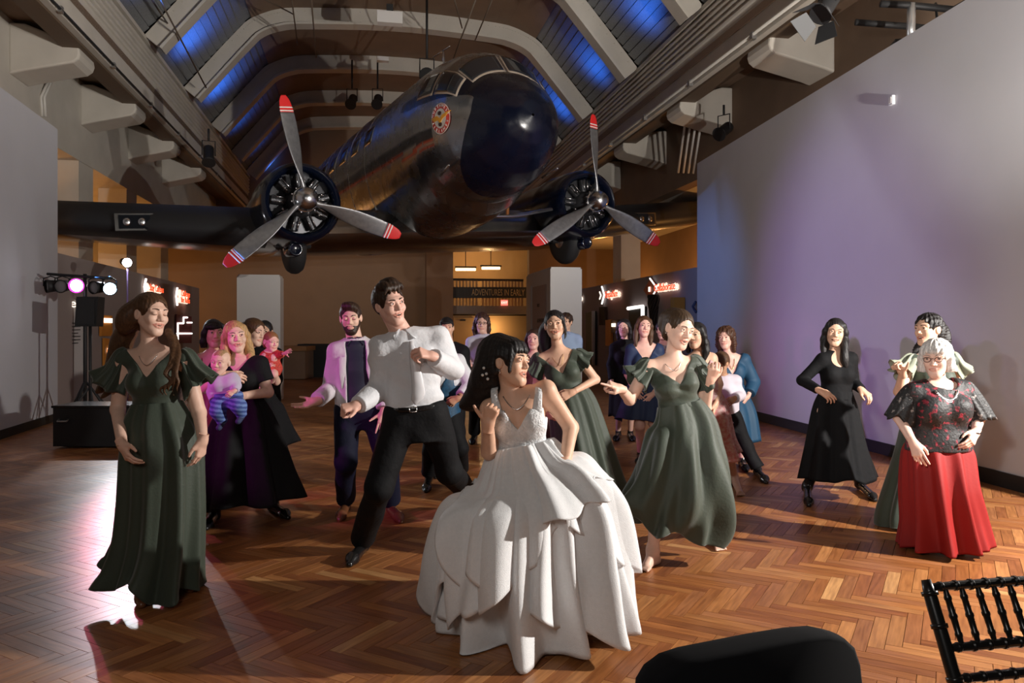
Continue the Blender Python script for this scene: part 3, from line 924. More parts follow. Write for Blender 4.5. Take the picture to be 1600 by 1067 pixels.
# engines
def prof_lathe(name, c, prof, m, parent, n=48):
    return auto_smooth(MB().lathe(c, A(1, 0, 0), prof, n, cap=False).build(name, m, parent, smooth=True), .9)
for sg, a0, nm in ((-1, 98.3, 'left'), (1, 89., 'right')):
    c = A(0, sg * EB, 0)
    nac = prof_lathe('cowling', c, [(.52, -.62), (.535, -.40), (.57, -.31), (.62, -.28), (.67, -.32), (.70, -.45), (.715, -.8), (.72, -1.3), (.70, -1.55), (.66, -1.56)], M_blue, PLN)
    prof_lathe('nacelle', c, [(.64, -1.5), (.66, -1.9), (.62, -3.2), (.45, -5), (.1, -6.4)], M_wing, PLN)
    eng = prof_lathe('engine', c, [(.02, -.12), (.10, -.13), (.14, -.2), (.22, -.3), (.26, -.42), (.28, -.6), (.54, -.62), (.54, -1.2)], M_iron, PLN)
    for k in range(9):
        an = rd(40 * k + 12); d = A(0, math.cos(an), math.sin(an)); q = A(1, 0, 0)
        prof = []
        for i in range(9):
            r = .26 + .027 * i
            prof += [(.082, r), (.082, r + .010), (.066, r + .012), (.066, r + .025)]
        cy = MB().lathe(c + A(-.48, 0, 0), d, prof, 14).build('cylinder', M_iron, eng, smooth=False)
        t_ = np.cross(q, d)
        MB().tube([c + d * .27 + A(-.36, 0, 0) + t_ * .035, c + d * .50 + A(-.38, 0, 0) + t_ * .045], .010, 6).tube([c + d * .27 + A(-.36, 0, 0) - t_ * .035, c + d * .50 + A(-.38, 0, 0) - t_ * .045], .010, 6).build('pushrod', M_alu, eng, smooth=True)
    for k in range(6):
        an = rd(60 * k + 20); d = A(0, math.cos(an), math.sin(an))
        MB().ball(c + d * .36 + A(-.31, 0, 0), (.03, .025, .025)).build('spark_fitting', M_alu, eng, smooth=True)
    prop = auto_smooth(MB().lathe(c, A(1, 0, 0), [(.02, .25), (.09, .235), (.15, .19), (.185, .12), (.195, .05), (.20, -.02), (.215, -.03), (.215, -.07), (.19, -.08), (.15, -.12), (.13, -.2)], 36).build('propeller', M_alu, PLN, smooth=True), .8)
    for k in range(12):
        an = rd(30 * k + 8); d = A(0, math.cos(an), math.sin(an))
        MB().lathe(c + d * .232 + A(-.06, 0, 0), A(1, 0, 0), [(.018, 0), (.018, .035), (.008, .042)], 6).build('hub_bolt', M_alu, prop)
    for b in range(3):
        an = rd(a0 + 120 * b); d = A(0, math.cos(an), math.sin(an)); t_ = A(0, -math.sin(an), math.cos(an))
        st = [(.14, .05, .05, 88), (.22, .052, .045, 82), (.35, .075, .035, 66), (.55, .115, .026, 50), (.8, .15, .02, 40), (1.05, .158, .016, 33), (1.3, .152, .012, 27), (1.5, .135, .009, 24), (1.62, .112, .007, 22), (1.70, .08, .005, 21), (1.74, .045, .004, 20)]
        S = spline(st, 46); V = []; na = 14
        for r, hw, tk, pt in S:
            ca, sa = math.cos(rd(pt)), math.sin(rd(pt))
            cd = t_ * ca * (1) + A(1, 0, 0) * sa; tn = A(1, 0, 0) * ca - t_ * sa
            for k in range(na):
                q = 2 * math.pi * k / na
                V.append(c + d * r + cd * hw * math.cos(q) + tn * tk * math.sin(q))
        R_ = S[:, 0]
        def seg(name, r0, r1, m, grow=0.):
            ii = [i for i in range(len(R_)) if r0 - 1e-6 <= R_[i] <= r1 + 1e-6]
            return ii
        def blade_at(r):
            v = np.array([np.interp(r, R_, S[:, k]) for k in (1, 2, 3)])
            return v
        def build_seg(name, rs, m, par, g=1.):
            V = []
            for r in rs:
                hw, tk, pt = blade_at(r)
                ca, sa = math.cos(rd(pt)), math.sin(rd(pt)); cd = t_ * ca + A(1, 0, 0) * sa; tn = A(1, 0, 0) * ca - t_ * sa
                for k in range(na):
                    q = 2 * math.pi * k / na
                    V.append(c + d * r + cd * hw * g * math.cos(q) + tn * (tk * g + (g - 1) * .02) * math.sin(q))
            m_ = len(rs)
            Fc = [(i * na + k, i * na + (k + 1) % na, (i + 1) * na + (k + 1) % na, (i + 1) * na + k) for i in range(m_ - 1) for k in range(na)]
            Fc += [tuple(range(na))[::-1], tuple((m_ - 1) * na + k for k in range(na))]
            return mk(name, V, Fc, m, par)
        bl = build_seg('blade', np.linspace(.14, 1.46, 36), M_blade, PLN)
        tip = build_seg('red_tip', np.linspace(1.46, 1.745, 16), M_red, bl)
        for r in (1.475, 1.53):
            build_seg('white_stripe', [r, r + .022], mat('stripe_white', (.75, .7, .66), .4), bl, 1.03)
    # exhaust, intake and undercarriage
    MB().lathe(c + A(-1.2, sg * .1, -.78), A(1, 0, 0), [(.11, 0), (.13, .1), (.13, .55), (.11, .6), (.09, .58)], 16).build('oil_cooler', M_blue, PLN, smooth=True)
    gr = MB()
    for dy in (-.27, .27):
        gr.tube([c + A(-2.0, dy, -.5), c + A(-1.35, dy, -.68)], .05, 8)
        gr.tube([c + A(-2.9, dy, -.5), c + A(-1.42, dy, -.62)], .03, 8)
    gr.tube([c + A(-1.35, -.32, -.66), c + A(-1.35, .32, -.66)], .05, 8)
    gr = gr.build('landing_strut', M_iron, PLN, smooth=True)
    prof = [(.22, -.15), (.42, -.16), (.50, -.13), (.55, -.06), (.56, 0), (.55, .06), (.50, .13), (.42, .16), (.22, .15)]
    wh = auto_smooth(MB().lathe(c + A(-1.35, 0, -.62), A(0, 1, 0), prof, 32).build('tyre', M_rubber, PLN, smooth=True), .9)
    MB().lathe(c + A(-1.35, 0, -.62), A(0, 1, 0), [(.08, -.19), (.2, -.16), (.2, .16), (.08, .19)], 20).build('wheel_hub', M_alu, wh)
# ------------------------------------------------------------------ people
T_ = [-.3, -.1, .08, .25, .42, .55, .7, .85, 1.0, 1.1, 1.2]
PROF = {
    'f': ([.13, .162, .165, .148, .125, .122, .135, .142, .12, .075, .045],
          [.08, .10, .098, .095, .085, .085, .10, .088, .066, .05, .04],
          [.10, .115, .11, .09, .08, .08, .085, .085, .072, .055, .042]),
    'm': ([.14, .158, .163, .16, .155, .16, .172, .175, .145, .085, .05],
          [.09, .105, .11, .11, .108, .112, .118, .105, .08, .06, .05],
          [.10, .115, .11, .10, .095, .10, .11, .105, .085, .065, .05])}
LIMB = {'f': (.046, .037, .025, .085, .055, .037, .046), 'm': (.056, .044, .030, .092, .062, .043, .06)}
SKINS = {'fair': (.80, .52, .40), 'tan': (.74, .45, .31), 'rosy': (.82, .50, .40), 'brown': (.50, .27, .16), 'old': (.78, .52, .42)}

def skin(tone):
    return mat('skin_' + tone, SKINS[tone], .48, noise=.05, nscale=30, attr='Col', bump=.04, bscale=300, spec=.4)

def hairm(name, c):
    return mat('hair_' + name, c, .48, noise=.35, nscale=6, stretch=(22, 22, 2.2), bump=.22, bscale=9, spec=.35)

HAND = dict(
    relax=([.22, .30, .36, .42], 'rel', .6), open=([.08, .1, .12, .16], 'open', 1.2), fist=([.95, 1, 1, 1], 'fist', 0.), loose=([.55, .62, .68, .72], 'rel', .2),
    point=([.03, .85, .95, 1.], 'fist', 0.), thumb=([.9, .95, 1, 1], 'up', 0.), hold=([.42, .45, .48, .5], 'rel', .4), flat=([.12, .1, .1, .14], 'rel', .5))
THUMB = dict(rel=[(.024, .018, -.008), (.046, .05, -.016), (.052, .076, -.024), (.05, .096, -.03)],
             fist=[(.022, .018, -.01), (.042, .05, -.024), (.030, .076, -.037), (.010, .082, -.040)],
             up=[(.022, .018, -.006), (.050, .040, -.004), (.072, .062, .002), (.088, .084, .006)],
             open=[(.022, .018, -.008), (.055, .046, -.010), (.078, .066, -.012), (.096, .083, -.012)])

def hand_field(pose, rw, h):
    cur, th, sp = HAND[pose]
    f = Field((-.06, -.04, -.10), (.115, .21, .045), h)
    mcp = [(.026, .085, .003), (.006, .09, .005), (-.014, .085, .003), (-.031, .077, 0)]
    wr = [(.012, 0, 0), (.004, 0, .001), (-.005, 0, .001), (-.012, 0, 0)]
    for a, b in zip(wr, mcp):
        f.apply(*rc(a, b, .0145, .0115), .016)
    f.apply(*rc((.016, .012, -.008), (.034, .046, -.013), .015, .012), .014)
    f.apply(*rc((0, -.05, 0), (0, .008, 0), rw, rw * .92), .02)
    lens = [(.042, .025, .020), (.046, .028, .021), (.043, .026, .020), (.034, .020, .018)]
    sx = [.13, .03, -.07, -.18]
    for i in range(4):
        p = np.array(mcp[i]); an = 0
        for j, (fl, da) in enumerate(zip(lens[i], (85, 95, 60))):
            an += math.radians(da) * cur[i]
            q = p + fl * nrm((sx[i] * sp if an < 1.2 else 0, math.cos(an), -math.sin(an)))
            r0 = (.0095, .0082, .0074)[j]; r1 = (.0083, .0075, .0062)[j]
            f.apply(*rc(p, q, r0 if i < 3 else r0 * .88, r1 if i < 3 else r1 * .88), .005 if j == 0 else .002)
            p = q
    t = THUMB[th]
    for j in range(3):
        f.apply(*rc(t[j], t[j + 1], (.0135, .011, .0092)[j], (.011, .0095, .007)[j]), (.012, .003, .002)[j])
    return f.mesh(1)

_hand_cache = {}

class Person:
    def __init__(s, label, D, J, sex='f', girth=1., tone='fair', size=1., group=None, facing=1, h=.0105, hs=1., name='person', lift=None, armg=1., child=False):
        s.D = D; s.sex = sex; s.g = girth; s.size = size; s.tone = tone; s.h = h; s.hs = hs; s.label = label; s.facing = facing; s.name = name; s.group = group
        s.armg = armg
        def conv(v):
            if v[0] == 'g': return FL(v[1], v[2])
            if v[0] == 'a': return FL(v[1], v[2]) + A(0, 0, .085 * size)
            return s.px(*v)
        s.J = {k: conv(v) for k, v in J.items()}
        j = s.J
        s.hip = (j['hl'] + j['hr']) / 2; s.sh = (j['sl'] + j['sr']) / 2
        s.up = nrm(s.sh - s.hip); s.Lt = np.linalg.norm(s.sh - s.hip)
        def orth(v): v = v - s.up * (v @ s.up); return nrm(v)
        s.xs = orth(j['sr'] - j['sl']); s.xh = orth(j['hr'] - j['hl'])
        s.fs = np.cross(s.xs, s.up); s.fh = np.cross(s.xh, s.up)
        if 'nk' not in j: j['nk'] = s.sh + s.up * .055 * size
        base = s.hip.copy()
        for e in ('l', 'r'):
            if 'a' + e not in j:
                j['a' + e] = A(j['h' + e][0], j['h' + e][1], .09)
            if 'k' + e not in j:
                j['k' + e] = (j['h' + e] + j['a' + e]) / 2 + s.fh * .03
        s.org = A(base[0], base[1], 0.) if lift is None else s.hip.copy()
        s.pieces = []
        s.kids = []
        s.bprims = []
    def px(s, u, v, dz=0.): return P(u, v, s.D + dz)
    def T(s, x, y, t):
        """point in torso frame: x right, y front (m), t along spine"""
        xx = nrm(s.xh * (1 - t) + s.xs * t); ff = np.cross(xx, s.up)
        return s.hip + s.up * (t * s.Lt) + xx * x + ff * y
    def torso(s, off=0., t0=-.28, t1=1.15, sw=1.):
        W, Df, Db = [np.array(q) * s.size * s.g for q in PROF[s.sex]]
        hip, up, Lt, xh, xs, fh, fs = s.hip, s.up, s.Lt, s.xh, s.xs, s.fh, s.fs
        def fn(X, Y, Z):
            px, py, pz = X - hip[0], Y - hip[1], Z - hip[2]
            hgt = px * up[0] + py * up[1] + pz * up[2]
            t = hgt / Lt; tc = np.clip(t, -.3, 1.2)
            a = (px * xh[0] + py * xh[1] + pz * xh[2]); b = (px * xs[0] + py * xs[1] + pz * xs[2])
            x = a + (b - a) * tc
            a = (px * fh[0] + py * fh[1] + pz * fh[2]); b = (px * fs[0] + py * fs[1] + pz * fs[2])
            y = a + (b - a) * tc
            w = np.interp(tc, T_, W) * sw + off
            d = np.where(y > 0, np.interp(tc, T_, Df), np.interp(tc, T_, Db)) + off
            k = np.sqrt((x / w) ** 2 + (y / d) ** 2)
            r = (k - 1) * np.minimum(w, d)
            return np.maximum(np.maximum(r, (t - t1) * Lt), (t0 - t) * Lt)
        c = s.hip + s.up * s.Lt * .45
        m = s.Lt * .9 + .1
        R = A(.35, .35, m) * max(1, s.g)
        return fn, c - R, c + R
    def ring(s, t, off=.013, dx=0.):
        W, Df, Db = [np.interp(t, T_, np.array(q)) * s.size * s.g for q in PROF[s.sex]]
        return (s.T(dx, (Df - Db) / 2, t), W + off, (Df + Db) / 2 + off)
    def vneck(s, tb, slope, xo=0., y0=-.03, tw=None):
        """cutter: front wedge above a V whose tip is at t=tb (fraction) and offset xo"""
        hip, up, Lt, xs, fs = s.hip, s.up, s.Lt, s.xs, s.fs
        def fn(X, Y, Z):
            px, py, pz = X - hip[0], Y - hip[1], Z - hip[2]
            hgt = px * up[0] + py * up[1] + pz * up[2]
            x = px * xs[0] + py * xs[1] + pz * xs[2] - xo
            y = px * fs[0] + py * fs[1] + pz * fs[2]
            d = (tb * Lt + np.abs(x) * slope - hgt) / math.sqrt(1 + slope * slope)
            d = np.maximum(d, y0 - y)
            if tw is not None: d = np.maximum(d, np.abs(x) - tw)
            return d
        c = s.sh; R = A(.4, .4, .6)
        return fn, c - R, c + R
    def slot(s, x0, x1, t0, t1, y0=0., x0b=None, x1b=None):
        """cutter: open front between x0..x1 at the top (t1) and x0b..x1b at the bottom (t0)"""
        hip, up, Lt, xs, fs = s.hip, s.up, s.Lt, s.xs, s.fs
        x0b = x0 if x0b is None else x0b; x1b = x1 if x1b is None else x1b
        def fn(X, Y, Z):
            px, py, pz = X - hip[0], Y - hip[1], Z - hip[2]
            t = (px * up[0] + py * up[1] + pz * up[2]) / Lt
            x = px * xs[0] + py * xs[1] + pz * xs[2]
            y = px * fs[0] + py * fs[1] + pz * fs[2]
            q = np.clip((t - t0) / (t1 - t0), 0, 1)
            a = x0b + (x0 - x0b) * q; b = x1b + (x1 - x1b) * q
            return np.maximum(np.maximum(np.maximum(a - x, x - b), y0 - y), np.maximum((t0 - t) * Lt, (t - t1) * Lt))
        c = s.hip + s.up * s.Lt * .5; R = A(.5, .5, .9)
        return fn, c - R, c + R
    def arm(s, e, off=0., f0=0., f1=2., k=.03, flat=True, ro=0.):
        """arm prims from fraction f0..f1 (0 shoulder, 1 elbow, 2 wrist)"""
        j = s.J; r = [q * s.size * s.armg for q in LIMB[s.sex][:3]]
        pts = [j['s' + e], j['e' + e], j['w' + e]]
        out = []
        for i in (0, 1):
            a, b = max(f0 - i, 0), min(f1 - i, 1)
            if b <= a: continue
            last = (f1 <= i + 1)
            ra = r[i] + (r[i + 1] - r[i]) * a + off; rb = r[i] + (r[i + 1] - r[i]) * b + off + (ro if last else 0)
            out.append((*rc(pts[i] + (pts[i + 1] - pts[i]) * a, pts[i] + (pts[i + 1] - pts[i]) * b, ra, rb, flat=flat and last), k if i == 0 else .015, 'add'))
        return out
    def leg(s, e, off=0., f1=2., flat=True, k=.04, ro=0.):
        j = s.J; r = [q * s.size * (.5 + .5 * s.g) for q in LIMB[s.sex][3:6]]
        pts = [j['h' + e] + (s.hip - j['h' + e]) * .12, j['k' + e], j['a' + e]]
        out = []
        for i in (0, 1):
            b = min(f1 - i, 1)
            if b <= 0: continue
            last = f1 <= i + 1
            out.append((*rc(pts[i], pts[i] + (pts[i + 1] - pts[i]) * b, r[i] + off, r[i] + (r[i + 1] - r[i]) * b + off + (ro if last else 0), flat=flat and last), k, 'add'))
        return out
    def shoulders(s, off=0.):
        j = s.J; r = LIMB[s.sex][0] * s.size
        o = []
        for e in ('l', 'r'):
            o.append((*rc(j['nk'] - s.up * .02, j['s' + e] + s.up * .005, r * .95 + off, r * 1.05 + off), .05, 'add'))
        return o
    def bust(s, off=0., big=1.):
        if s.sex != 'f': return []
        g = s.size * s.g
        return [(*ell(s.T(q * .068 * g, .062 * g, .72), A(.062, .055, .065) * g * big + off, [s.xs, s.fs, s.up]), .03, 'add') for q in (-1, 1)]
    def field_mesh(s, prims, h, smooth=1):
        lo = np.min([p[1] for p in prims if p[4] == 'add'], 0) - .03; hi = np.max([p[2] for p in prims if p[4] == 'add'], 0) + .03
        f = Field(lo, hi, h)
        for fn, a, b, k, op in prims:
            f.apply(fn, a, b, k, op)
        return f.mesh(smooth)
    def body(s, legs=True, feet=None, bust=1.):
        j = s.J; nr = LIMB[s.sex][6] * s.size
        pr = [(*s.torso(), .02, 'add')] + s.shoulders() + s.bust(0, bust)
        for e in ('l', 'r'):
            if 'e' + e in j: pr += s.arm(e, flat=False)
            if legs: pr += s.leg(e, flat=False)
        pr.append((*rc(j['nk'] - s.up * .03, s.hl(0, -.018, -.05), nr * 1.05, nr * .98), .03, 'add'))
        if feet:
            for e in feet:
                pr += s.bare_foot(e)
        V, Q = s.field_mesh(pr, s.h)
        s.pieces.append((V, Q, np.ones((len(V), 3))))
    def bare_foot(s, e):
        j = s.J; a = j['a' + e]; t = j['t' + e]
        d = nrm(A(t[0] - a[0], t[1] - a[1], 0)); sd = np.cross(d, A(0, 0, 1)) * (1 if e == 'l' else -1)
        fl = t[2]
        g = A(a[0], a[1], fl)
        heel = g - d * .045 + A(0, 0, .03); L = np.linalg.norm((t - g)[:2])
        ball = g + d * (L - .055) + A(0, 0, .018)
        o = [(*rc(a, heel, .036, .03), .03, 'add'), (*rc(a - A(0, 0, .01), ball, .036, .022), .03, 'add'), (*rc(heel, ball, .03, .022), .03, 'add')]
        for i in range(5):
            x = (i - 2) * .0155
            b0 = ball + sd * x * .9 + d * (.0); ln = (.062, .056, .05, .043, .034)[i] if True else 0
            o.append((*rc(b0, b0 + d * ln + sd * x * .25 - A(0, 0, .006), .0125, .0105 if i == 0 else .008), .006, 'add'))
        return o
    # ---------------------------------------------------------------- head
    def set_head(s, yaw=0, pitch=0, roll=0, hs=None):
        if hs: s.hs = hs
        c = s.J['hd']
        f0 = nrm(A(-c[0], -c[1], 0)); r0 = A(-f0[1], f0[0], 0); u0 = A(0, 0, 1.)
        y, p, r = [math.radians(q) for q in (yaw, pitch, roll)]
        f = math.cos(y) * f0 + math.sin(y) * r0; rt = math.cos(y) * r0 - math.sin(y) * f0
        f, u = math.cos(p) * f + math.sin(p) * u0, math.cos(p) * u0 - math.sin(p) * f
        rt, u = math.cos(r) * rt - math.sin(r) * u, math.cos(r) * u + math.sin(r) * rt
        s.H = np.array([rt, f, u])
    def hl(s, x, y, z):
        return s.J['hd'] + s.hs * (s.H[0] * x + s.H[1] * y + s.H[2] * z)
    def hw(s, V): return s.J['hd'] + s.hs * (np.asarray(V) @ s.H)
    def tolocal(s, p): return (np.asarray(p) - s.J['hd']) @ s.H.T / s.hs
    def head(s, smile=0., open_=0., gaze=(0, 0), closed=False, h=.0034, lip=(.80, .46, .44), wide=1., nose=1., old=False, chin=1., brow=(.05, .03, .02), hats=None, iris=(.06, .035, .02), browr=.0026):
        w = wide
        f = Field((-.125, -.14, -.19), (.125, .14, .145), h)
        a = f.apply
        a(*ell((0, -.016, .032), (.0735 * w, .094, .083)), 0)
        a(*ell((0, .018, -.03), (.0565 * w, .062, .082)), .03)
        a(*ell((0, .043, -.070), (.036 * w, .034, .034)), .03)
        a(*rc((-.009, .065, -.098), (.009, .065, -.098), .0150 * chin, .0150 * chin), .022)
        for q in (-1, 1):
            a(*rc((q * .048 * w, -.005, -.042), (q * .014, .056, -.096), .015 * chin, .013 * chin), .03)
            a(*ell((q * .034 * w, .056, -.026), (.022, .022, .022)), .026)
            a(*rc((q * .012, .080, .024), (q * .045 * w, .066, .024), .012, .011), .02)
        for q in (-1, 1):
            a(*ell((q * .0315 * w, .096, .004), (.0175, .016, .0115)), .014, 'sub')
        a(*rc((0, .079, .012), (0, .098, -.026), .0078 * nose, .0115 * nose), .012)
        for q in (-1, 1):
            a(*ell((q * .0125 * nose, .088, -.030), (.0085, .0105, .0075)), .006)
        ml = .0245 + .007 * smile; mz = -.0595; up = .008 * smile; g = .012 * open_
        cy = .0745 - .004 * smile
        lu = [(-ml, cy, mz + up), (-ml * .5, .0815, mz + .0035 + g * .4 + up * .3), (0, .0835, mz + .003 + g * .5), (ml * .5, .0815, mz + .0035 + g * .4 + up * .3), (ml, cy, mz + up)]
        ll = [(-ml, cy, mz + up), (-ml * .5, .0800, mz - .0055 - g * .65 + up * .2), (0, .0825, mz - .0075 - g), (ml * .5, .0800, mz - .0055 - g * .65 + up * .2), (ml, cy, mz + up)]
        if open_ > .05:
            a(*ell((0, .084, mz - .001 - g * .15 + up * .35), (ml * .86, .024, .003 + g * .75)), .004, 'sub')
        for k in range(4):
            rr = (.0022, .0040, .0042, .0040, .0022)
            a(*rc(lu[k], lu[k + 1], rr[k], rr[k + 1]), .006)
            rr = (.0022, .0048, .0054, .0048, .0022)
            a(*rc(ll[k], ll[k + 1], rr[k], rr[k + 1]), .006)
        for q in (-1, 1):
            if smile > .4:
                a(*ell((q * .04 * w, .060, -.026), (.019, .019, .018)), .018)
            # lids
            ex, ey, ez = q * .0315 * w, .0735, .006
            if closed:
                a(*ell((ex, ey + .001, ez), (.0145, .0142, .0135)), .004)
            else:
                lp = [(ex - .0145, ey + .004, ez), (ex - .008, ey + .0118, ez + .0068), (ex, ey + .0138, ez + .0086), (ex + .008, ey + .0118, ez + .0068), (ex + .0145, ey + .004, ez)]
                lq = [(p[0], p[1] - .0005, ez - (p[2] - ez) * .8) for p in lp]
                for L_ in (lp, lq):
                    for k in range(4):
                        a(*rc(L_[k], L_[k + 1], .0032, .0032), .004)
            a(*ell((q * .076 * w, -.008, -.004), (.0085, .019, .031), [nrm((1, q * .35, 0)), nrm((-q * .35, 1, 0)), (0, 0, 1)]), .006)
            a(*ell((q * .085 * w, -.004, .002), (.006, .010, .017)), .004, 'sub')
        nk = s.tolocal(s.J['nk']); nr = LIMB[s.sex][6] * s.size / s.hs
        a(*rc((0, -.018, -.05), nk, nr * .98, nr * 1.05), .02)
        V, Q = f.mesh(1)
        # keep only what lies above the neck cut
        c = np.ones((len(V), 3))
        def near(pts, rad):
            d = np.full(len(V), 9.)
            for k in range(len(pts) - 1):
                p0, p1 = np.array(pts[k]), np.array(pts[k + 1]); ba = p1 - p0
                t = np.clip((V - p0) @ ba / (ba @ ba), 0, 1)
                d = np.minimum(d, np.linalg.norm(V - p0 - t[:, None] * ba, axis=1))
            return np.clip((rad - d) / .0022, 0, 1)
        m = np.maximum(near(lu, .0068), near(ll, .0076))[:, None]
        for q in (-1, 1):
            b = np.clip(1 - np.linalg.norm((V - A(q * .042, .055, -.028)) / A(.026, .03, .022), axis=1), 0, 1)[:, None]
            c = c * (1 - b * .35 * (1 - A(1, .80, .78)))
        if open_ > .05:
            inn = ((V[:, 1] < .0785) & (np.abs(V[:, 0]) < ml * .74) & (np.abs(V[:, 2] - mz + g * .2 - up * .3) < .003 + g * .8) & (V[:, 1] > .05))[:, None]
            c = np.where(inn, A(.25, .1, .1), c)
        c = c * (1 - m) + np.array(lip) * m
        s.pieces.append((s.hw(V), Q, c))
        Wd = lambda pts: [s.hw(np.array(p)) for p in pts]
        em = mat('eye', (.9, .9, .9), .15, attr='Col')
        for q in (-1, 1):
            ex, ey, ez = q * .0315 * w, .0735, .006
            if not closed:
                mb = MB().ball((0, 0, 0), 1, 16, 14)
                v = np.array(mb.V)
                gd = nrm((gaze[0], 1, gaze[1]))
                an = np.degrees(np.arccos(np.clip(v @ gd, -1, 1)))
                cl = np.where((an < 15)[:, None], A(.01, .01, .01), np.where((an < 33)[:, None], np.array(iris), A(.85, .83, .82)))
                s.kids.append(('eye', s.hw(v * .0128 + A(ex, ey, ez)), mb.F, em, cl))
            lp = [(ex - .014, ey + .007, ez + .001), (ex - .008, ey + .0140, ez + .0060), (ex, ey + .0162, ez + .0076), (ex + .008, ey + .0140, ez + .0060), (ex + .0145, ey + .006, ez + .001)]
            if closed: lp = [(p[0], p[1] - .001, 2 * ez - p[2] - .002) for p in lp]
            mb = MB().tube(Wd(lp), [s.hs * .0006, s.hs * .0012, s.hs * .0015, s.hs * .0015, s.hs * .0009], 5)
            s.kids.append(('eyelash', mb.V, mb.F, mat('lash', (.02, .012, .01), .6), None))
            bp = [(q * .013, .0925, .0245), (q * .025, .0925, .0295), (q * .037 * w, .0865, .0300), (q * .049 * w, .074, .0255)]
            mb = MB().tube(Wd(bp), [s.hs * browr * .9, s.hs * browr, s.hs * browr * .8, s.hs * .0012], 6)
            s.kids.append(('eyebrow', mb.V, mb.F, mat('brow_%d' % (brow[0] * 1000), brow, .8), None))
        if open_ > .05:
            tp = [(-ml * .74, .0715, mz + up * .7 + g * .2), (-ml * .36, .0785, mz + up * .3 + g * .25), (0, .0800, mz + up * .15 + g * .28), (ml * .36, .0785, mz + up * .3 + g * .25), (ml * .74, .0715, mz + up * .7 + g * .2)]
            mb = MB().tube(Wd(tp), [s.hs * (.0028 + .002 * open_)] * 5, 6)
            s.kids.append(('teeth', mb.V, mb.F, mat('teeth', (.85, .82, .76), .3), None))
    def hand(s, e, target, dorsal, pose='relax', size=1., h=.0032, fpose=None):
        w = s.J['w' + e]; t = s.px(*target)
        y = nrm(t - w); z = np.array(dorsal, float); z = nrm(z - y * (z @ y))
        sg = (-1 if e == 'l' else 1) * s.facing
        x = np.cross(y, z) * sg
        rw = LIMB[s.sex][2] * s.size * s.armg / size
        key = (pose, round(rw, 4), h)
        if key not in _hand_cache: _hand_cache[key] = hand_field(pose, rw, h)
        V, Q = _hand_cache[key]
        M = np.array([x, y, z])
        Wv = w + (V * size) @ M
        if sg * np.linalg.det(np.array([np.cross(y, z), y, z])) < 0: Q = Q[:, ::-1]
        s.pieces.append((Wv, Q, np.ones((len(V), 3)) * A(1, .95, .93)))
    def hair(s, col, cname, style='long', locks=(), prims=(), bangs=None, vol=0., h=.0045, open_=(.068, .080, .113), openc=(0, .080, -.042), strand=.0011, cut=None, bot=None, freq=26, name='hair', base=True):
        P_ = []
        if base:
            P_.append((*ell((0, -.018, .036), (.0805 + vol, .101 + vol, .0865 + vol * .7)), .0, 'add'))
            if style != 'short':
                P_.append((*ell((0, -.045, -.02), (.078 + vol, .07 + vol, .085)), .02, 'add'))
            else:
                P_.append((*ell((0, -.05, 0), (.074, .058, .07)), .02, 'add'))
            P_.append((*ell(openc, open_), .006, 'sub'))
            if style == 'short' or style == 'up':
                for q in (-1, 1):
                    P_.append((*ell((q * .09, .0, -.035), (.03, .035, .055)), .01, 'sub'))
                P_.append((*ell((0, .01, -.115), (.2, .085, .075)), .01, 'sub'))
        if style == 'long':
            for q in (-1, 1):
                P_ += [(*c_, .02, 'add') for c_ in chain([(q * .062, .03, .065), (q * .080, .012, .0), (q * .084, .0, -.07), (q * .078, -.005, -.14)], [.018, .022, .026, .022])]
            P_.append((*ell((0, -.075, -.09), (.078, .042, .11)), .03, 'add'))
        if bangs is not None:
            P_.append((*ell((bangs[0], .062, .052), (.060, .036, bangs[1])), .006, 'add'))
        for lk in locks:
            sp, pts, rad = lk[:3]
            kk = lk[3] if len(lk) > 3 else .012
            if sp == 'w': pts = [s.tolocal(s.px(*p)) for p in pts]
            pts = spline(pts, max(len(pts) * 3, 4)); rad = np.interp(np.linspace(0, 1, len(pts)), np.linspace(0, 1, len(rad)), rad)
            P_ += [(*c_, kk, 'add') for c_ in chain(pts, rad)]
        P_ += list(prims)
        if cut: P_ += list(cut)
        lo = np.min([p[1] for p in P_ if p[4] == 'add'], 0) - .02; hi = np.max([p[2] for p in P_ if p[4] == 'add'], 0) + .02
        f = Field(lo, hi, h)
        for fn, a, b, k, op in P_: f.apply(fn, a, b, k, op)
        if strand:
            f.apply(lambda X, Y, Z: strand * (np.sin(freq * np.arctan2(X, -(Y + .01) + 0 * Z) + 2.5 * np.sin(23 * Z) + 9 * X) + .6 * np.sin(freq * 2.3 * np.arctan2(X, Z + .09 + 0 * Y) + 30 * Y)), lo, hi, 0, 'disp')
        V, Q = f.mesh(1)
        s.kids.append((name, s.hw(V), Q, hairm(cname, col), None))
    # ---------------------------------------------------------------- clothes
    def cloth(s, name, prims, m, h=.008, wr=0., wf=40., smooth=1, seed=1, cols=None):
        lo = np.min([p[1] for p in prims if p[4] == 'add'], 0) - .03; hi = np.max([p[2] for p in prims if p[4] == 'add'], 0) + .03
        f = Field(lo, hi, h)
        for fn, a, b, k, op in prims: f.apply(fn, a, b, k, op)
        if wr:
            r = random.Random(seed)
            dirs = [(nrm((r.uniform(-.6, .6), r.uniform(-.6, .6), r.uniform(.4, 1))) * wf * r.uniform(.7, 1.5), r.uniform(0, 6)) for _ in range(3)]
            o = s.org
            def fn(X, Y, Z):
                v = 0
                w0 = np.sin((X - o[0]) * wf * .35 + 1) + np.sin((Z) * wf * .3 + (X - o[0]) * 9)
                for d, ph in dirs:
                    v = v + np.sin((X - o[0]) * d[0] + (Y - o[1]) * d[1] + Z * d[2] + ph + w0)
                return wr * v / 2
            f.apply(fn, lo, hi, 0, 'disp')
        V, Q = f.mesh(smooth)
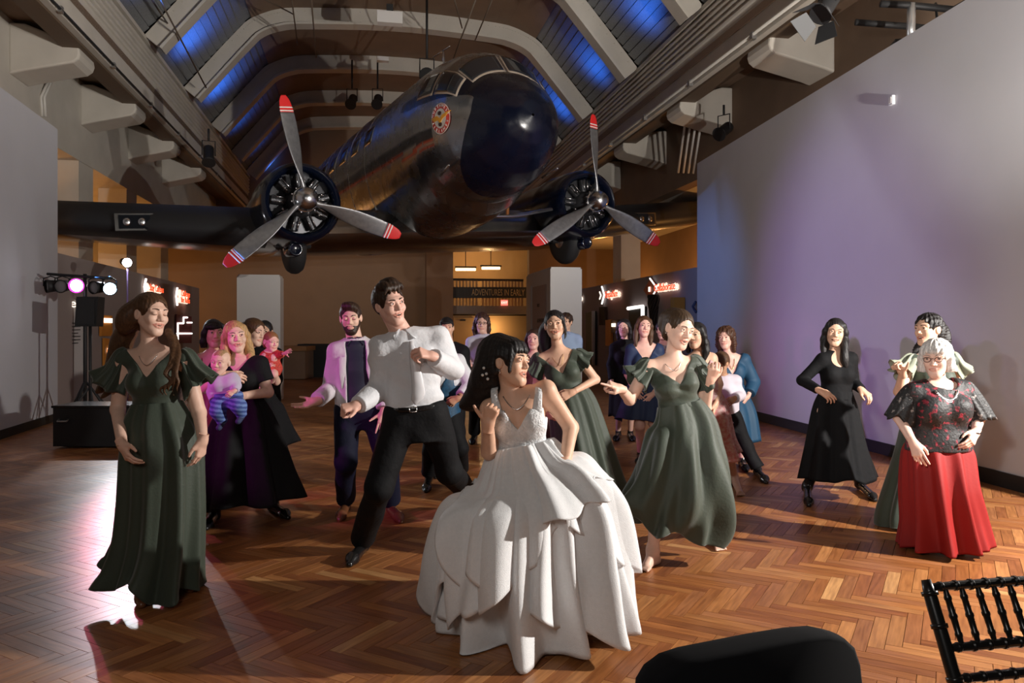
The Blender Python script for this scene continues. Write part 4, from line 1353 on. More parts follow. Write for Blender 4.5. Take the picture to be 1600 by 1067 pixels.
        s.kids.append((name, V, Q, m, None if cols is None else cols(V)))
    def skirt(s, name, rings, m, nf=9, amp=.06, seed=0, hem=.02, na=140, nt=44, x=None, front=None, up_amp=.15, swirl=.5, closed=True, sharp=1., lift=None, wave=0., part=None):
        """rings: (centre xyz, half width, half depth[, x dir]); folds deepen towards the hem"""
        r = random.Random(seed)
        C = np.array([q[0] for q in rings]); W = np.array([[q[1], q[2]] for q in rings])
        pp = spline(np.hstack([C, W]), nt)
        x = s.xh if x is None else nrm(x)
        th = np.linspace(0, 2 * math.pi, na, endpoint=False)
        fo = np.zeros((nt, na))
        ks = [nf, nf + 1 + r.randint(0, 2), max(2, nf // 2), nf * 2 + 1]
        am = [1, .7, .8, .35]
        tt = np.linspace(0, 1, nt)[:, None]
        for k, a_ in zip(ks, am):
            ph = r.uniform(0, 6.3); sw = r.uniform(-swirl, swirl)
            fo += a_ * np.sin(k * th[None] + ph + sw * tt * 3 + wave * np.sin(tt * 5 + ph + th[None]))
        fo = fo / 1.6
        fo = np.sign(fo) * np.abs(fo) ** sharp
        ampt = amp * (up_amp + (1 - up_amp) * tt ** 1.3)
        hemo = np.zeros(na)
        for k in (2, 3, 5, nf):
            hemo += math.sin(r.uniform(0, 6)) * np.sin(k * th + r.uniform(0, 6)) * (.6 if k == nf else 1)
        V = np.zeros((nt, na, 3))
        for i in range(nt):
            c = pp[i, :3]
            t = nrm(pp[min(i + 1, nt - 1), :3] - pp[max(i - 1, 0), :3])
            y = nrm(np.cross(x, -t)); xx = nrm(np.cross(-t, y)) * (-1) * -1
            xx = nrm(x - t * (x @ t))
            sc = 1 + ampt[i, 0] * fo[i] / np.maximum(.5 * (pp[i, 3] + pp[i, 4]), .05) * .5
            V[i] = c + (xx[None] * (np.cos(th) * sc * pp[i, 3])[:, None] + y[None] * (np.sin(th) * sc * pp[i, 4])[:, None])
            V[i, :, 2] += hem * hemo * tt[i, 0] ** 4
        if lift is not None: V = lift(V, th, tt)
        inner = V[-1] * 1.0; ci = pp[-1, :3]
        rows = [V.reshape(-1, 3)]
        inn = ci + (V[-1] - ci) * .975; inn[:, 2] = V[-1][:, 2] + .004
        inn2 = pp[-4, :3] + (V[-4] - pp[-4, :3]) * .955
        rows += [inn, inn2]
        Vv = np.vstack(rows); n = nt + 2
        i, k = np.meshgrid(np.arange(n - 1), np.arange(na), indexing='ij')
        Q = np.stack([i * na + k, i * na + (k + 1) % na, (i + 1) * na + (k + 1) % na, (i + 1) * na + k], -1).reshape(-1, 4)
        Vv[:, 2] = np.maximum(Vv[:, 2], .006)
        s.kids.append((name, Vv, Q, m, None))
        return V
    def flutter(s, e, m, r0=.058, r1=.088, f=.55, seed=0, name='flutter_sleeve', up=.035, amp=.042):
        a = s.J['s' + e]; b = s.J['e' + e]; d = nrm(b - a)
        out = nrm(a - s.sh)
        d2 = nrm(d * .8 + out * .35)
        top = a - d2 * .035 + s.up * .02
        L = np.linalg.norm(b - a)
        r = s.size
        s.skirt(name, [(top, .012, .012), (top + d2 * .02 + out * .005, r0 * .8 * r, r0 * .9 * r), (a + d2 * L * f * .45, r0 * 1.15 * r, r0 * 1.2 * r), (a + d2 * L * f, r1 * r, r1 * r)], m, nf=7, amp=amp, seed=seed, hem=.012, na=70, nt=18, x=s.fs)
    def fy(s, t, x=0., off=0.):
        W, Df, Db = [np.interp(t, T_, np.array(q)) * s.size * s.g for q in PROF[s.sex]]
        return Df * math.sqrt(max(1 - (x / (W + .02)) ** 2, .05)) + off
    def collar(s, m, r=.068, up=.035, flap=.075, open_=.02):
        nk = s.J['nk']; ax = nrm(s.hl(0, -.018, -.06) - nk) * .6 + s.up * .4; ax = nrm(ax)
        mb = MB().lathe(nk - ax * .012 + s.fs * .004, ax, [(r + .012, -.012), (r + .004, up * .9), (r - .002, up), (r - .004, up * .9), (r + .004, -.01)], 28, xdir=s.xs, cap=False)
        for q in (-1, 1):
            a = nk + ax * up + s.fs * (r * .93) + s.xs * q * .010
            b = nk + ax * up * .9 + s.fs * r * .55 + s.xs * q * r * .82
            c = nk - s.up * flap * .55 + s.fs * (r + .022) + s.xs * q * (.045 + open_)
            d = nk - s.up * flap * .25 + s.fs * (r * .75) + s.xs * q * (r * .95 + .012)
            mb.prism([a, b, d, c], s.fs * .006)
        s.kids.append(('collar', mb.V, mb.F, m, None))
    def ribbon(s, name, pts, wd, m, th=.010, xd=None):
        pts = [np.asarray(p_, float) for p_ in pts]
        V = []
        for p_, w in zip(pts, wd):
            x = s.xs if xd is None else xd
            V += [p_ - x * w, p_ - x * w * .8 + s.fs * th, p_ + x * w * .8 + s.fs * th, p_ + x * w, p_ - s.fs * th * .2]
        Fc = [(i * 5 + k, i * 5 + (k + 1) % 5, (i + 1) * 5 + (k + 1) % 5, (i + 1) * 5 + k) for i in range(len(pts) - 1) for k in range(5)]
        n = len(pts)
        Fc += [tuple(range(5))[::-1], tuple((n - 1) * 5 + k for k in range(5))]
        s.kids.append((name, V, Fc, m, None))
    def necklace(s, m, tb=.86, wx=.06, r=.003, beads=0):
        pts = []
        for k in range(13):
            q = -1 + 2 * k / 12
            t = 1.06 - (1.06 - tb) * (1 - abs(q) ** 1.7)
            pts.append(s.T(wx * q, s.fy(t, wx * q, .012), t))
        s.tubes('necklace', pts, r, m, 6)
    def glasses(s, m):
        mb = MB()
        for q in (-1, 1):
            ring = [s.hl(q * .0325 + .021 * math.cos(a), .098 - .004 * abs(math.cos(a)), .004 + .015 * math.sin(a)) for a in np.linspace(0, 2 * math.pi, 17)]
            mb.tube(ring, .0019 * s.hs, 5, cap=False)
            mb.tube([s.hl(q * .053, .094, .008), s.hl(q * .076, .02, .006), s.hl(q * .08, -.01, .002)], .0018 * s.hs, 5)
        mb.tube([s.hl(-.011, .098, .007), s.hl(0, .101, .010), s.hl(.011, .098, .007)], .0019 * s.hs, 5)
        s.kids.append(('glasses', mb.V, mb.F, m, None))
    def beard(s, col, cname, h=.004):
        P_ = [(*ell((0, .020, -.034), (.060, .066, .082)), 0, 'add'), (*ell((0, .046, -.074), (.041, .040, .040)), .02, 'add'), (*rc((-.009, .066, -.098), (.009, .066, -.098), .02, .02), .02, 'add')]
        for q in (-1, 1): P_.append((*rc((q * .052, -.002, -.03), (q * .016, .058, -.096), .0175, .018), .03, 'add'))
        P_.append((lambda X, Y, Z: np.maximum(Z + .048 - np.maximum(np.abs(X) - .036, 0) * 2.2, -Y - .012), A(-.1, -.1, -.15), A(.1, .14, .1), 0, 'int'))
        P_.append((*ell((0, .088, -.0645), (.027, .03, .0115)), .004, 'sub'))
        P_.append((lambda X, Y, Z: .0012 * np.sin(X * 420) * np.sin(Z * 380 + Y * 300), A(-.1, -.1, -.15), A(.1, .14, .1), 0, 'disp'))
        f = Field((-.1, -.06, -.14), (.1, .13, .06), h)
        for fn, a, b, k, op in P_: f.apply(fn, a, b, k, op)
        V, Q = f.mesh(1)
        s.kids.append(('beard', s.hw(V), Q, hairm(cname, col), None))
    def shirt(s, name, m, off=.018, t0=.0, arms=('l', 'r'), f1=1.97, ao=.018, h=.008, wr=.004, extra=(), ro=.006, neck=.058, wf=38, t1=1.12):
        pr = [(*s.torso(off, t0=t0, t1=t1), .01, 'add')]
        for q in s.shoulders(off * .8): pr.append(q)
        pr += s.bust(off)
        for e in arms: pr += s.arm(e, ao, f1=f1, ro=ro)
        if neck: pr.append((*rc(s.J['nk'] - s.up * .02, s.J['nk'] + s.up * .2, neck, neck * 1.5), .004, 'sub'))
        s.cloth(name, pr + list(extra), m, h, wr, wf)
    def trousers(s, m, off=.022, t1=.34, h=.010, f1=1.97, wr=.004, ro=.018, name='trousers'):
        pr = [(*s.torso(off * .7, t0=-.35, t1=t1), .01, 'add')]
        for e in ('l', 'r'): pr += s.leg(e, off, f1=f1, ro=ro)
        s.cloth(name, pr, m, h, wr, 24)
    def shoe(s, e, m, heel=.0, toe=None, boot=0., L=.2, name='shoe', w=1., floor=True):
        j = s.J; a = j['a' + e]; t = j['t' + e] if toe is None else toe
        d = nrm(A(t[0] - a[0], t[1] - a[1], 0)); fz = t[2]
        g = A(a[0], a[1], fz)
        hl = g - d * .05 + A(0, 0, .03 + heel)
        tip = A(t[0], t[1], fz + .018)
        ball = tip - d * .075 + A(0, 0, .014)
        pr = [(*rc(hl, ball, .036 * w, .042 * w), .02, 'add'), (*rc(ball, tip, .041 * w, .024), .03, 'add'), (*rc(a, hl + d * .03, .042 * w, .04 * w), .03, 'add')]
        if boot: pr.append((*rc(hl + d * .035, hl + d * .035 + nrm(j['k' + e] - a) * boot, .045, .05, flat=True), .03, 'add'))
        if heel: pr.append((*rc(hl + A(0, 0, -.01), hl - A(0, 0, .028 + heel), .026, .018), .01, 'add'))
        fl = fz
        pr.append((lambda X, Y, Z: fl + .003 - Z + 0 * X + 0 * Y, hl - .4, hl + .4, 0, 'int'))
        V, Q = s.field_mesh(pr, .006)
        s.kids.append((name, V, Q, m, None))
    def tubes(s, name, pts, r, m, n=6, flat=None):
        mb = MB().tube(pts, r, n, flat=flat); s.kids.append((name, mb.V, mb.F, m, None))
    def finish(s):
        V = np.vstack([p[0] for p in s.pieces]); C = np.vstack([p[2] for p in s.pieces])
        n = 0; Qs = []
        for p in s.pieces:
            Qs.append(p[1] + n); n += len(p[0])
        root = mk(s.name, V, np.vstack(Qs), skin(s.tone), None, s.org, cols=C)
        tag(root, s.label, 'person' if s.name == 'person' else s.name, s.group)
        for k in s.kids:
            nm, v, fcs, m, cl = k[:5]
            fcs = fcs if isinstance(fcs, np.ndarray) else fcs
            o = mk(nm, np.array(v), fcs, m, root, s.org, cols=cl)
            if nm in ('collar', 'tie', 'glasses'): pass
        s.root = root
        return root
# ------------------------------------------------------------------ the dancers
M_green = mat('sage_chiffon', (.036, .051, .033), .62, noise=.08, nscale=5, bump=.10, bscale=60, sheen=.25)
M_blk = mat('black_jersey', (.007, .007, .008), .8, spec=.2, bump=.3, bscale=18)
M_navy = mat('navy_cloth', (.008, .009, .024), .75, spec=.2, bump=.4, bscale=14)
M_trou = mat('black_suiting', (.007, .007, .008), .75, spec=.2, bump=.4, bscale=14)
M_shirt = mat('white_cotton', (.74, .75, .78), .7, bump=.55, bscale=15)
M_leather = mat('black_leather', (.012, .011, .011), .22)
M_brownl = mat('tan_leather', (.16, .06, .025), .3)
M_gold = mat('gold', (.75, .52, .22), .3, metal=1.)
M_silver = mat('silver', (.75, .75, .76), .25, metal=1.)
M_gown = mat('bridal_organza', (.80, .81, .82), .72, noise=.03, nscale=60, bump=.25, bscale=240, sheen=.2)
M_lace = mat('bridal_lace', (.80, .81, .82), .7, noise=.10, nscale=55, bump=.6, bscale=95)
BLACKH, DKBR, BRN, BLND, GREY = (.012, .010, .010), (.035, .018, .010), (.085, .040, .018), (.50, .30, .13), (.62, .60, .57)
FAR = dict(h=.014)

def feet(p, m, **k):
    for e in ('l', 'r'):
        if 't' + e in p.J: p.shoe(e, m, **k)

# --- bride
p = Person('bride in white ruffled gown looking to her side, thumb over shoulder', 4.05, dict(
    hd=(796, 566, .0), nk=(800, 622, .02), sl=(766, 640, .03), sr=(853, 610, 0), el=(764, 706, -.06), er=(892, 668, .06), wl=(763, 664, -.20), wr=(883, 726, -.12),
    hl=(786, 757, 0), hr=(850, 753, 0)), tone='tan', h=.008, hs=1.08, armg=1.12)
p.set_head(58, 4, 4); p.head(smile=.35, open_=.55, gaze=(.25, .0), wide=1.04, nose=.9, h=.003)
p.body(legs=False)
p.hand('l', (768, 632, -.22), (-.2, -.9, .1), 'thumb', .98, h=.0028); p.hand('r', (884, 756, -.15), (.4, -.9, .0), 'fist', .98, h=.0028)
p.hair(BLACKH, 'black', 'up', vol=.012, h=.0042, locks=[
    ('h', [(.0, -.06, .09), (.0, -.11, .05), (.0, -.115, -.01)], [.055, .06, .045], .03),
    ('w', [(768, 560, .05), (758, 590, .07), (748, 615, .10), (735, 628, .12), (722, 634, .14)], [.060, .065, .055, .035, .008], .03),
    ('w', [(775, 585, .06), (765, 608, .07), (752, 625, .09)], [.045, .04, .01], .02),
    ] + [('h', [(q * .8, .070 - abs(q) * .3, .088), (q, .092 - abs(q) * .45, .056), (q * 1.04, .094 - abs(q) * .5, .036)], [.014, .009, .002], .004) for q in (-.05, -.036, -.02, -.004, .012, .028, .044)] + [
    ('h', [(-.058, .05, .07), (-.068, .052, .02), (-.070, .045, -.03), (-.069, .042, -.055)], [.012, .007, .005, .002])])
mbp = MB()
for q in ((756, 575), (760, 584), (762, 592), (754, 586)):
    mbp.ball(p.px(q[0], q[1], -.03), .008, 8, 6)
p.kids.append(('pearl_pin', mbp.V, mbp.F, mat('pearl', (.8, .8, .78), .2), None))
p.cloth('bodice', [(*p.torso(.012, t0=.38, t1=1.06), .01, 'add')] + [(q[0], q[1], q[2], .05, 'add') for q in p.shoulders(.010)] + p.bust(.012, 1.05) +
        [(*p.vneck(.66, 1.55), .004, 'sub'), (*p.slot(-.5, .5, .90, 1.5, -.5), .004, 'sub'), (*p.slot(.135, .5, .78, 1.4, -.5), .006, 'sub'), (*p.slot(-.5, -.135, .78, 1.4, -.5), .006, 'sub')], M_lace, .0055, .0012, 120)
w = p.ring(.47, .019); D0 = 4.05
R0 = [(w[0], w[1], w[2]), (p.px(820, 725), .205, .19), (p.px(828, 752), .30, .28), (p.px(831, 786), .39, .36)]
p.skirt('gown_underskirt', R0 + [(p.px(829, 860), .425, .42), (p.px(831, 920), .435, .45), (p.px(836, 971), .435, .47)], M_gown, nf=10, amp=.20, seed=4, hem=.0, na=260, nt=50, wave=.4)
def cascade(hbase, amp, ph, nfl, flare, rr):
    def f(V, th, tt):
        # pull the hem up along a wavy line, and flare the free edge outwards
        top = V[0].mean(0)
        nt = V.shape[0]
        cut = hbase + amp * np.sin(2 * th + ph) + .5 * amp * np.sin(3 * th + ph * 1.7) + .25 * amp * np.sin(5 * th + ph * 2.3)
        out = np.zeros_like(V)
        for j in range(V.shape[1]):
            tq = np.linspace(0, np.clip(cut[j], .2, .98), nt)
            for a in range(3): out[:, j, a] = np.interp(tq, tt[:, 0], V[:, j, a])
            cx = V[:, j].copy()
            ax_ = np.array([top[0], top[1]])
            d = out[:, j, :2] - ax_
            r = np.linalg.norm(d, axis=1, keepdims=True) + 1e-6
            fl = np.linspace(0, 1, nt)[:, None] ** 3 * flare * (1 + .8 * math.sin(nfl * th[j] + ph * 3)) + rr * np.linspace(0, 1, nt)[:, None] ** .5
            out[:, j, :2] += d / r * fl
            out[:, j, 2] -= (np.linspace(0, 1, nt) ** 6 * .02 * math.sin(nfl * 1.7 * th[j]))
        return out
    return f
full = R0 + [(p.px(829, 860), .435, .43), (p.px(831, 920), .45, .46), (p.px(836, 975), .455, .49)]
for nm, hb, am, ph, nfl, fl, rr, sd in (('gown_tier', .88, .12, .4, 9, .03, .008, 11), ('gown_tier', .70, .20, 2.1, 8, .035, .020, 12), ('gown_tier', .50, .20, 4.2, 7, .045, .036, 13)):
    p.skirt(nm, full, M_gown, nf=9, amp=.24, seed=sd, hem=0, na=300, nt=52, lift=cascade(hb, am, ph, nfl, fl, rr), wave=.8, up_amp=.22)
for e, q in (('l', -1), ('r', 1)):
    x0 = q * .105
    p.ribbon('strap', [p.T(x0 * .93, p.fy(.84, x0, .016), .80), p.T(x0 * 1.02, p.fy(.95, x0, .018), .95), p.T(x0 * 1.10, .062, 1.06), p.T(x0 * 1.12, .038, 1.14), p.T(x0 * 1.12, -.008, 1.185), p.T(x0 * 1.08, -.06, 1.12), p.T(x0, -.095, .9)], [.030, .024, .020, .019, .018, .018, .022], M_lace, .010)
p.necklace(M_silver, .90, .070, .0035)
p.tubes('earring', [p.hl(-.083, -.005, -.034), p.hl(-.084, -.004, -.055)], .004, M_silver)
p.finish()

# --- groom
p = Person('tall groom in white shirt and loosened white tie, fists out, stepping wide', 4.95, dict(
    hd=(609, 475, -.05), nk=(630, 522, 0), sl=(596, 546, -.02), sr=(684, 530, .06), el=(594, 607, .02), er=(708, 577, .10), wl=(558, 633, -.20), wr=(676, 557, -.16),
    hl=(622, 655, 0), hr=(678, 645, .02), kl=(592, 762, -.10), kr=(702, 735, .16), al=('a', 566, 862), tl=('g', 546, 886), ar=('a', 742, 800), tr=('g', 762, 812)), sex='m', tone='rosy', h=.009, hs=1.12, armg=1.08)
p.set_head(30, -2, -13); p.head(lip=(.92, .66, .62), smile=1., open_=.55, gaze=(.3, .1), h=.003, wide=.98, chin=1.1, brow=(.05, .03, .02), browr=.0034)
p.body()
p.hand('l', (532, 640, -.26), (-.1, -.8, .9), 'thumb', 1.06, h=.0028); p.hand('r', (650, 548, -.22), (.1, -.7, .8), 'loose', 1.06, h=.0028)
p.hair(DKBR, 'dark_brown', 'short', vol=.004, openc=(0, .082, -.034), locks=[('h', [(q * .5 - .01, .045, .105), (q + .008, .078, .098), (q * 1.25 + s_, .094 - abs(q) * .4, z_)], [.022, .014, .003], .005) for q, s_, z_ in ((-.052, -.006, .06), (-.030, .0, .062), (-.008, .008, .070), (.016, -.004, .058), (.038, .004, .066))] +
       [('h', [(-.02, .0, .118), (.01, .045, .124), (.035, .07, .105)], [.026, .026, .012]), ('h', [(-.05, .0, .10), (-.04, .04, .112), (-.02, .07, .105)], [.024, .022, .010])])
wrs = []
p.shirt('shirt', M_shirt, .020, .12, h=.0065, wr=.0065, wf=52, ao=.022, ro=.004)
p.collar(M_shirt, .070)
fy = lambda t, x=0: p.T(x, p.fy(t, x, .032), t)
p.ribbon('tie', [fy(1.04), fy(.98), fy(.95, .002), fy(.75, .012), fy(.5, .026), fy(.34, .03), fy(.25, .02), fy(.18, .006)], [.014, .018, .020, .030, .038, .044, .040, .006], mat('white_satin', (.74, .74, .77), .35))
p.trousers(M_trou, .024, .14, h=.009)
p.cloth('belt', [(*p.torso(.028, t0=.08, t1=.155), .0, 'add')], M_leather, .007)
b0 = p.T(-.01, p.fy(.12, 0, .034), .118)
mb = MB()
for a, b in (((-.022, .016), (.022, .016)), ((.022, .016), (.022, -.016)), ((.022, -.016), (-.022, -.016)), ((-.022, -.016), (-.022, .016))):
    mb.tube([b0 + p.xs * a[0] + p.up * a[1], b0 + p.xs * b[0] + p.up * b[1]], .0035, 6)
p.kids.append(('buckle', mb.V, mb.F, M_silver, None))
feet(p, M_leather)
p.finish()

# --- bridesmaid at the photo's left
p = Person('smiling bridesmaid in dark green gown with long brown curls, arms hanging down', 4.5, dict(
    hd=(236, 491, 0), nk=(234, 545, .02), sl=(194, 562, .02), sr=(288, 563, 0), el=(184, 640, .02), er=(311, 645, .03), wl=(191, 695, -.22), wr=(317, 688, -.12),
    hl=(222, 690, 0), hr=(276, 690, 0), al=('a', 225, 922), tl=('g', 221, 950), ar=('a', 292, 905), tr=('g', 297, 926)), tone='fair', h=.008, hs=1.06, armg=1.1)
p.set_head(33, -2, 3); p.head(smile=1., open_=.35, closed=True, h=.003, wide=1.0)
p.body()
p.hand('l', (212, 737, -.30), (-.8, -.5, .1), 'relax', h=.0028); p.hand('r', (312, 712, -.12), (.9, -.3, .1), 'relax', h=.0028)
p.hair(BRN, 'warm_brown', 'up', vol=.004, locks=[
    ('h', [(-.05, -.07, .03), (-.075, -.10, -.02), (-.08, -.115, -.08)], [.038, .042, .036], .03),
    ('w', [(205, 505, .08), (192, 530, .10), (186, 552, .12), (178, 580, .14), (166, 600, .16), (152, 612, .15)], [.045, .05, .05, .042, .025, .006], .03),
    ('w', [(178, 590, .14), (172, 608, .12), (158, 622, .12)], [.03, .02, .005]),
    ('w', [(263, 518, .04), (271, 540, -.05), (269, 560, -.13)], [.020, .020, .014], .004)] + [
    ('w', [(265 + k * 2.2, 522 + k, .04), (270 + k * 2.4, 548, -.08), (266 + k * 3.2 + 2 * math.sin(k), 568, -.15), (258 + k * 5 - 3 * math.sin(k * 2), 584, -.185), (263 + k * 4.4 + 3 * math.cos(k), 596, -.19), (250 + k * 6.5, 608 + 4 * math.sin(k * 3), -.19), (256 + k * 5.5, 618 + 5 * math.sin(k * 3), -.185)], [.011, .012, .011, .009, .007, .005, .0015], .003) for k in range(5)])
p.cloth('bodice', [(*p.torso(.012, t0=.38, t1=1.07), .01, 'add')] + [(q[0], q[1], q[2], .05, 'add') for q in p.shoulders(.010)] + p.bust(.012) + [(*p.vneck(.80, 1.15), .004, 'sub'), (*ell(p.J['nk'] + p.up * .05, (.085, .12, .10), [p.xs, p.fs, p.up]), .006, 'sub')], M_green, .0065, .002, 60)
p.flutter('l', M_green, seed=1, r1=.105, f=.6); p.flutter('r', M_green, seed=2, r1=.10, f=.55)
w = p.ring(.48, .018)
p.skirt('gown_skirt', [w, (p.T(0, 0, .22), .195, .155), (p.px(254, 705), .222, .19), (p.px(254, 780), .228, .20), (p.px(250, 845), .235, .21), (p.px(243, 885), .255, .23), (p.px(237, 908), .285, .25)], M_green, nf=8, amp=.11, seed=5, hem=.035, na=200, nt=56, sharp=.9, wave=.3)
p.necklace(M_silver, .94, .055, .0022)
p.tubes('bracelet', [p.J['wl'] + .030 * (p.xs * math.cos(a) + p.fs * math.sin(a)) for a in np.linspace(0, 6.28, 16)], .0022, M_gold)
mbp = MB()
for q in ((210, 476), (211, 481), (206, 484)): mbp.ball(p.px(q[0], q[1], -.04), .006, 6, 5)
p.kids.append(('pearl_pin', mbp.V, mbp.F, mat('pearl', (.8, .8, .78), .2), None))
feet(p, M_brownl, w=.85)
p.finish()

# --- mother and baby
p = Person('blonde woman in black dress holding a baby on her hip', 6.1, dict(
    hd=(368, 526, 0), nk=(376, 559, .02), sl=(343, 574, 0), sr=(405, 570, 0), el=(320, 606, -.08), er=(419, 613, .0), wl=(356, 586, -.30), wr=(376, 619, -.28),
    hl=(358, 655, 0), hr=(400, 655, 0), al=('a', 334, 812), tl=('g', 322, 829), ar=('a', 428, 798), tr=('g', 450, 812)), tone='fair', hs=1.08, h=.009, armg=1.15, girth=1.06)
p.set_head(8, 2, -6); p.head(smile=.6, open_=.4, gaze=(.1, 0), wide=1.02)
p.body(); p.hand('l', (382, 592, -.28), (-.1, -.9, .4), 'hold', h=.0035); p.hand('r', (346, 612, -.34), (0, -.9, .2), 'hold', h=.0035)
p.hair(BLND, 'blonde', 'long', locks=[('h', [(.078, .0, -.05), (.085, .02, -.12), (.075, .06, -.19), (.05, .085, -.25)], [.03, .03, .028, .012]), ('h', [(-.078, .0, -.05), (-.085, .02, -.12), (-.08, .05, -.18)], [.028, .03, .02])])
p.shirt('dress_top', M_blk, .016, .25, f1=.62, ao=.02, ro=.015, h=.008, wr=.003, extra=[(*p.vneck(.86, 1.3), .004, 'sub')])
p.skirt('dress_skirt', [p.ring(.40, .02), p.ring(.1, .04), (p.px(380, 680), .27, .23), (p.px(384, 740), .34, .29), (p.px(388, 782), .40, .34)], M_blk, nf=7, amp=.12, seed=8, hem=.02, na=150)
feet(p, M_leather, boot=.25)
p.finish()
p = Person('baby in lavender top and blue striped leggings held by the blonde woman', 5.72, dict(
    hd=(344, 566, 0), nk=(348, 588, .02), sl=(337, 595, 0), sr=(364, 591, .02), el=(330, 612, -.02), er=(370, 603, -.02), wl=(334, 626, -.06), wr=(366, 611, -.08),
    hl=(345, 622, 0), hr=(362, 620, .02), kl=(340, 642, -.07), kr=(373, 634, -.07), al=(348, 660, -.02), ar=(378, 650, -.03)), tone='fair', size=.56, hs=.80, h=.006, lift=True, girth=1.15)
p.set_head(-22, -4, 4, ); p.head(gaze=(-.2, 0), wide=1.1, nose=.8, chin=.8, browr=.0012, iris=(.10, .16, .25))
p.body(); p.hand('l', (336, 634, -.07), (-1, 0, 0), 'hold', .5, h=.004); p.hand('r', (360, 615, -.10), (0, -1, 0), 'hold', .5, h=.004)
p.hair((.45, .28, .14), 'baby_fuzz', 'short', vol=-.005, h=.0045, strand=0)
p.shirt('top', mat('lavender_knit', (.55, .48, .62), .8), .012, .0, f1=1.9, ao=.012, h=.006, wr=.0015, neck=.036)
def strp(V):
    return np.where((np.sin(V[:, 2:3] * 190 + V[:, 0:1] * 30) > 0), A(.05, .09, .30), A(.16, .26, .55))
p.cloth('leggings', [(*p.torso(.014, t0=-.4, t1=.2), .01, 'add')] + p.leg('l', .016) + p.leg('r', .016), mat('striped_knit', (1, 1, 1), .8, attr='Col'), .006, .001, cols=strp)
for e in ('l', 'r'):
    a = p.J['a' + e]; p.cloth('sock', [(*rc(a, a + A(-.01, -.05, -.035), .024, .021), .01, 'add')], mat('sock_navy', (.03, .04, .10), .8), .006)
p.finish()

# --- woman behind the mother
p = Person('woman with short black hair and dusty rose dress behind the blonde woman', 6.9, dict(
    hd=(334, 521, 0), nk=(332, 552, .02), sl=(312, 562, 0), sr=(353, 562, 0), el=(308, 605, 0), er=(360, 600, 0), wl=(318, 640, -.1), wr=(350, 640, -.1), hl=(320, 643, 0), hr=(350, 643, 0),
    al=('a', 322, 775), ar=('a', 352, 775), tl=('g', 318, 788), tr=('g', 356, 788)), tone='tan', hs=1.08, **FAR)
p.set_head(12, 0, 0); p.head(h=.0045, nose=.9, gaze=(.1, 0)); p.body(); p.hand('l', (322, 655, -.1), (-1, 0, 0), h=.005); p.hand('r', (345, 655, -.1), (1, 0, 0), h=.005)
p.hair(BLACKH, 'black', 'long', h=.006, bangs=(-.02, .03), cut=[(lambda X, Y, Z: np.maximum(-.12 - Z, -9) + 0 * X + 0 * Y, A(-.2, -.2, -.4), A(.2, .2, .2), 0, 'int')])
M_rose = mat('rose_satin', (.30, .06, .07), .45)
p.cloth('bodice', [(*p.torso(.014, t0=.25, t1=.92), .01, 'add')] + p.bust(.014) + [(*p.vneck(.82, .5, tw=.1), .004, 'sub')], M_rose, .009, .002)
for q in (-1, 1): p.tubes('strap', [p.T(q * .07, p.fy(.86, q * .07, .02), .86), p.T(q * .075, .05, 1.04), p.T(q * .075, -.01, 1.08)], .006, M_rose)
p.skirt('dress_skirt', [p.ring(.35, .016), p.ring(.05, .03), (p.px(334, 700), .24, .22), (p.px(334, 765), .28, .26)], M_rose, nf=6, amp=.08, seed=3, na=90, nt=30)
feet(p, M_leather); p.finish()

# --- woman with toddler, and the man hidden behind
p = Person('brown-haired woman in black dress carrying a toddler, looking aside', 7.3, dict(
    hd=(397, 519, 0), nk=(396, 547, .02), sl=(380, 560, .02), sr=(418, 560, 0), el=(376, 600, 0), er=(432, 596, -.02), wl=(395, 605, -.2), wr=(424, 576, -.22), hl=(386, 640, 0), hr=(417, 640, 0),
    al=('a', 392, 765), ar=('a', 425, 765), tl=('g', 388, 778), tr=('g', 430, 777)), tone='fair', hs=1.08, **FAR)
p.set_head(48, -8, 4); p.head(h=.0045); p.body(); p.hand('l', (415, 600, -.22), (0, -1, .2), 'hold', h=.005); p.hand('r', (418, 566, -.24), (0, -1, .2), 'hold', h=.005)
p.hair(BRN, 'warm_brown', 'up', h=.006, vol=.006, locks=[('h', [(0, -.09, .03), (0, -.13, .0)], [.05, .03], .03), ('h', [(-.07, .0, .0), (-.075, -.01, -.08), (-.07, .0, -.14)], [.02, .02, .01])])
p.shirt('dress_top', M_blk, .016, .25, f1=.5, ao=.018, ro=.01, h=.01, wr=.002, neck=0)
p.skirt('dress_skirt', [p.ring(.35, .02), p.ring(.05, .05), (p.px(408, 665), .23, .22), (p.px(414, 700), .27, .25)], M_blk, nf=6, amp=.1, seed=9, na=90, nt=30)
feet(p, M_leather); p.finish()
p = Person('toddler with sandy hair and red patterned dress on a woman\'s arm', 6.98, dict(
    hd=(424, 534, 0), nk=(422, 548, .01), sl=(415, 553, 0), sr=(431, 552, 0), el=(412, 564, -.02), er=(438, 554, -.04), wl=(418, 571, -.07), wr=(445, 552, -.08), hl=(416, 576, 0), hr=(427, 575, 0),
    kl=(416, 586, -.09), kr=(428, 585, -.09), al=(418, 597, -.03), ar=(426, 596, -.03)), tone='rosy', size=.52, hs=.78, h=.008, lift=True, girth=1.1)
p.set_head(28, -6, 0); p.head(h=.0045, wide=1.08, nose=.8, chin=.85, browr=.0012); p.body(); p.hand('l', (424, 572, -.09), (0, -1, 0), 'hold', .5, h=.005); p.hand('r', (449, 550, -.1), (0, -1, .3), 'open', .5, h=.005)
p.hair((.28, .13, .05), 'sandy', 'up', h=.006, strand=0)
M_redp = mat('red_print', (.55, .06, .04), .7, noise=.5, nscale=90)
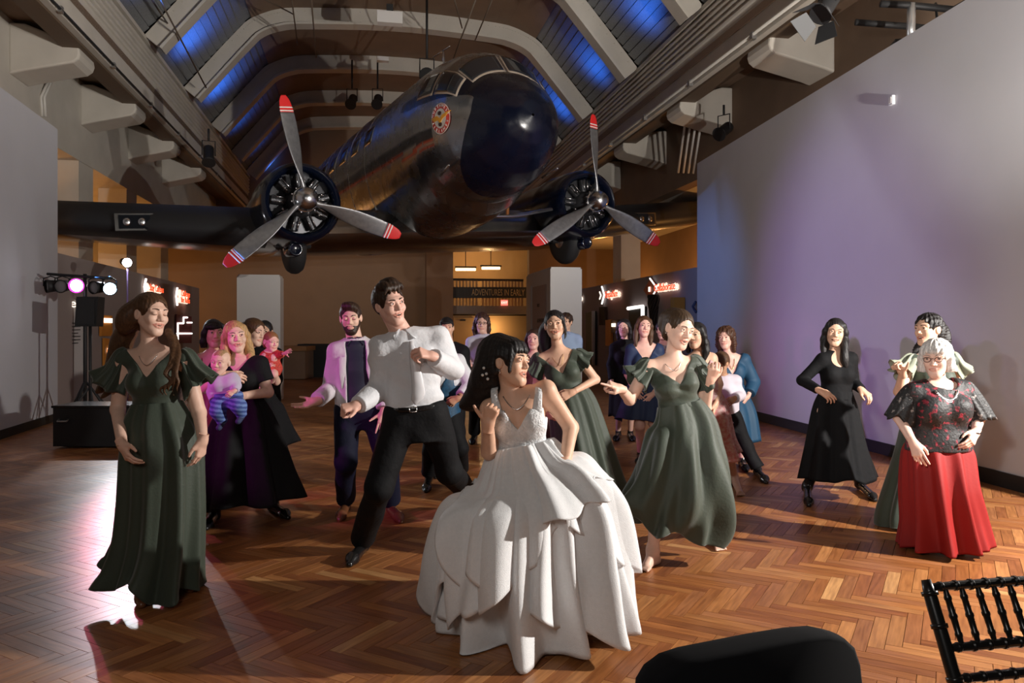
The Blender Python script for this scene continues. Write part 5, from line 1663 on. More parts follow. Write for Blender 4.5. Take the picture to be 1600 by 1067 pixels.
p.cloth('dress', [(*p.torso(.016, t0=-.3, t1=1.05), .01, 'add')] + p.arm('l', .012, 0, 1.6) + p.arm('r', .012, 0, 1.6) + p.leg('l', .022, .7) + p.leg('r', .022, .7), M_redp, .007, .001)
p.finish()
p = Person('dark-haired man in black shirt, mostly hidden behind the toddler', 8.2, dict(
    hd=(413, 519, 0), nk=(412, 543, .02), sl=(394, 554, 0), sr=(430, 554, 0), el=(390, 590, 0), er=(432, 592, .02), wl=(394, 620, -.05), wr=(428, 620, -.05), hl=(402, 625, 0), hr=(422, 625, 0),
    al=('a', 402, 733), ar=('a', 424, 733), tl=('g', 398, 742), tr=('g', 428, 742)), sex='m', tone='tan', hs=1.05, size=.95, **FAR)
p.set_head(-10); p.head(h=.005); p.body(); p.hand('l', (396, 632, -.05), (-1, 0, 0), h=.006); p.hand('r', (427, 632, -.05), (1, 0, 0), h=.006)
p.hair(BLACKH, 'black', 'short', h=.006); p.shirt('shirt', M_blk, .02, .0, h=.012); p.trousers(M_trou, h=.014); feet(p, M_leather); p.finish()

# --- man in the pale jacket
p = Person('bearded man in pale linen jacket over black shirt, palm held out', 6.3, dict(
    hd=(548, 497, 0), nk=(555, 533, .02), sl=(527, 552, -.02), sr=(586, 550, .04), el=(518, 606, -.02), er=(606, 604, .0), wl=(494, 627, -.26), wr=(600, 643, -.12), hl=(541, 640, 0), hr=(584, 640, 0),
    kl=(540, 722, -.12), kr=(606, 722, -.04), al=('a', 540, 797), tl=('g', 531, 815), ar=('a', 611, 800), tr=('g', 626, 818)), sex='m', tone='fair', hs=1.08, h=.010)
p.set_head(-4, -8, -4); p.head(lip=(.9, .62, .58), closed=True, h=.0035, chin=1.05, brow=(.03, .02, .012), browr=.0036); p.body()
p.hand('l', (466, 636, -.34), (-.1, .5, -.9), 'open', 1.08, h=.0032); p.hand('r', (597, 664, -.16), (.2, -1, .3), 'open', 1.05, h=.0035)
p.hair(DKBR, 'dark_brown', 'short', vol=.002, locks=[('h', [(-.03, .05, .10), (.02, .075, .095), (.05, .065, .07)], [.03, .028, .012])])
p.beard(DKBR, 'dark_brown')
p.shirt('shirt', mat('ink_shirt', (.010, .012, .03), .6), .016, .1, arms=(), h=.008, wr=.002); p.collar(mat('ink_shirt', (.01, .012, .03), .6), .069)
M_lin = mat('pale_linen', (.64, .60, .63), .8, bump=.5, bscale=16)
p.cloth('jacket', [(*p.torso(.036, t0=-.26, t1=1.09), .01, 'add')] + [(q[0], q[1], q[2], .05, 'add') for q in p.shoulders(.026)] + p.arm('l', .026, 0, 1.9, ro=.008) + p.arm('r', .026, 0, 1.9, ro=.008) +
        [(*rc(p.J['nk'] - p.up * .03, p.J['nk'] + p.up * .2, .072, .1), .004, 'sub'), (*p.slot(-.078, .07, -.5, 1.2, .0, -.11, .16), .004, 'sub')], M_lin, .007, .005, 34)
for q, x1, x0 in ((-1, -.112, -.085), (1, .108, .11)):
    pts = [p.T(q * .085, .02, 1.08), p.T(x1, p.fy(.92, .10, .040), .92), p.T(x1, p.fy(.7, .11, .042), .7), p.T(x1 * 1.05, p.fy(.42, .11, .040), .40)]
    p.ribbon('lapel', pts, [.012, .030, .030, .004], M_lin, .005)
p.trousers(M_navy, .022, .2, h=.010)
p.shoe('l', M_brownl); p.shoe('r', M_brownl)
p.finish()

# --- background group, centre
p = Person('man in black suit with white pocket square behind the groom', 8.8, dict(
    hd=(698, 512, 0), nk=(700, 538, .02), sl=(677, 551, 0), sr=(722, 550, 0), el=(672, 595, 0), er=(730, 593, 0), wl=(684, 610, -.2), wr=(716, 588, -.24), hl=(686, 625, 0), hr=(714, 625, 0),
    al=('a', 684, 734), ar=('a', 716, 734), tl=('g', 680, 748), tr=('g', 722, 748)), sex='m', tone='tan', hs=1.02, **FAR)
p.set_head(4); p.head(h=.0045); p.body(); p.hand('l', (692, 606, -.24), (0, -1, 0), h=.005); p.hand('r', (708, 583, -.28), (0, -1, .2), 'hold', h=.005)
p.hair(BLACKH, 'black', 'short', h=.006, bangs=(-.02, .02)); p.shirt('shirt', M_shirt, .014, .1, arms=(), h=.01, wr=0); p.collar(M_shirt, .066)
p.ribbon('tie', [p.T(0, p.fy(t, 0, .028), t) for t in (1.02, .95, .7, .4)], [.014, .018, .03, .034], M_blk)
p.cloth('jacket', [(*p.torso(.034, t0=-.2, t1=1.09), .01, 'add')] + [(q[0], q[1], q[2], .05, 'add') for q in p.shoulders(.024)] + p.arm('l', .024, 0, 1.9) + p.arm('r', .024, 0, 1.9) + [(*rc(p.J['nk'] - p.up * .03, p.J['nk'] + p.up * .2, .07, .1), .004, 'sub'), (*p.slot(-.06, .06, .35, 1.2, .0, -.0, .0), .004, 'sub')], M_trou, .011, .003)
mb = MB().box(p.T(.10, p.fy(.75, .1, .046), .76), p.xs, p.fs, p.up + p.xs * .4, .045, .012, .02); p.kids.append(('pocket_square', mb.V, mb.F, M_shirt, None))
p.trousers(M_trou, h=.014); feet(p, M_leather); p.finish()

p = Person('tall person with glasses, long wavy brown hair and white shirt', 10.2, dict(
    hd=(753, 505, 0), nk=(755, 525, .02), sl=(736, 536, 0), sr=(775, 535, 0), el=(731, 562, 0), er=(781, 560, .02), wl=(734, 578, -.15), wr=(763, 558, -.24), hl=(744, 588, 0), hr=(765, 588, 0),
    al=('a', 741, 686), ar=('a', 768, 688), tl=('g', 737, 695), tr=('g', 772, 696)), sex='m', tone='rosy', hs=1.12, **FAR)
p.set_head(0, -4, 3); p.head(smile=.3, h=.0045); p.body(); p.hand('l', (733, 568, -.25), (0, -1, 0), h=.006); p.hand('r', (748, 558, -.27), (0, -1, .3), h=.006)
p.hair((.05, .022, .015), 'auburn', 'long', vol=.012, h=.007, strand=.003, freq=14); p.glasses(M_blk)
p.shirt('shirt', mat('lilac_cotton', (.60, .58, .70), .75), .02, .02, f1=1.5, h=.011, wr=.005); p.collar(mat('lilac_cotton', (.6, .58, .7), .75), .07)
p.trousers(M_trou, h=.014, t1=.2); feet(p, M_leather); p.finish()

p = Person('person in teal vest and white sleeves behind the groom\'s elbow', 7.7, dict(
    hd=(664, 534, .05), nk=(672, 560, .02), sl=(664, 570, 0), sr=(716, 566, 0), el=(655, 615, .05), er=(735, 600, -.02), wl=(668, 640, -.1), wr=(716, 622, -.2), hl=(676, 655, 0), hr=(706, 655, 0),
    kl=(674, 705, -.05), kr=(718, 700, -.05), al=('a', 670, 752), ar=('a', 720, 745), tl=('g', 666, 770), tr=('g', 730, 757)), sex='m', tone='brown', hs=.98, h=.011)
p.set_head(20, -10); p.head(h=.005); p.body(); p.hand('l', (676, 650, -.12), (0, -1, 0), h=.005); p.hand('r', (702, 630, -.24), (0, -1, .3), 'loose', h=.004)
p.hair(BLACKH, 'black', 'short', h=.006); p.shirt('shirt', M_shirt, .014, .2, h=.010, ao=.022, f1=1.8, wr=.004)
M_teal = mat('teal_brocade', (.015, .075, .15), .5, noise=.35, nscale=40)
p.cloth('vest', [(*p.torso(.026, t0=-.08, t1=1.0), .01, 'add')] + [(*p.slot(.13, .5, .6, 1.4, -.5), .006, 'sub'), (*p.slot(-.5, -.13, .6, 1.4, -.5), .006, 'sub'), (*p.vneck(.55, 2.5), .004, 'sub')], M_teal, .009, .002)
p.trousers(M_trou, h=.012); feet(p, M_leather)
p.tubes('watch', [p.J['wr'] + .036 * (p.xs * .4 * math.cos(a) + p.up * math.sin(a) + p.fs * .4 * math.cos(a)) for a in np.linspace(0, 6.28, 14)], .008, M_blk)
p.finish()

p = Person('dark-haired woman in maroon dress glimpsed behind the bride', 9.4, dict(
    hd=(834, 530, 0), nk=(834, 552, .02), sl=(815, 564, 0), sr=(853, 564, 0), el=(812, 600, 0), er=(857, 600, 0), wl=(816, 630, -.05), wr=(852, 630, -.05), hl=(824, 618, 0), hr=(846, 618, 0),
    al=('a', 826, 704), ar=('a', 846, 704), tl=('g', 822, 712), tr=('g', 850, 712)), tone='rosy', hs=1.08, **FAR)
p.set_head(-10); p.head(h=.005); p.body(); p.hand('l', (817, 642, -.05), (-1, 0, 0), h=.006); p.hand('r', (851, 642, -.05), (1, 0, 0), h=.006)
p.hair(DKBR, 'dark_brown', 'long', h=.007); p.shirt('dress_top', mat('maroon', (.10, .015, .02), .7), .015, .2, f1=.6, h=.012, neck=.09)
p.skirt('dress_skirt', [p.ring(.3, .02), p.ring(.05, .04), (p.px(836, 680), .28, .26)], MATS['maroon'], nf=6, amp=.08, na=80, nt=24); feet(p, M_leather); p.finish()

p = Person('young man in light blue shirt standing before the pale plinth', 11.0, dict(
    hd=(884, 503, 0), nk=(884, 521, .02), sl=(867, 531, 0), sr=(902, 531, 0), el=(864, 560, 0), er=(905, 560, 0), wl=(870, 582, -.1), wr=(900, 580, -.1), hl=(876, 586, 0), hr=(894, 586, 0),
    al=('a', 874, 676), ar=('a', 896, 676), tl=('g', 870, 684), tr=('g', 900, 684)), sex='m', tone='tan', hs=1.06, size=.97, **FAR)
p.set_head(-14); p.head(h=.005); p.body(); p.hand('l', (872, 592, -.1), (-1, 0, 0), h=.006); p.hand('r', (899, 592, -.1), (1, 0, 0), h=.006)
p.hair(DKBR, 'dark_brown', 'short', vol=.012, h=.007, strand=.004, freq=12); p.shirt('shirt', mat('sky_cotton', (.30, .40, .58), .75), .02, .0, h=.012); p.collar(MATS['sky_cotton'], .07); p.trousers(M_trou, h=.014, t1=.18); feet(p, M_leather); p.finish()

# --- bridesmaid in the middle
p = Person('bridesmaid in green gown with long black ponytail, hand on her hip', 6.6, dict(
    hd=(867, 508, 0), nk=(871, 545, .02), sl=(843, 563, .03), sr=(903, 558, 0), el=(838, 612, .05), er=(931, 593, .03), wl=(852, 640, -.06), wr=(894, 613, -.14), hl=(878, 648, 0), hr=(918, 644, 0),
    al=('a', 895, 790), ar=('a', 940, 790), tl=('g', 892, 803), tr=('g', 948, 802)), tone='tan', hs=1.08, h=.009)
p.set_head(-3, 4, -5); p.head(smile=1, open_=.5, gaze=(0, 0), wide=1.02, nose=.95, h=.0032); p.body(); p.hand('l', (862, 652, -.08), (-1, -.3, 0), h=.004); p.hand('r', (876, 621, -.16), (.1, -1, .4), 'flat', h=.0035)
p.hair(BLACKH, 'black', 'up', vol=.003, h=.005, locks=[('h', [(-.05, -.09, .02), (-.085, -.11, -.05), (-.09, -.10, -.14), (-.075, -.08, -.22)], [.045, .05, .045, .02], .03), ('h', [(.06, .05, .06), (.076, .03, .0), (.08, .02, -.07), (.07, .03, -.12)], [.012, .009, .008, .003])])
p.cloth('bodice', [(*p.torso(.014, t0=.37, t1=1.07), .01, 'add')] + [(q[0], q[1], q[2], .05, 'add') for q in p.shoulders(.012)] + p.bust(.013) + [(*p.vneck(.74, 1.25), .004, 'sub'), (*ell(p.J['nk'] + p.up * .05, (.10, .12, .10), [p.xs, p.fs, p.up]), .006, 'sub')], M_green, .007, .002, 60)
p.flutter('l', M_green, seed=3, r1=.095, f=.5); p.flutter('r', M_green, seed=4, r0=.062, r1=.09, f=.38)
p.skirt('gown_skirt', [p.ring(.46, .019), p.ring(.15, .035), (p.px(906, 690), .23, .21), (p.px(914, 740), .27, .25), (p.px(920, 792), .33, .30)], M_green, nf=8, amp=.10, seed=15, na=150, hem=.02)
p.necklace(M_gold, .88, .05, .002); p.finish()

# --- far right background
p = Person('woman in long black coat standing far back by the exhibits', 10.6, dict(
    hd=(975, 512, 0), nk=(976, 532, .02), sl=(960, 543, 0), sr=(994, 543, 0), el=(954, 570, 0), er=(998, 572, 0), wl=(956, 594, -.08), wr=(994, 596, -.05), hl=(968, 598, 0), hr=(986, 598, 0),
    al=('a', 966, 682), ar=('a', 985, 682), tl=('g', 962, 690), tr=('g', 989, 690)), tone='rosy', hs=1.05, **FAR)
p.set_head(-12); p.head(h=.005); p.body(); p.hand('l', (954, 604, -.1), (-1, 0, 0), h=.006); p.hand('r', (993, 606, -.08), (1, 0, 0), h=.006)
p.hair(BLACKH, 'black', 'long', h=.007); p.shirt('coat', M_blk, .024, .1, h=.012)
p.skirt('coat_skirt', [p.ring(.3, .03), p.ring(.05, .04), (p.px(976, 650), .22, .2)], M_blk, nf=5, amp=.06, na=80, nt=24); feet(p, M_leather); p.finish()

p = Person('woman with long brown hair in navy V-neck dress and bare legs', 8.9, dict(
    hd=(1006, 510, 0), nk=(1007, 534, .02), sl=(986, 547, 0), sr=(1028, 546, 0), el=(980, 585, 0), er=(1034, 586, .02), wl=(990, 610, -.15), wr=(1020, 616, -.15), hl=(996, 610, 0), hr=(1020, 610, 0),
    kl=(1000, 665, -.04), kr=(1022, 662, -.04), al=('a', 1000, 716), ar=('a', 1018, 710), tl=('g', 997, 727), tr=('g', 1023, 720)), tone='rosy', hs=1.06, h=.012)
p.set_head(14, 2, 4); p.head(open_=.3, h=.0045); p.body(); p.hand('l', (998, 620, -.17), (-.6, -1, 0), h=.005); p.hand('r', (1010, 628, -.18), (.5, -1, 0), 'relax', h=.005)
p.hair(BRN, 'warm_brown', 'long', h=.006, locks=[('h', [(.078, .0, -.06), (.08, .02, -.14), (.075, .04, -.2)], [.026, .024, .01]), ('h', [(-.08, .0, -.06), (-.085, .01, -.14), (-.08, .03, -.22)], [.026, .024, .01])])
M_nvd = mat('navy_dress', (.012, .028, .085), .65)
p.cloth('bodice', [(*p.torso(.016, t0=.2, t1=1.06), .01, 'add')] + [(q[0], q[1], q[2], .05, 'add') for q in p.shoulders(.014)] + p.bust(.014) + p.arm('l', .02, 0, 1.0) + p.arm('r', .02, 0, 1.0) + [(*p.vneck(.68, 1.6), .004, 'sub')], M_nvd, .009, .002)
p.skirt('dress_skirt', [p.ring(.4, .02), p.ring(.05, .04), (p.px(1006, 640), .26, .23), (p.px(1006, 655), .28, .25)], M_nvd, nf=7, amp=.1, na=90, nt=24, seed=2); feet(p, M_leather, w=.85); p.finish()

p = Person('woman in black and white print top partly hidden, hair up', 9.7, dict(
    hd=(1036, 516, 0), nk=(1037, 537, .02), sl=(1019, 549, 0), sr=(1056, 549, 0), el=(1014, 585, 0), er=(1060, 585, 0), wl=(1020, 610, -.1), wr=(1054, 610, -.1), hl=(1027, 605, 0), hr=(1048, 605, 0),
    al=('a', 1028, 698), ar=('a', 1048, 698), tl=('g', 1024, 706), tr=('g', 1052, 706)), tone='rosy', hs=1.05, **FAR)
p.set_head(-10); p.head(h=.005); p.body(); p.hand('l', (1022, 622, -.1), (-1, 0, 0), h=.006); p.hand('r', (1053, 622, -.1), (1, 0, 0), h=.006)
p.hair(BLACKH, 'black', 'up', h=.007, vol=.01, locks=[('h', [(.05, -.05, .08), (.06, -.08, .06)], [.05, .04], .03)])
p.shirt('blouse', mat('speckle_print', (.02, .02, .025), .7, nscale=28, col2=(.5, .48, .48)), .018, .1, f1=1.2, h=.012, neck=.07); p.trousers(M_trou, h=.014); feet(p, M_leather); p.finish()

# --- barefoot bridesmaid
p = Person('barefoot bridesmaid in flowing green gown pointing sideways with one finger', 5.15, dict(
    hd=(1061, 514, -.03), nk=(1050, 560, .02), sl=(1012, 575, 0), sr=(1084, 570, .04), el=(984, 624, -.04), er=(1102, 636, .12), wl=(969, 607, -.22), wr=(1110, 594, -.02), hl=(1046, 676, 0), hr=(1096, 676, 0),
    kl=(1030, 770, -.1), kr=(1112, 765, -.02), al=(1020, 858, -.10), tl=('g', 1004, 893), ar=('a', 1112, 838), tr=('g', 1127, 862)), tone='fair', h=.008, hs=1.10, armg=1.08)
p.set_head(36, -12, 9); p.head(smile=.3, open_=.6, gaze=(.15, -.25), h=.003, nose=1.05); p.body(feet=('l', 'r'))
p.hand('l', (938, 595, -.30), (-.2, -.6, .8), 'point', 1.0, h=.0028); p.hand('r', (1119, 572, -.08), (.1, -1, .3), 'loose', h=.003)
p.hair((.05, .028, .014), 'mid_brown', 'up', vol=.001, h=.0045, locks=[('h', [(0, -.08, .06), (0, -.12, .03), (0, -.125, -.02)], [.05, .05, .035], .03)])
p.cloth('bodice', [(*p.torso(.013, t0=.37, t1=1.07), .01, 'add')] + [(q[0], q[1], q[2], .05, 'add') for q in p.shoulders(.010)] + p.bust(.013, 1.05) + [(*p.vneck(.72, 1.15), .004, 'sub'), (*ell(p.J['nk'] + p.up * .05, (.10, .13, .10), [p.xs, p.fs, p.up]), .006, 'sub')], M_green, .0062, .0032, 75, seed=4)
p.flutter('l', M_green, seed=6, r1=.10, f=.52); p.flutter('r', M_green, seed=7, r1=.10, f=.5)
p.skirt('gown_skirt', [p.ring(.45, .019), p.ring(.12, .045), (p.px(1066, 700), .25, .22), (p.px(1062, 760), .315, .27), (p.px(1055, 800), .345, .26), (p.px(1048, 826), .315, .24)], M_green, nf=7, amp=.16, seed=21, na=220, nt=60, hem=.04, sharp=.9, wave=.7, swirl=1.1)
p.necklace(M_silver, .93, .055, .0022); p.tubes('earring', [p.hl(-.083, -.005, -.034), p.hl(-.083, -.005, -.042)], .005, M_silver)
p.finish()

p = Person('barefoot woman with long black hair and pale floral wrap dress', 7.3, dict(
    hd=(1088, 524, 0), nk=(1094, 552, .02), sl=(1074, 565, 0), sr=(1112, 560, 0), el=(1070, 610, 0), er=(1124, 600, .0), wl=(1078, 640, -.08), wr=(1118, 632, -.12), hl=(1092, 645, 0), hr=(1124, 645, 0),
    kl=(1095, 705, -.05), kr=(1136, 700, -.06), al=('a', 1098, 770), tl=('g', 1096, 786), ar=('a', 1147, 757), tr=('g', 1158, 776)), tone='tan', hs=1.06, h=.010)
p.set_head(-24, 0, 0); p.head(h=.0042); p.body(feet=('l', 'r')); p.hand('l', (1080, 655, -.1), (-1, 0, 0), h=.005); p.hand('r', (1114, 645, -.14), (1, -.3, 0), h=.004)
p.hair(BLACKH, 'black', 'long', h=.0055, locks=[('h', [(.078, -.02, -.06), (.085, -.01, -.14), (.08, .01, -.22)], [.034, .034, .012])])
M_flor = mat('floral_print', (.62, .50, .48), .7, nscale=34, col2=(.50, .12, .13))
p.cloth('bodice', [(*p.torso(.016, t0=.2, t1=.98), .01, 'add')] + p.bust(.015) + [(*p.vneck(.78, 1.2), .004, 'sub')], M_flor, .008, .002)
p.skirt('dress_skirt', [p.ring(.35, .018), p.ring(.05, .03), (p.px(1116, 690), .20, .18), (p.px(1126, 720), .20, .18)], M_flor, nf=6, amp=.08, na=110, nt=30, seed=5); p.finish()

p = Person('child in white shirt and black trousers with head bowed', 8.25, dict(
    hd=(1126, 568, -.05), nk=(1128, 588, .02), sl=(1114, 598, 0), sr=(1148, 595, .02), el=(1112, 622, -.02), er=(1157, 618, 0), wl=(1120, 640, -.12), wr=(1148, 622, -.16), hl=(1124, 655, 0), hr=(1147, 653, .02),
    kl=(1130, 700, -.04), kr=(1166, 698, 0), al=('a', 1140, 748), tl=('g', 1136, 760), ar=('a', 1184, 742), tr=('g', 1197, 756)), sex='m', tone='brown', size=.80, hs=.98, h=.010)
p.set_head(-30, -22, 0); p.head(h=.0045); p.body(); p.hand('l', (1124, 650, -.14), (-1, 0, 0), size=.85, h=.005); p.hand('r', (1140, 628, -.2), (0, -1, .4), 'relax', .85, h=.004)
p.hair((.10, .05, .025), 'chestnut', 'short', vol=.01, h=.006)
p.shirt('shirt', mat('pale_lilac_cotton', (.62, .56, .62), .75), .02, -.1, h=.008, wr=.004, ao=.02); p.trousers(M_trou, h=.010); feet(p, M_leather); p.finish()

p = Person('woman with curly brown hair in teal blue dress and sheer sleeves', 8.75, dict(
    hd=(1134, 528, 0), nk=(1138, 552, .02), sl=(1117, 565, 0), sr=(1162, 563, 0), el=(1110, 605, 0), er=(1178, 597, .02), wl=(1118, 632, -.1), wr=(1168, 620, -.12), hl=(1126, 625, 0), hr=(1158, 625, 0),
    al=('a', 1130, 728), ar=('a', 1160, 728), tl=('g', 1126, 738), tr=('g', 1166, 738)), tone='rosy', hs=1.06, h=.011, girth=1.08)
p.set_head(-16, 0, -4); p.head(h=.0045, open_=.2); p.body(); p.hand('l', (1122, 644, -.12), (-1, 0, 0), h=.005); p.hand('r', (1160, 632, -.14), (1, -.4, 0), h=.0045)
p.hair((.07, .03, .015), 'curly_brown', 'long', vol=.016, h=.006, strand=.0055, freq=13)
M_tb = mat('teal_crepe', (.010, .060, .125), .65)
p.cloth('bodice', [(*p.torso(.016, t0=.2, t1=1.06), .01, 'add')] + [(q[0], q[1], q[2], .05, 'add') for q in p.shoulders(.014)] + p.bust(.015, 1.1) + p.arm('l', .03, 0, 1.85) + p.arm('r', .034, 0, 1.75, ro=.012) + [(*p.vneck(.66, 1.6), .004, 'sub')], M_tb, .008, .003)
p.skirt('dress_skirt', [p.ring(.4, .02), p.ring(.05, .04), (p.px(1146, 650), .26, .22), (p.px(1150, 690), .27, .24)], M_tb, nf=6, amp=.1, na=100, nt=26, seed=6); p.necklace(M_gold, .8, .04, .003); feet(p, M_leather); p.finish()

# --- girl in black by the right wall
p = Person('long-haired girl in long black dress and heeled boots by the right wall', 7.0, dict(
    hd=(1305, 519, 0), nk=(1306, 552, .02), sl=(1286, 562, 0), sr=(1329, 561, 0), el=(1253, 594, .02), er=(1334, 598, .06), wl=(1280, 610, -.16), wr=(1346, 609, -.10), hl=(1289, 645, 0), hr=(1323, 645, 0),
    kl=(1284, 700, 0), kr=(1330, 700, 0), al=('a', 1261, 772), tl=('g', 1264, 792), ar=('a', 1344, 766), tr=('g', 1367, 784)), tone='tan', hs=1.08, h=.009)
p.set_head(4, -2, 5); p.head(h=.0034, lip=(.30, .12, .12), nose=.9, wide=1.02, gaze=(.1, -.1)); p.body()
p.hand('l', (1302, 622, -.22), (-.1, -.7, .6), 'relax', h=.0035); p.hand('r', (1361, 621, -.18), (.3, -.7, .5), 'hold', h=.0035)
p.hair(BLACKH, 'black', 'long', h=.005, locks=[('h', [(.075, .02, -.06), (.082, .05, -.14), (.088, .065, -.22), (.105, .07, -.29)], [.028, .030, .034, .016]), ('h', [(-.078, .0, -.06), (-.08, .02, -.14), (-.075, .04, -.2)], [.026, .026, .012])])
p.shirt('dress_top', M_blk, .014, .25, f1=1.93, ao=.012, ro=.004, h=.007, wr=.0015, neck=0, extra=[(*ell(p.T(0, .09, 1.02), (.075, .12, .075), [p.xs, p.fs, p.up]), .005, 'sub')])
p.skirt('dress_skirt', [p.ring(.42, .016), p.ring(.1, .028), (p.px(1306, 690), .24, .21), (p.px(1308, 745), .31, .28)], M_blk, nf=7, amp=.09, seed=31, na=150, hem=.015)
feet(p, M_leather, boot=.14, heel=.03, w=.9); p.finish()

# --- braided bridesmaid behind the grandmother
p = Person('bridesmaid with braided black hair in pale green gown behind the grey-haired woman', 6.05, dict(
    hd=(1450, 515, 0), nk=(1462, 550, .02), sl=(1425, 566, .02), sr=(1488, 563, .04), el=(1404, 612, -.08), er=(1500, 612, .05), wl=(1410, 583, -.22), wr=(1496, 650, -.05), hl=(1436, 660, 0), hr=(1478, 660, 0),
    al=('a', 1430, 815), ar=('a', 1482, 815), tl=('g', 1424, 830), tr=('g', 1488, 830)), tone='tan', hs=1.08, h=.009)
p.set_head(-38, 2, -2); p.head(open_=.8, h=.0034, wide=1.02, nose=.9, gaze=(-.1, 0)); p.body()
p.hand('l', (1398, 560, -.24), (.4, .3, .8), 'thumb', h=.0032); p.hand('r', (1496, 668, -.06), (1, 0, 0), h=.005)
p.hair(BLACKH, 'black', 'up', h=.005, vol=.004, strand=.004, freq=17, locks=[('h', [(.03, -.09, .0), (.05, -.10, -.08), (.05, -.09, -.16)], [.05, .04, .02], .02), ('h', [(-.05, -.02, -.07), (-.07, .02, -.13), (-.08, .05, -.17)], [.025, .022, .01])])
M_sage = mat('pale_sage', (.26, .28, .21), .7, noise=.08, nscale=5)
p.cloth('bodice', [(*p.torso(.014, t0=.37, t1=1.07), .01, 'add')] + [(q[0], q[1], q[2], .05, 'add') for q in p.shoulders(.012)] + p.bust(.013) + [(*p.vneck(.74, 1.25), .004, 'sub')], M_green, .008, .002)
p.flutter('l', M_sage, seed=8, r1=.10, f=.5); p.flutter('r', M_sage, seed=9, r1=.10, f=.5)
p.skirt('gown_skirt', [p.ring(.46, .019), p.ring(.1, .04), (p.px(1455, 720), .27, .24), (p.px(1450, 800), .36, .30), (p.px(1450, 820), .37, .31)], M_green, nf=8, amp=.09, seed=25, na=140)
p.tubes('bracelet', [p.J['wl'] + .030 * (p.xs * math.cos(a) + p.fs * math.sin(a)) for a in np.linspace(0, 6.28, 14)], .003, M_gold); p.finish()

# --- grandmother
p = Person('grey-haired woman with glasses, black lace tunic and long red skirt', 5.4, dict(
    hd=(1463, 560, -.02), nk=(1466, 598, .03), sl=(1428, 614, 0), sr=(1504, 610, 0), el=(1405, 652, .02), er=(1530, 652, .0), wl=(1427, 692, -.18), wr=(1524, 676, -.12), hl=(1443, 712, 0), hr=(1490, 710, 0),
    al=('a', 1445, 850), ar=('a', 1492, 848), tl=('g', 1440, 866), tr=('g', 1498, 864)), tone='old', girth=1.22, hs=1.10, h=.009, armg=1.1)
p.set_head(-12, -5, -2); p.head(h=.0032, wide=1.08, nose=1.1, gaze=(-.05, -.05), brow=(.35, .30, .26), chin=1.1); p.body()
p.hand('l', (1441, 722, -.25), (-.6, -.6, .5), 'relax', h=.003); p.hand('r', (1513, 697, -.18), (.6, -.6, .3), 'relax', h=.003)
p.hair(GREY, 'silver_grey', 'long', vol=.012, h=.005, cut=[(lambda X, Y, Z: -.085 - Z + 0 * X + 0 * Y, A(-.2, -.2, -.4), A(.2, .2, .2), 0, 'int')], bangs=(.015, .026), strand=.0025, freq=18)
p.glasses(mat('brown_frames', (.05, .02, .015), .3))
M_lacet = mat('black_lace', (.012, .011, .012), .6, nscale=26, bump=.3, bscale=60, col2=(.30, .02, .04))
n_ = M_lacet.node_tree.nodes
for q in n_:
    if q.type == 'VALTORGB': q.color_ramp.elements[0].position = .56; q.color_ramp.elements[1].position = .66
p.shirt('tunic', M_lacet, .034, .08, arms=(), h=.0075, wr=.003, neck=0, extra=[(*ell(p.J['nk'] + p.fs * .02 + p.up * .0, (.105, .12, .075), [p.xs, p.fs, p.up]), .006, 'sub')], t1=1.08)
M_lsl = mat('black_lace_sleeve', (.012, .012, .013), .6, nscale=30, bump=.3, bscale=60, col2=(.36, .32, .30))
for q in M_lsl.node_tree.nodes:
    if q.type == 'VALTORGB': q.color_ramp.elements[0].position = .60; q.color_ramp.elements[1].position = .70
for e, sd in (('l', 3), ('r', 5)):
    a = p.J['s' + e]; b = p.J['e' + e]; d = nrm(b - a)
    p.skirt('sleeve', [(a - d * .07, .02, .02), (a - d * .03, .06, .07), (a + (b - a) * .4, .078, .085), (b + A(0, -.01, -.03), .085, .10)], M_lsl, nf=5, amp=.03, seed=sd, na=60, nt=20, x=p.fs, hem=.02)
p.skirt('skirt', [p.ring(.24, .008), p.ring(.04, .03), (p.px(1465, 760), .235, .22), (p.px(1471, 810), .255, .24), (p.px(1475, 850), .28, .27)], mat('red_chiffon', (.25, .011, .010), .65, spec=.25, bump=.05, bscale=50), nf=9, amp=.11, seed=41, na=200, nt=50, hem=.012, sharp=.9)
mb = MB(); rr_ = random.Random(3)
for k in range(46):
    q = -1 + 2 * (k % 23) / 22; row = k // 23
    t = 1.02 - (.13 + .03 * row) * (1 - abs(q) ** 2)
    mb.ball(p.T(.075 * q, p.fy(t, .07 * q, .034), t), .0105, 6, 5)
p.kids.append(('necklace', mb.V, mb.F, M_silver, None))
p.tubes('bracelet', [p.J['wr'] + .033 * (p.xs * math.cos(a) + p.fs * math.sin(a)) for a in np.linspace(0, 6.28, 14)], .005, M_leather)
feet(p, M_leather); p.finish()
# ------------------------------------------------------------------ furniture, equipment, signs
def on_hx(u, v, xh):
    """point of the hall plane x = xh seen at pixel (u, v)"""
    d = xh / ((u - 800.) / FPX * HC + HS)
    return P(u, v, d)
def on_hy(u, v, yh):
    d = yh / (HC - (u - 800.) / FPX * HS)
    return P(u, v, d)
EXH, EYH, EZ = HW(1, 0), HW(0, 1), A(0, 0, 1)
M_letw = mat('lit_letters', (.9, .85, .8), .5, emit=(1, .86, .7), estr=1.5)
M_letr = mat('red_letters', (.8, .08, .03), .5, emit=(1, .10, .03), estr=.9)
M_halo = mat('letter_halo', (.9, .8, .75), .5, emit=(1, .72, .55), estr=1.0)
M_tube = mat('light_strip', (.9, .9, .9), .5, emit=(1, .93, .86), estr=1.6)
M_orange = mat('orange_panel', (.65, .24, .03), .6)
M_panel = mat('graphic_panel', (.42, .33, .30), .6)
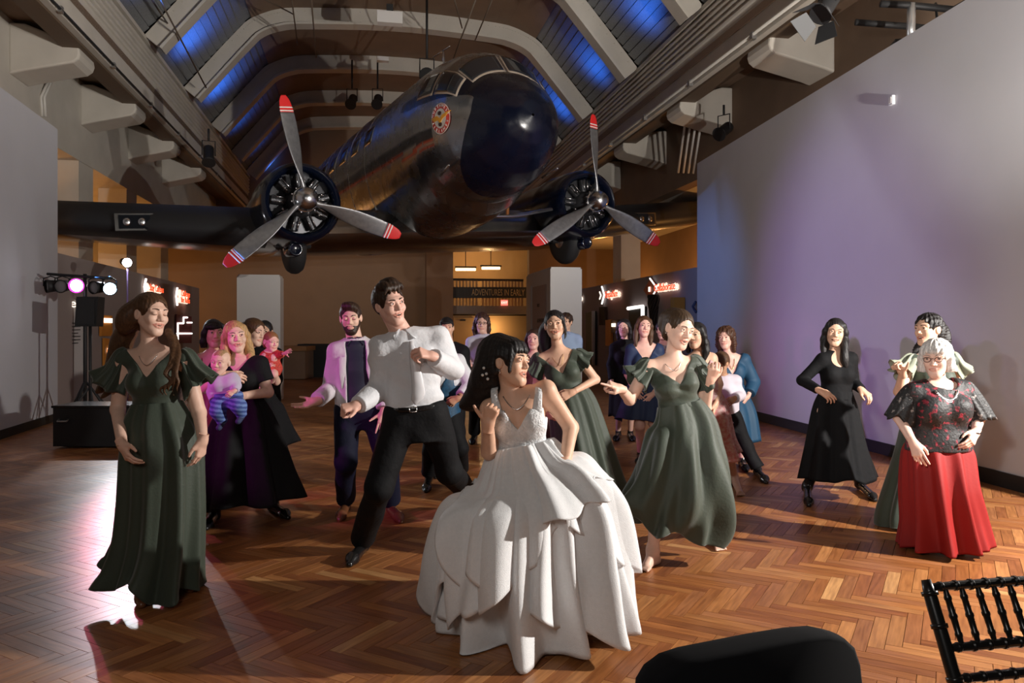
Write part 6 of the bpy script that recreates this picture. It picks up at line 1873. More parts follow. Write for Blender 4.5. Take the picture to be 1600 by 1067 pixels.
M_print = mat('print_ink', (.04, .03, .03), .7)

# plinths under the landing gear
def plinth(name, label, x0, x1, y0, y1, h):
    t = thing(name, label, 'plinth', HW((x0 + x1) / 2, (y0 + y1) / 2, 0))
    o = np.array(t.location)
    MB().hbox(x0, x1, y0, y1, 0, h - .04).build('body', M_white, t, o)
    MB().hbox(x0 + .02, x1 - .02, y0 + .02, y1 - .02, h - .04, h).build('cap', M_white, t, o)
    return t, o
c0 = P(860, 500, 16.5); hx = c0[0] * HC + c0[1] * HS; hy = -c0[0] * HS + c0[1] * HC
t, o = plinth('plinth', 'tall white plinth with a printed panel on its side, under the right landing wheel', hx, hx + .70, hy, hy + 2.5, 2.90)
g = MB().hbox(hx - .02, hx, hy + .35, hy + 1.7, .4, 2.55).build('graphic_panel', M_panel, t, o)
MB().hbox(hx - .028, hx - .02, hy + .5, hy + 1.2, .9, 1.35).build('dark_picture', M_dark, g, o)
text('ADVENTURE', 'lettering', HW(hx - .022, hy + 1.2, 1.75), -EYH, EZ, .13, M_print, g, o, .002)
for k in range(4): MB().hbox(hx - .024, hx - .02, hy + .5, hy + 1.2, 1.60 - .06 * k, 1.615 - .06 * k).build('text_line', mat('faint_ink', (.22, .16, .15), .7), g, o)
text('FIRST', 'lettering', HW(hx - .022, hy + 1.2, 2.1), -EYH, EZ, .11, M_print, g, o, .002)
MB().hbox(hx - .03, hx, hy + 1.85, hy + 1.98, .3, 2.6).build('light_strip', M_white, t, o)
c0 = P(370, 500, 16.5); hx = c0[0] * HC + c0[1] * HS; hy = -c0[0] * HS + c0[1] * HC
plinth('plinth', 'plain tall white plinth below the left propeller', hx, hx + .90, hy, hy + .7, 2.74)

# far end: mezzanine sign, exit sign, lamps, railing
t = thing('banner', 'long black banner with gilt words under the mezzanine', 'sign', HW(5.5, 33.4, 2.9)); o = np.array(t.location)
a, b = on_hy(708, 457, 33.35), on_hy(905, 457, 33.35)
MB().add([a + A(0, 0, -.24), b + A(0, 0, -.24), b + A(0, 0, .24), a + A(0, 0, .24)] + [p_ + EYH * .06 for p_ in (a + A(0, 0, -.24), b + A(0, 0, -.24), b + A(0, 0, .24), a + A(0, 0, .24))], [(0, 1, 2, 3), (7, 6, 5, 4), (0, 4, 5, 1), (1, 5, 6, 2), (2, 6, 7, 3), (3, 7, 4, 0)]).build('board', M_black, t, o)
q = on_hy(737, 457, 33.33)
tx = text('ADVENTURES IN EARLY FLIGHT', 'lettering', q, EXH, EZ, .40, mat('gilt', (.42, .30, .14), .5), t, o, .004)
bb = [v.co.x for v in tx.data.vertices]; wd = max(bb) - min(bb); tgt = 2.30 / (19 / 26. * wd)
tx.scale = (tgt, 1, 1)
t = thing('exit_sign', 'red lit EXIT sign over the lobby door', 'sign', on_hy(788, 473, 33.36)); o = np.array(t.location)
MB().box(o, EXH, EYH, EZ, .30, .08, .24).build('housing', mat('exit_red', (.6, .08, .06), .5, emit=(1, .16, .12), estr=1.6), t, o)
text('EXIT', 'lettering', o - EYH * .045, EXH, EZ, .14, M_letw, t, o, .003, 'CENTER')
for i, (u0, u1, v, nm) in enumerate(((712, 743, 421, 'left'), (753, 781, 419, 'right'))):
    a, b = on_hy(u0, v, 36.0), on_hy(u1, v, 36.0)
    t = thing('tube_lamp', '%s one of the two fluorescent tubes over the mezzanine' % nm, 'lamp', (a + b) / 2, 'fluorescent tubes over the mezzanine'); o = np.array(t.location)
    MB().tube([a, b], .06, 8).build('tube', mat('fluorescent', (.9, .8, .6), .5, emit=(1, .78, .45), estr=5.), t, o, True)
    MB().box((a + b) / 2 + A(0, 0, .11), EXH, EYH, EZ, 1.0, .2, .06).build('fixture', M_dark, t, o)
    c_ = (a + b) / 2; MB().tube([c_ + A(0, 0, .14), A(c_[0], c_[1], 6.5)], .02, 6).build('stem', M_dark, t, o)
t = thing('railing', 'mezzanine railing of thin tan slats behind the black banner', 'railing', HW(5, 34.4, 2.5)); o = np.array(t.location)
for k in range(22):
    x = 3.85 + .15 * k
    if 4.9 < x < 5.2: continue
    MB().hbox(x, x + .09, 34.3, 34.36, 2.5, 3.75).build('slat', M_tan, t, o)
MB().hbox(3.8, 7.1, 34.27, 34.39, 3.75, 3.85).build('handrail', M_dark, t, o)
t = thing('door', 'tan lobby door with a closer, below the exit sign', 'door', HW(4.1, 35.1, 0)); o = np.array(t.location)
MB().hbox(4.0, 4.95, 35.12, 35.19, 0, 2.1).build('leaf', M_tan, t, o)
MB().hbox(4.3, 4.55, 35.06, 35.12, 1.95, 2.02).build('closer', M_black, t, o)
MB().hbox(4.85, 4.9, 35.06, 35.12, .95, 1.1).build('handle', M_steel, t, o)
# low cases before the brown wall
t = thing('display_case', 'low wooden display case by the brown end wall', 'display case', P(440, 590, 24)); o = np.array(t.location)
c = P(447, 575, 24); c[2] = 0
MB().box(c + A(0, .3, .45), A(1, 0, 0), A(0, 1, 0), EZ, 1.3, 1.0, .86).build('body', M_brown, t, o)
MB().box(c + A(0, .3, .96), A(1, 0, 0), A(0, 1, 0), EZ, 1.4, 1.1, .14).build('top', mat('case_oak', (.30, .15, .06), .5), t, o)
t = thing('counter', 'black counter beside the low wooden display case', 'counter', P(515, 588, 25)); o = np.array(t.location)
c = P(512, 575, 25.4); c[2] = 0
MB().box(c + A(0, 0, .5), A(1, 0, 0), A(0, 1, 0), EZ, 1.6, .8, 1.0).build('body', M_black, t, o)
MB().box(c + A(0, 0, 1.04), A(1, 0, 0), A(0, 1, 0), EZ, 1.75, .9, .08).build('top', M_black, t, o)

# signs on the low right wall
xw = 7.03
def halo_text(txt, q, xd, size, ln, t, o):
    for nm_, m_, off, ex_ in (('halo', M_halo, 0., .014), ('lettering', M_letr, .075, 0.)):
        tx = text(txt, nm_, q + np.cross(xd, EZ) * off, xd, EZ, size, m_, t, o, .006)
        bb = [w_.co.x for w_ in tx.data.vertices]; k_ = ln / (max(bb) - min(bb))
        tx.scale = (k_, 1, 1)
        if ex_:
            sd = tx.modifiers.new('fatten', 'SOLIDIFY'); sd.thickness = .022; sd.offset = 1
def wsign(label, u, v, txt, size, icon, cu, cv, tu=None, cat='sign'):
    c = on_hx(cu, cv, xw)
    t = thing('wall_sign', label, cat, c); o = np.array(c)
    if icon == 'diamond':
        V = [c + EYH * a + EZ * b for a, b in ((-.0, .27), (-.48, 0), (0, -.27), (.48, 0))]
        MB().prism(V, -EXH * .05).build('diamond', mat('rust_red', (.45, .07, .02), .5), t, o)
        MB().tube([V[0] - EXH * .06, V[1] - EXH * .06, V[2] - EXH * .06], .022, 6).build('light_edge', M_tube, t, o, True)
        MB().box(c - EXH * .075 + EYH * .0, EYH, EXH, EZ, .09, .02, .12).build('white_mark', M_letw, t, o)
    elif icon == 'chevron':
        MB().tube([c + EZ * .26 - EXH * .04 + EYH * .1, c - EYH * .14 - EXH * .04, c - EZ * .26 - EXH * .04 + EYH * .1], .028, 6).build('chevron', M_tube, t, o, True)
        MB().tube([c + EZ * .11 - EXH * .04 + EYH * .32, c + EYH * .2 - EXH * .04, c - EZ * .11 - EXH * .04 + EYH * .32], .022, 6).build('chevron', M_letw, t, o, True)
    elif icon == 'dot':
        MB().ball(c - EXH * .04, (.05, .08, .09)).build('mark', M_letw, t, o, True)
    if txt:
        q = on_hx(u, v, xw)
        e_ = on_hx(tu, v, xw); ln = np.linalg.norm(e_ - q)
        halo_text(txt, q - EXH * .03, -EYH, size, ln, t, o)
wsign('lit sign reading Collaborate with a rust diamond on the right exhibit wall', 1028, 451, 'Collaborate', .26, 'diamond', 1019, 452, 1061)
wsign('lit sign with a white chevron farther along the right exhibit wall', 951, 461, 'Empathize', .28, 'chevron', 944, 461, 970)
wsign('small lit mark at the plinth edge on the right exhibit wall', 0, 0, None, 0, 'dot', 910, 467)
def wbox(name, label, cat, u0, u1, v0, v1, m, dp=.08, x=xw):
    a, b = on_hx(u0, v1, x), on_hx(u1, v1, x); h = on_hx(u0, v0, x)[2] - a[2]
    t = thing(name, label, cat, (a + b) / 2); o = np.array(t.location); s_ = -1 if x > 0 else 1
    V = [a, b, b + EZ * h, a + EZ * h]; V2 = [p_ + EXH * s_ * dp for p_ in V]
    MB().hexa(V[:2] + V2[1::-1] + V[3:1:-1] + V2[2:]).build('panel', m, t, o)
    return t, o, a, b, h
t, o, a, b, h = wbox('screen', 'black screen with a white light strip round its top, right exhibit wall', 'screen', 987, 1010, 482, 545, M_black)
MB().tube([a + EZ * h - EXH * .1, b + EZ * h - EXH * .1, b + EZ * h * .55 - EXH * .1], .05, 6).build('light_strip', M_tube, t, o, True)
t, o, a, b, h = wbox('screen', 'tall narrow black screen with a pale side strip, right exhibit wall', 'screen', 919, 932, 489, 570, M_black)
MB().tube([b + EZ * h - EXH * .1, b - EXH * .1], .06, 6).build('light_strip', M_white, t, o, True)
wbox('picture_frame', 'dark framed picture between the two black screens', 'picture', 940, 949, 480, 508, M_dark)
wbox('exhibit_box', 'orange edged box below the dark picture frame', 'exhibit', 950, 958, 500, 540, M_orange)
t, o, a, b, h = wbox('exhibit_box', 'dark exhibit box with a tiny lit caption', 'exhibit', 959, 969, 500, 520, M_brown)
MB().box((a + b) / 2 + EZ * h * .6 - EXH * .1, EYH, EXH, EZ, .3, .03, .1).build('caption', M_letw, t, o)
wbox('fin', 'slim ochre fin standing out from the right exhibit wall', 'exhibit', 1064, 1070, 465, 500, mat('ochre', (.42, .22, .04), .6), .25)
c = on_hx(1021, 488, 6.9)
t = thing('sculpture', 'black oval knotted sculpture below the Collaborate sign', 'sculpture', c); o = np.array(c)
mb = MB()
for k in range(5):
    ph = k * 1.26
    mb.tube([c + EYH * .17 * math.cos(a + ph) * (1 + .3 * math.sin(2 * a)) + EZ * .42 * math.sin(a) - EXH * .06 * math.sin(a * 2 + ph) for a in np.linspace(0, 6.28, 22)], .03, 6, cap=False)
mb.build('loops', M_black, t, o, True)
c = on_hx(1084, 482, 6.98)
tag(MB().tube([c - EYH * .12 - EZ * .08, c, c + EYH * .05 + EZ * .05, c - EYH * .1 + EZ * .14], .03, 6).build('hook', mat('hook_blue', (.02, .03, .10), .5), None, c, True), 'small dark blue hook on the right exhibit wall near the tall wall', 'hook')

# signs on the low left wall
xl = -5.48
def lsign(label, bu, bv, tu, tv, lines, size, bs, wpx):
    c = on_hx(bu, bv, xl); t = thing('wall_sign', label, 'sign', c); o = np.array(c)
    MB().tube([c + EZ * .26 * bs + EXH * .04 + EYH * .14, c + EXH * .04, c - EZ * .26 * bs + EXH * .04 + EYH * .14], .03, 6).build('bracket', M_tube, t, o, True)
    for i, s_ in enumerate(lines):
        q = on_hx(tu, tv + i * 10, xl)
        e_ = on_hx(tu + wpx, tv + i * 10, xl); halo_text(s_, q + EXH * .03, EYH, size, np.linalg.norm(e_ - q), t, o)
lsign('lit red sign with a white bracket nearer the lamps on the left exhibit wall', 223, 448, 227, 449, ['Stay Curious'], .26, .8, 22)
lsign('two-line lit red sign with a tall white bracket, left exhibit wall', 273, 463, 277, 458, ['Challenge', 'the Rules'], .26, 1., 14)
c = on_hx(284, 512, xl); t = thing('neon_outline', 'white neon outline of a stepped building on the left exhibit wall', 'sign', c); o = np.array(c)
mb = MB()
for pts in ([(275, 532), (275, 505), (284, 505), (284, 496), (290, 496)], [(274, 521), (297, 521)], [(290, 504), (297, 504)]):
    mb.tube([on_hx(u, v, xl) + EXH * .05 for u, v in pts], .028, 6)
mb.build('neon_tube', M_tube, t, o, True)['kind'] = 'stuff'
mb = MB(); a_, b_ = on_hx(274, 536, xl), on_hx(298, 536, xl)
MB().hexa([a_, b_, b_ + EXH * .03, a_ + EXH * .03] + [p_ + EZ * .85 for p_ in (a_, b_, b_ + EXH * .03, a_ + EXH * .03)]).build('back_board', mat('maroon_board', (.15, .02, .03), .6), t, o)
for i, (u0, u1, v0, v1, m_, lb, nm) in enumerate(((155, 172, 492, 525, M_orange, 'orange exhibit panel behind the speaker', 'exhibit_case'), (160, 178, 528, 600, M_orange, 'tall orange exhibit panel lower down behind the speaker', 'exhibit_case'))):
    t, o, a, b, h = wbox(nm, lb, 'exhibit', u0, u1, v0, v1, m_, .05, xl)
    MB().box((a + b) / 2 + EZ * h * .75 + EXH * .07, EYH, EXH, EZ, .5, .02, .1).build('caption', M_letw, t, o)
a = A(-7.72, 13.4, 0)
t = thing('text_panel', 'tall pale text panel with glowing letters beside the light bar', 'sign', a); o = np.array(a)
pa, pb = P(94, 470, 14.6), P(130, 470, 14.9)
V = [A(pa[0], pa[1], .05), A(pb[0], pb[1], .05), A(pb[0], pb[1] + .08, .05), A(pa[0], pa[1] + .08, .05)]
MB().hexa(V + [A(v[0], v[1], 2.12) for v in V]).build('board', mat('pale_board', (.46, .42, .40), .7), t, o)
dx = nrm(pb - pa); off = A(dx[1], -dx[0], 0) * .02
text('Lecc', 'lettering', P(98, 474, 14.6) + off, dx, EZ, .24, M_letw, t, o, .006); text('al', 'lettering', P(98, 489, 14.6) + off, dx, EZ, .24, M_letw, t, o, .006)
for k in range(7):
    c = P(112, 505 + k * 5.2, 14.7) + off * .6
    MB().box(c, dx, off, EZ, .30 if k % 3 else .22, .01, .018).build('text_line', M_print, t, o)

# disc jockey's corner
D_ = 12.0
t = thing('light_bar', 'black T-bar stand with five stage lamps at the left wall', 'light bar', FL(134, 655)); o = np.array(t.location)
top = P(133, 431, D_); bx = A(o[0], o[1], 0) + (top - P(133, 431, D_))
bse = A(top[0], top[1], 0)
MB().tube([P(74, 428, D_ + .1), P(174, 435, D_ - .1)], .022, 8).build('crossbar', M_black, t, o, True)
MB().tube([bse + A(0, 0, .05), top + A(0, 0, .03)], .028, 10).build('pole', M_black, t, o, True)
for k in range(3):
    an = 2.1 * k + .5
    MB().tube([bse + A(0, 0, .75), bse + A(.55 * math.cos(an), .45 * math.sin(an), .02)], .018, 8).build('leg', M_black, t, o, True)
for i, (u, v, lit, tw) in enumerate(((79, 447, 0, -.9), (97, 447, 0, .1), (121, 446, 1, .25), (150, 449, 0, -.3), (171, 451, 2, .8))):
    c = P(u, v, D_); d = nrm(A(tw, -1, -.12))
    cn = MB().lathe(c, d, [(.04, -.16), (.085, -.13), (.095, 0), (.105, .06), (.098, .065)], 18, cap=False).build('lamp_can', M_black, t, o, True)
    lm_ = [mat('dead_lens', (.16, .15, .15), .15), mat('white_lens', (.9, .9, 1), .3, emit=(.9, .92, 1), estr=22.), mat('cyan_lens', (.6, .8, 1), .3, emit=(.55, .8, 1), estr=14.)][lit]
    MB().lathe(c + d * .035, d, [(.0, .012), (.05, .010), (.092, 0)], 18, cap=False).build('lens', lm_, cn, o, True)
    if lit == 1: MB().lathe(c + d * .063, d, [(.093, 0), (.112, .004), (.112, -.01)], 18, cap=False).build('glow_rim', mat('magenta_rim', (.6, .05, .5), .4, emit=(1, .05, .7), estr=2.), cn, o, True)
    MB().tube([c + A(-.11, 0, 0), c + A(-.11, 0, .12), P(u, 431.5, D_), c + A(.11, 0, .12), c + A(.11, 0, 0)], .010, 6).build('yoke', M_black, cn, o, True)
t = thing('speaker', 'black loudspeaker on a tripod below the light bar', 'speaker', A(P(141, 500, 11.5)[0], 11.5, 0)); o = np.array(t.location)
c = P(141, 487, 11.5)
cab = MB(); f = [(-.16, -.13), (.16, -.13), (.12, .14), (-.12, .14)]
sk = lambda z: [c + A(x + .06 * (z + .22), y, z) for x, y in f]
cab.hexa(sk(-.22) + sk(.22)).build('cabinet', M_black, t, o)
MB().box(c + A(.0, -.137, 0), A(1, 0, .0), A(0, 1, 0), EZ, .27, .01, .38).build('grille', mat('grille_black', (.02, .02, .022), .8, bump=.4, bscale=300), t, o)
MB().tube([A(c[0], c[1], .1), c + A(0, 0, -.2)], .022, 8).build('pole', M_black, t, o, True)
for k in range(3):
    an = 2.1 * k + 1.2
    MB().tube([A(c[0], c[1], .7), A(c[0] + .5 * math.cos(an), c[1] + .5 * math.sin(an), .02)], .015, 8).build('leg', M_black, t, o, True)
t = thing('equipment_case', 'low black equipment case under the tripod stands', 'case', A(P(162, 600, 10.3)[0], 10.3, 0)); o = np.array(t.location)
MB().box(o + A(0, 0, .28), A(1, 0, 0), A(0, 1, 0), EZ, 1.0, .6, .50).build('body', M_black, t, o)
MB().box(o + A(0, 0, .545), A(1, 0, 0), A(0, 1, 0), EZ, 1.03, .63, .03).build('lid', M_leather, t, o)
for sx in (-.52, .52): MB().tube([o + A(sx * .8, -.31, .38), o + A(sx * .8, -.35, .36), o + A(sx * .8 + .12, -.35, .36), o + A(sx * .8 + .12, -.31, .38)], .012, 6).build('handle', M_steel, t, o, True)
b = A(-6.72, 13.42, 2.72)
t = thing('flash_stand', 'bright white flash head on a thin stand behind the dancers', 'flash', A(b[0], b[1], 0)); o = np.array(t.location)
hd_ = nrm(A(1.0, 5.2, 1.0) - b)
MB().tube([o + A(0, 0, .02), b - A(0, 0, .10)], .016, 8).build('pole', mat('violet_pole', (.25, .18, .40), .3, metal=.6), t, o, True)
MB().lathe(b - hd_ * .06, hd_, [(.05, -.20), (.06, -.18), (.06, 0), (.085, .05), (.08, .05)], 16, cap=False).build('head', M_black, t, o, True)
MB().lathe(b - hd_ * .06, hd_, [(.0, .046), (.07, .04), (.074, .03)], 16, cap=False).build('lamp_face', mat('flash_face', (1, 1, 1), .3, emit=(.95, .97, 1), estr=120.), t, o, True)
for k in range(3):
    an = 2.1 * k
    MB().tube([o + A(0, 0, .55), o + A(.4 * math.cos(an), .4 * math.sin(an), .015)], .012, 6).build('leg', M_black, t, o, True)

# overhead: lamps, box, rods, conduits
def spot_lamp(label, c, aim, s=1., barn=False, stem=None):
    c = np.asarray(c, float); d = nrm(np.asarray(aim, float))
    t = thing('stage_lamp', label, 'stage lamp', c); o = np.array(c)
    MB().lathe(c, d, [(.05 * s, -.20 * s), (.085 * s, -.16 * s), (.085 * s, .10 * s), (.11 * s, .17 * s), (.105 * s, .17 * s)], 18, cap=True).build('can', M_black, t, o, True)
    MB().lathe(c, d, [(.0, .155 * s), (.09 * s, .15 * s)], 14, cap=False).build('lens', mat('dead_lens', (.16, .15, .15), .15), t, o, True)
    x = nrm(np.cross(d, EZ)); u_ = np.cross(x, d)
    top = c + EZ * .24 * s
    MB().tube([c + x * .1 * s, top + x * .1 * s, top - x * .1 * s, c - x * .1 * s], .010 * s, 6).build('yoke', M_black, t, o, True)
    if stem is not None: MB().tube([top, top + EZ * stem], .018 * s, 6).build('stem', M_black, t, o, True)
    if barn:
        for k, (e1, e2) in enumerate(((u_, x), (-u_, x), (x, u_), (-x, u_))):
            q = c + d * .17 * s + e1 * .105 * s
            dd = nrm(d + e1 * .75) * .16 * s
            MB().prism([q + e2 * .09 * s, q - e2 * .09 * s, q + dd - e2 * .13 * s, q + dd + e2 * .13 * s], e1 * .004).build('barn_door', M_black, t, o)
    return t
spot_lamp('big black stage lamp with barn doors by the right beam', P(1293, 6, 8.6), (-.55, -.3, -.8), 1.15, True, .5)
spot_lamp('black spotlight against the wall below a right corbel', P(1131, 204, 15.4), (-.6, -.6, -.5), 1.3, False, .2)
spot_lamp('black spotlight clamped on the left beam above the wing', P(326, 243, 19), (.2, -.5, -.8), 1.5, False, .3)
spot_lamp('left one of the two spotlights hanging far under the roof', P(550, 158, 24), (.0, -.8, -.6), 1.6, False, .9)
spot_lamp('right one of the two spotlights hanging far under the roof', P(590, 158, 24), (.05, -.8, -.6), 1.6, False, .9)
spot_lamp('round black spotlight just above the airliner cockpit', P(667, 118, 18.5), (.1, -.9, -.3), 1.7, False, 1.6)
t = thing('junction_box', 'white box hanging from the near roof rib', 'box', P(609, 29, 17.2)); o = np.array(t.location)
MB().box(o, EXH, EYH, EZ, .56, .22, .26).build('box', M_white, t, o)
MB().box(o + EZ * .22, EXH, EYH, EZ, .14, .1, .18).build('bracket', M_black, t, o)
tag(MB().box(P(598, 93, 22.3), EXH, EYH, EZ, .34, .2, .12).build('junction_box', M_white, None, P(598, 93, 22.3)), 'small white box on the farther roof rib', 'box')
M_rod = mat('rod_brown', (.10, .075, .055), .6)
for i, (a, b, lb) in enumerate(((P(232, -8, 15.2), P(272, 52, 17.5), 'bent thin rod before the left louvres, nearer piece'), (P(246, -8, 15), P(322, 137, 19.6), 'long thin rod slanting before the left louvres'),
                                (P(400, -8, 16), P(458, 22, 18.3), 'short rod leaning to the near rib at its left shoulder'), (P(455, -8, 15.6), P(465, 70, 21), 'thin rod dropping behind the near rib, left of the white box'),
                                (P(486, -8, 15), P(494, 90, 21), 'dark rod dropping steeply behind the near rib'), (P(708, -8, 15.5), P(722, 44, 18), 'rod from the roof to the rib right of the white box'),
                                (P(746, -8, 13.8), P(704, 104, 16.6), 'hanging rod crossing down to the cockpit roof'), (P(772, -8, 14.6), P(742, 64, 17.6), 'rod slanting to the rib above the antenna'))):
    tag(MB().tube([a, b], .016 if i > 1 else .02, 6).build('hanger_rod', M_rod, None, a, True), lb, 'rod')
M_pipe = mat('conduit_white', (.60, .57, .52), .5)
tag(MB().tube([on_hx(79, 120, -5.95), on_hx(64, 152, -6.03), on_hx(66, 182, -6.03)], .028, 8).tube([on_hx(84, 120, -5.95), on_hx(69, 152, -6.03), on_hx(71, 182, -6.03)], .028, 8).build('conduit', M_pipe, None, on_hx(64, 152, -6.0), True), 'pair of white bent conduits below the nearest left corbel', 'conduit')['kind'] = 'stuff'
for k in range(4):
    a, b = HW(7.25 + .13 * k, 16.6, 6.4), HW(7.45 + .13 * k, 17.5, 5.35)
    tag(MB().tube([a, b], .028, 8).build('conduit', M_pipe, None, a, True), '%s of four slanting white pipes behind the right corbels' % ['first', 'second', 'third', 'fourth'][k], 'pipe', 'slanting white pipes')
t = thing('rail', 'thin pale conduit rail with clamps along the right beam', 'rail', HW(6.56, 6, 6.62)); o = np.array(t.location)
MB().tube([HW(6.55, 6, 6.62), HW(6.55, 33, 6.62)], .025, 8).build('tube', M_pipe, t, o, True)
for k in range(9): MB().box(HW(6.56, 7 + 2.6 * k, 6.60), EXH, EYH, EZ, .08, .10, .12).build('clamp', M_steel, t, o)
t = thing('rail', 'thin dark conduit rail with clamps along the left beam', 'rail', HW(-4.69, 6, 6.62)); o = np.array(t.location)
MB().tube([HW(-4.69, 6, 6.58), HW(-4.69, 33, 6.58)], .022, 8).build('tube', M_black, t, o, True)
for k in range(9): MB().box(HW(-4.70, 8 + 2.6 * k, 6.58), EXH, EYH, EZ, .06, .10, .10).build('clamp', M_steel, t, o)
# frame and post above the tall right wall
t = thing('pipe_frame', 'black pipe frame on a silver post above the tall right wall', 'frame', P(1422, 62, 9.6)); o = np.array(t.location)
a, b, c = P(1376, 6, 9.6), P(1490, 15, 9.6), P(1530, -6, 9.0)
MB().tube([a, P(1420, 8, 9.6), b, c], .045, 8).build('bar', M_black, t, o, True)
MB().tube([a + A(0, .7, .05), b + A(0, .7, .05)], .045, 8).build('bar', M_black, t, o, True)
MB().tube([P(1423, 70, 9.6), P(1424, 6, 9.6)], .05, 12).build('post', mat('bright_zinc', (.6, .6, .6), .3, metal=.7), t, o, True)
MB().box(P(1408, 70, 9.62), A(1, -.2, 0), A(.2, 1, 0), EZ, .22, .3, .05).build('foot_plate', M_black, t, o)
MB().tube([P(1462, 5, 9.7), P(1464, 30, 9.6), P(1456, 42, 9.5), P(1450, 46, 9.5)], .015, 6).build('cable', M_black, t, o, True)
# thermostat on the tall right wall
def on_rw(u, v):
    k = (u - 800.) / FPX; n2 = A(_d[1], -_d[0]); d = (wr0[0] * n2[0] + wr0[1] * n2[1]) / (k * n2[0] + n2[1]); return P(u, v, d)
c = on_rw(1396, 157)
t = thing('thermostat', 'small white thermostat high on the tall right wall', 'thermostat', c); o = np.array(c)
MB().box(c - _n * -.0 + A(-_d[1], _d[0], 0) * .022, _d, _n, EZ, .075, .04, .11).build('case', M_wallL, t, o)
MB().box(c + A(-_d[1], _d[0], 0) * .045, _d, _n, EZ, .045, .006, .075).build('face', M_white, t, o)

# black chiavari chair, bottom right of the picture
e1 = nrm(A(.98, .19, 0)); e2 = A(e1[1], -e1[0], 0)
TL = P(1449, 914, 1.90)
t = thing('chiavari_chair', 'black chiavari chair with thin ringed spindles at the dance floor edge', 'chair', A(TL[0] + .2, TL[1] - .2, 0)); o = np.array(t.location)
Wc = .37
def ringed(name, a, b, r, n, par, rings=True, big=1.22):
    a = np.asarray(a); b = np.asarray(b); L = np.linalg.norm(b - a); prof = [(r * .85, 0)]
    for k in range(n):
        x = L * (k + .5) / n
        sw = 1 + .22 * math.sin(math.pi * x / L)
        prof += [(r * sw, x - .0065), (r * big * sw, x - .003), (r * big * sw, x + .003), (r * sw, x + .0065)]
    prof.append((r * .85, L))
    return auto_smooth(MB().lathe(a, b - a, prof, 12).build(name, M_chair, par, o, True), .5)
M_chair = mat('chair_black', (.010, .010, .010), .28)
lean = lambda z: e2 * (.19 * (TL[2] - z) / .47) + e1 * (.02 * (TL[2] - z) / .47)
pt = lambda x, z: A(TL[0], TL[1], 0) + e1 * x + lean(z) + A(0, 0, z)
for x in (0, Wc):
    mb = MB().tube([pt(x, TL[2] + .012), pt(x, TL[2] - .02), pt(x, .70), pt(x, .46), A(*(pt(x, .46)[:2] - e2[:2] * .03), 0.005)], [.011, .0155, .0165, .0165, .013], 12)
    for z in (.90, .83, .72, .60): mb.tube([pt(x, z + .005), pt(x, z - .005)], .0195, 12)
    mb.build('back_post', M_chair, t, o, True)
z1, z2, z3 = TL[2] - .005, TL[2] - .135, TL[2] - .198
for z in (z1, z2, z3, .55): ringed('rail', pt(.012, z), pt(Wc - .012, z), .0095, 8, t)
for k in range(7):
    x = .046 + .0463 * k
    ringed('spindle', pt(x, z1 - .006), pt(x, z2 + .006), .0066, 3, t, big=1.22)
s0 = pt(0, .455) - A(0, 0, 0)
seat = [s0 + e2 * .01 - e1 * .005, s0 + e1 * (Wc + .005) + e2 * .01, s0 + e1 * (Wc + .02) + e2 * .40, s0 - e1 * .02 + e2 * .40]
MB().prism([q - A(0, 0, .03) for q in seat], A(0, 0, .035)).build('seat', M_chair, t, o)
MB().prism([q + A(0, 0, .006) + (np.mean(seat, 0) - q) * .08 for q in seat], A(0, 0, .035)).build('seat_pad', M_blk, t, o)
for x in (0, Wc):
    ringed('front_leg', s0 + e1 * x + e2 * .38 - A(0, 0, .01), A(*(s0 + e1 * x + e2 * .40)[:2], .005), .014, 5, t)
for z in (.16, .28):
    for x in (0, Wc): ringed('stretcher', A(*(s0 + e1 * x)[:2], z), A(*(s0 + e1 * x + e2 * .39)[:2], z), .009, 4, t)
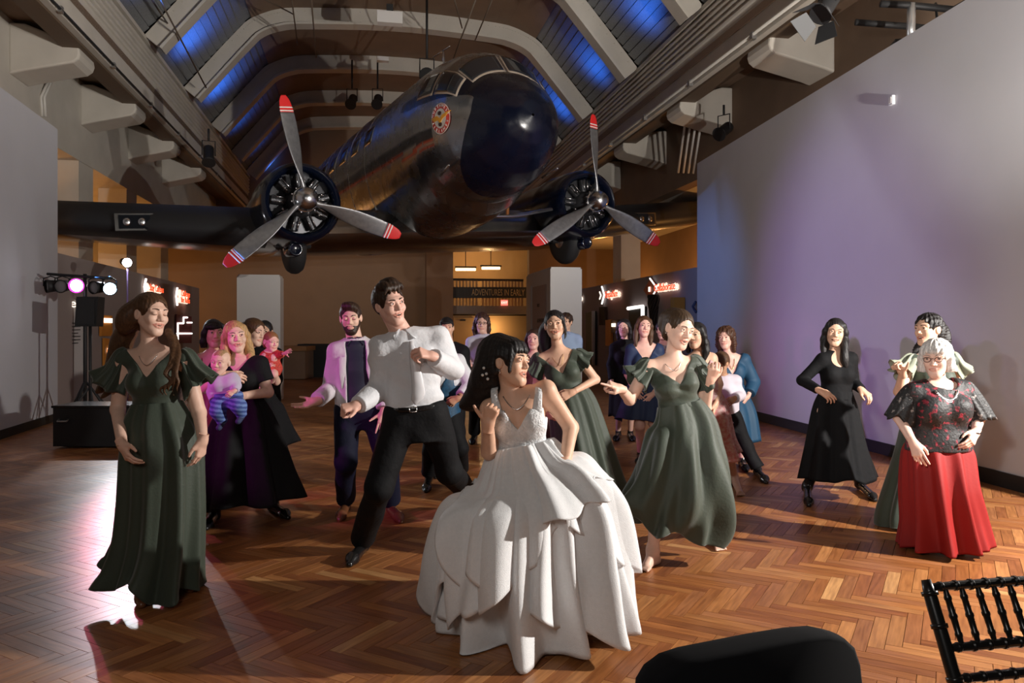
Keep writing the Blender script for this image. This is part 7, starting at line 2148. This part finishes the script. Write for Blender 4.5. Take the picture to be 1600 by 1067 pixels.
# black padded chair back, bottom centre-right
e1 = nrm(A(.85, .42, 0)); e2 = A(e1[1], -e1[0], 0)
BLp = P(1003, 1062, 1.43)
t = thing('padded_chair', 'black padded chair with a rounded backrest, cut by the bottom of the photo', 'chair', A(BLp[0] + .2, BLp[1], 0)); o = np.array(t.location)
out = []
for u, v in ((1000, 1110), (1003, 1068), (1016, 1046), (1040, 1028), (1070, 1018), (1120, 1008), (1180, 996), (1240, 986), (1278, 983), (1302, 988), (1318, 1003), (1327, 1030), (1331, 1067), (1333, 1110)):
    f = (u - 1000) / 330.
    d = 1.43 + f * .165
    q = P(u, v, d); out.append(q)
base_z = .50
outl = out + [A(out[-1][0], out[-1][1], base_z), A(out[0][0], out[0][1], base_z)]
cen = np.mean(outl, 0); N_ = len(outl); V = []
for s_, off in ((.93, -.035), (.985, -.026), (1., -.008), (1., .012), (.985, .030), (.93, .040)):
    for q in outl: V.append(cen + (q - cen) * s_ + e2 * off)
Fc = [tuple(range(N_))[::-1], tuple(range(5 * N_, 6 * N_))] + [(r * N_ + k, r * N_ + (k + 1) % N_, (r + 1) * N_ + (k + 1) % N_, (r + 1) * N_ + k) for r in range(5) for k in range(N_)]
mk('backrest', V, Fc, mat('black_velour', (.004, .004, .005), .9, spec=.1), t, o, True)
bl, br = outl[-1], outl[-2]
mk('seat', *(lambda m_: (m_.V, m_.F))(MB().prism([bl + e2 * .02 - A(0, 0, .1), br + e2 * .02 - A(0, 0, .1), br + e2 * .42 - A(0, 0, .1), bl + e2 * .42 - A(0, 0, .1)], A(0, 0, .08))), MATS['black_velour'], t, o, False)
for q, dz in ((bl, 0), (br, 0)):
    MB().tube([q + A(0, 0, .05), A(q[0], q[1], .005)], .014, 8).build('leg', M_black, t, o, True)
    MB().tube([q + e2 * .38 - A(0, 0, .09), A(*(q + e2 * .40)[:2], .005)], .014, 8).build('leg', M_black, t, o, True)
# glass on the case edge by the left bridesmaid
c = A(P(162, 640, 10.3)[0] + .3, 10.3, .56)
tag(auto_smooth(MB().lathe(c, EZ, [(.035, .0), (.036, .004), (.006, .012), (.005, .09), (.03, .12), (.04, .17), (.034, .21), (.032, .21), (.037, .17), (.027, .122), (.0, .10)], 18, cap=False).build('wine_glass', mat('clear_glass', (.9, .9, .9), .05, trans=.9), None, c, True), 1.), 'stemmed glass on the black case behind the left bridesmaid', 'glass')
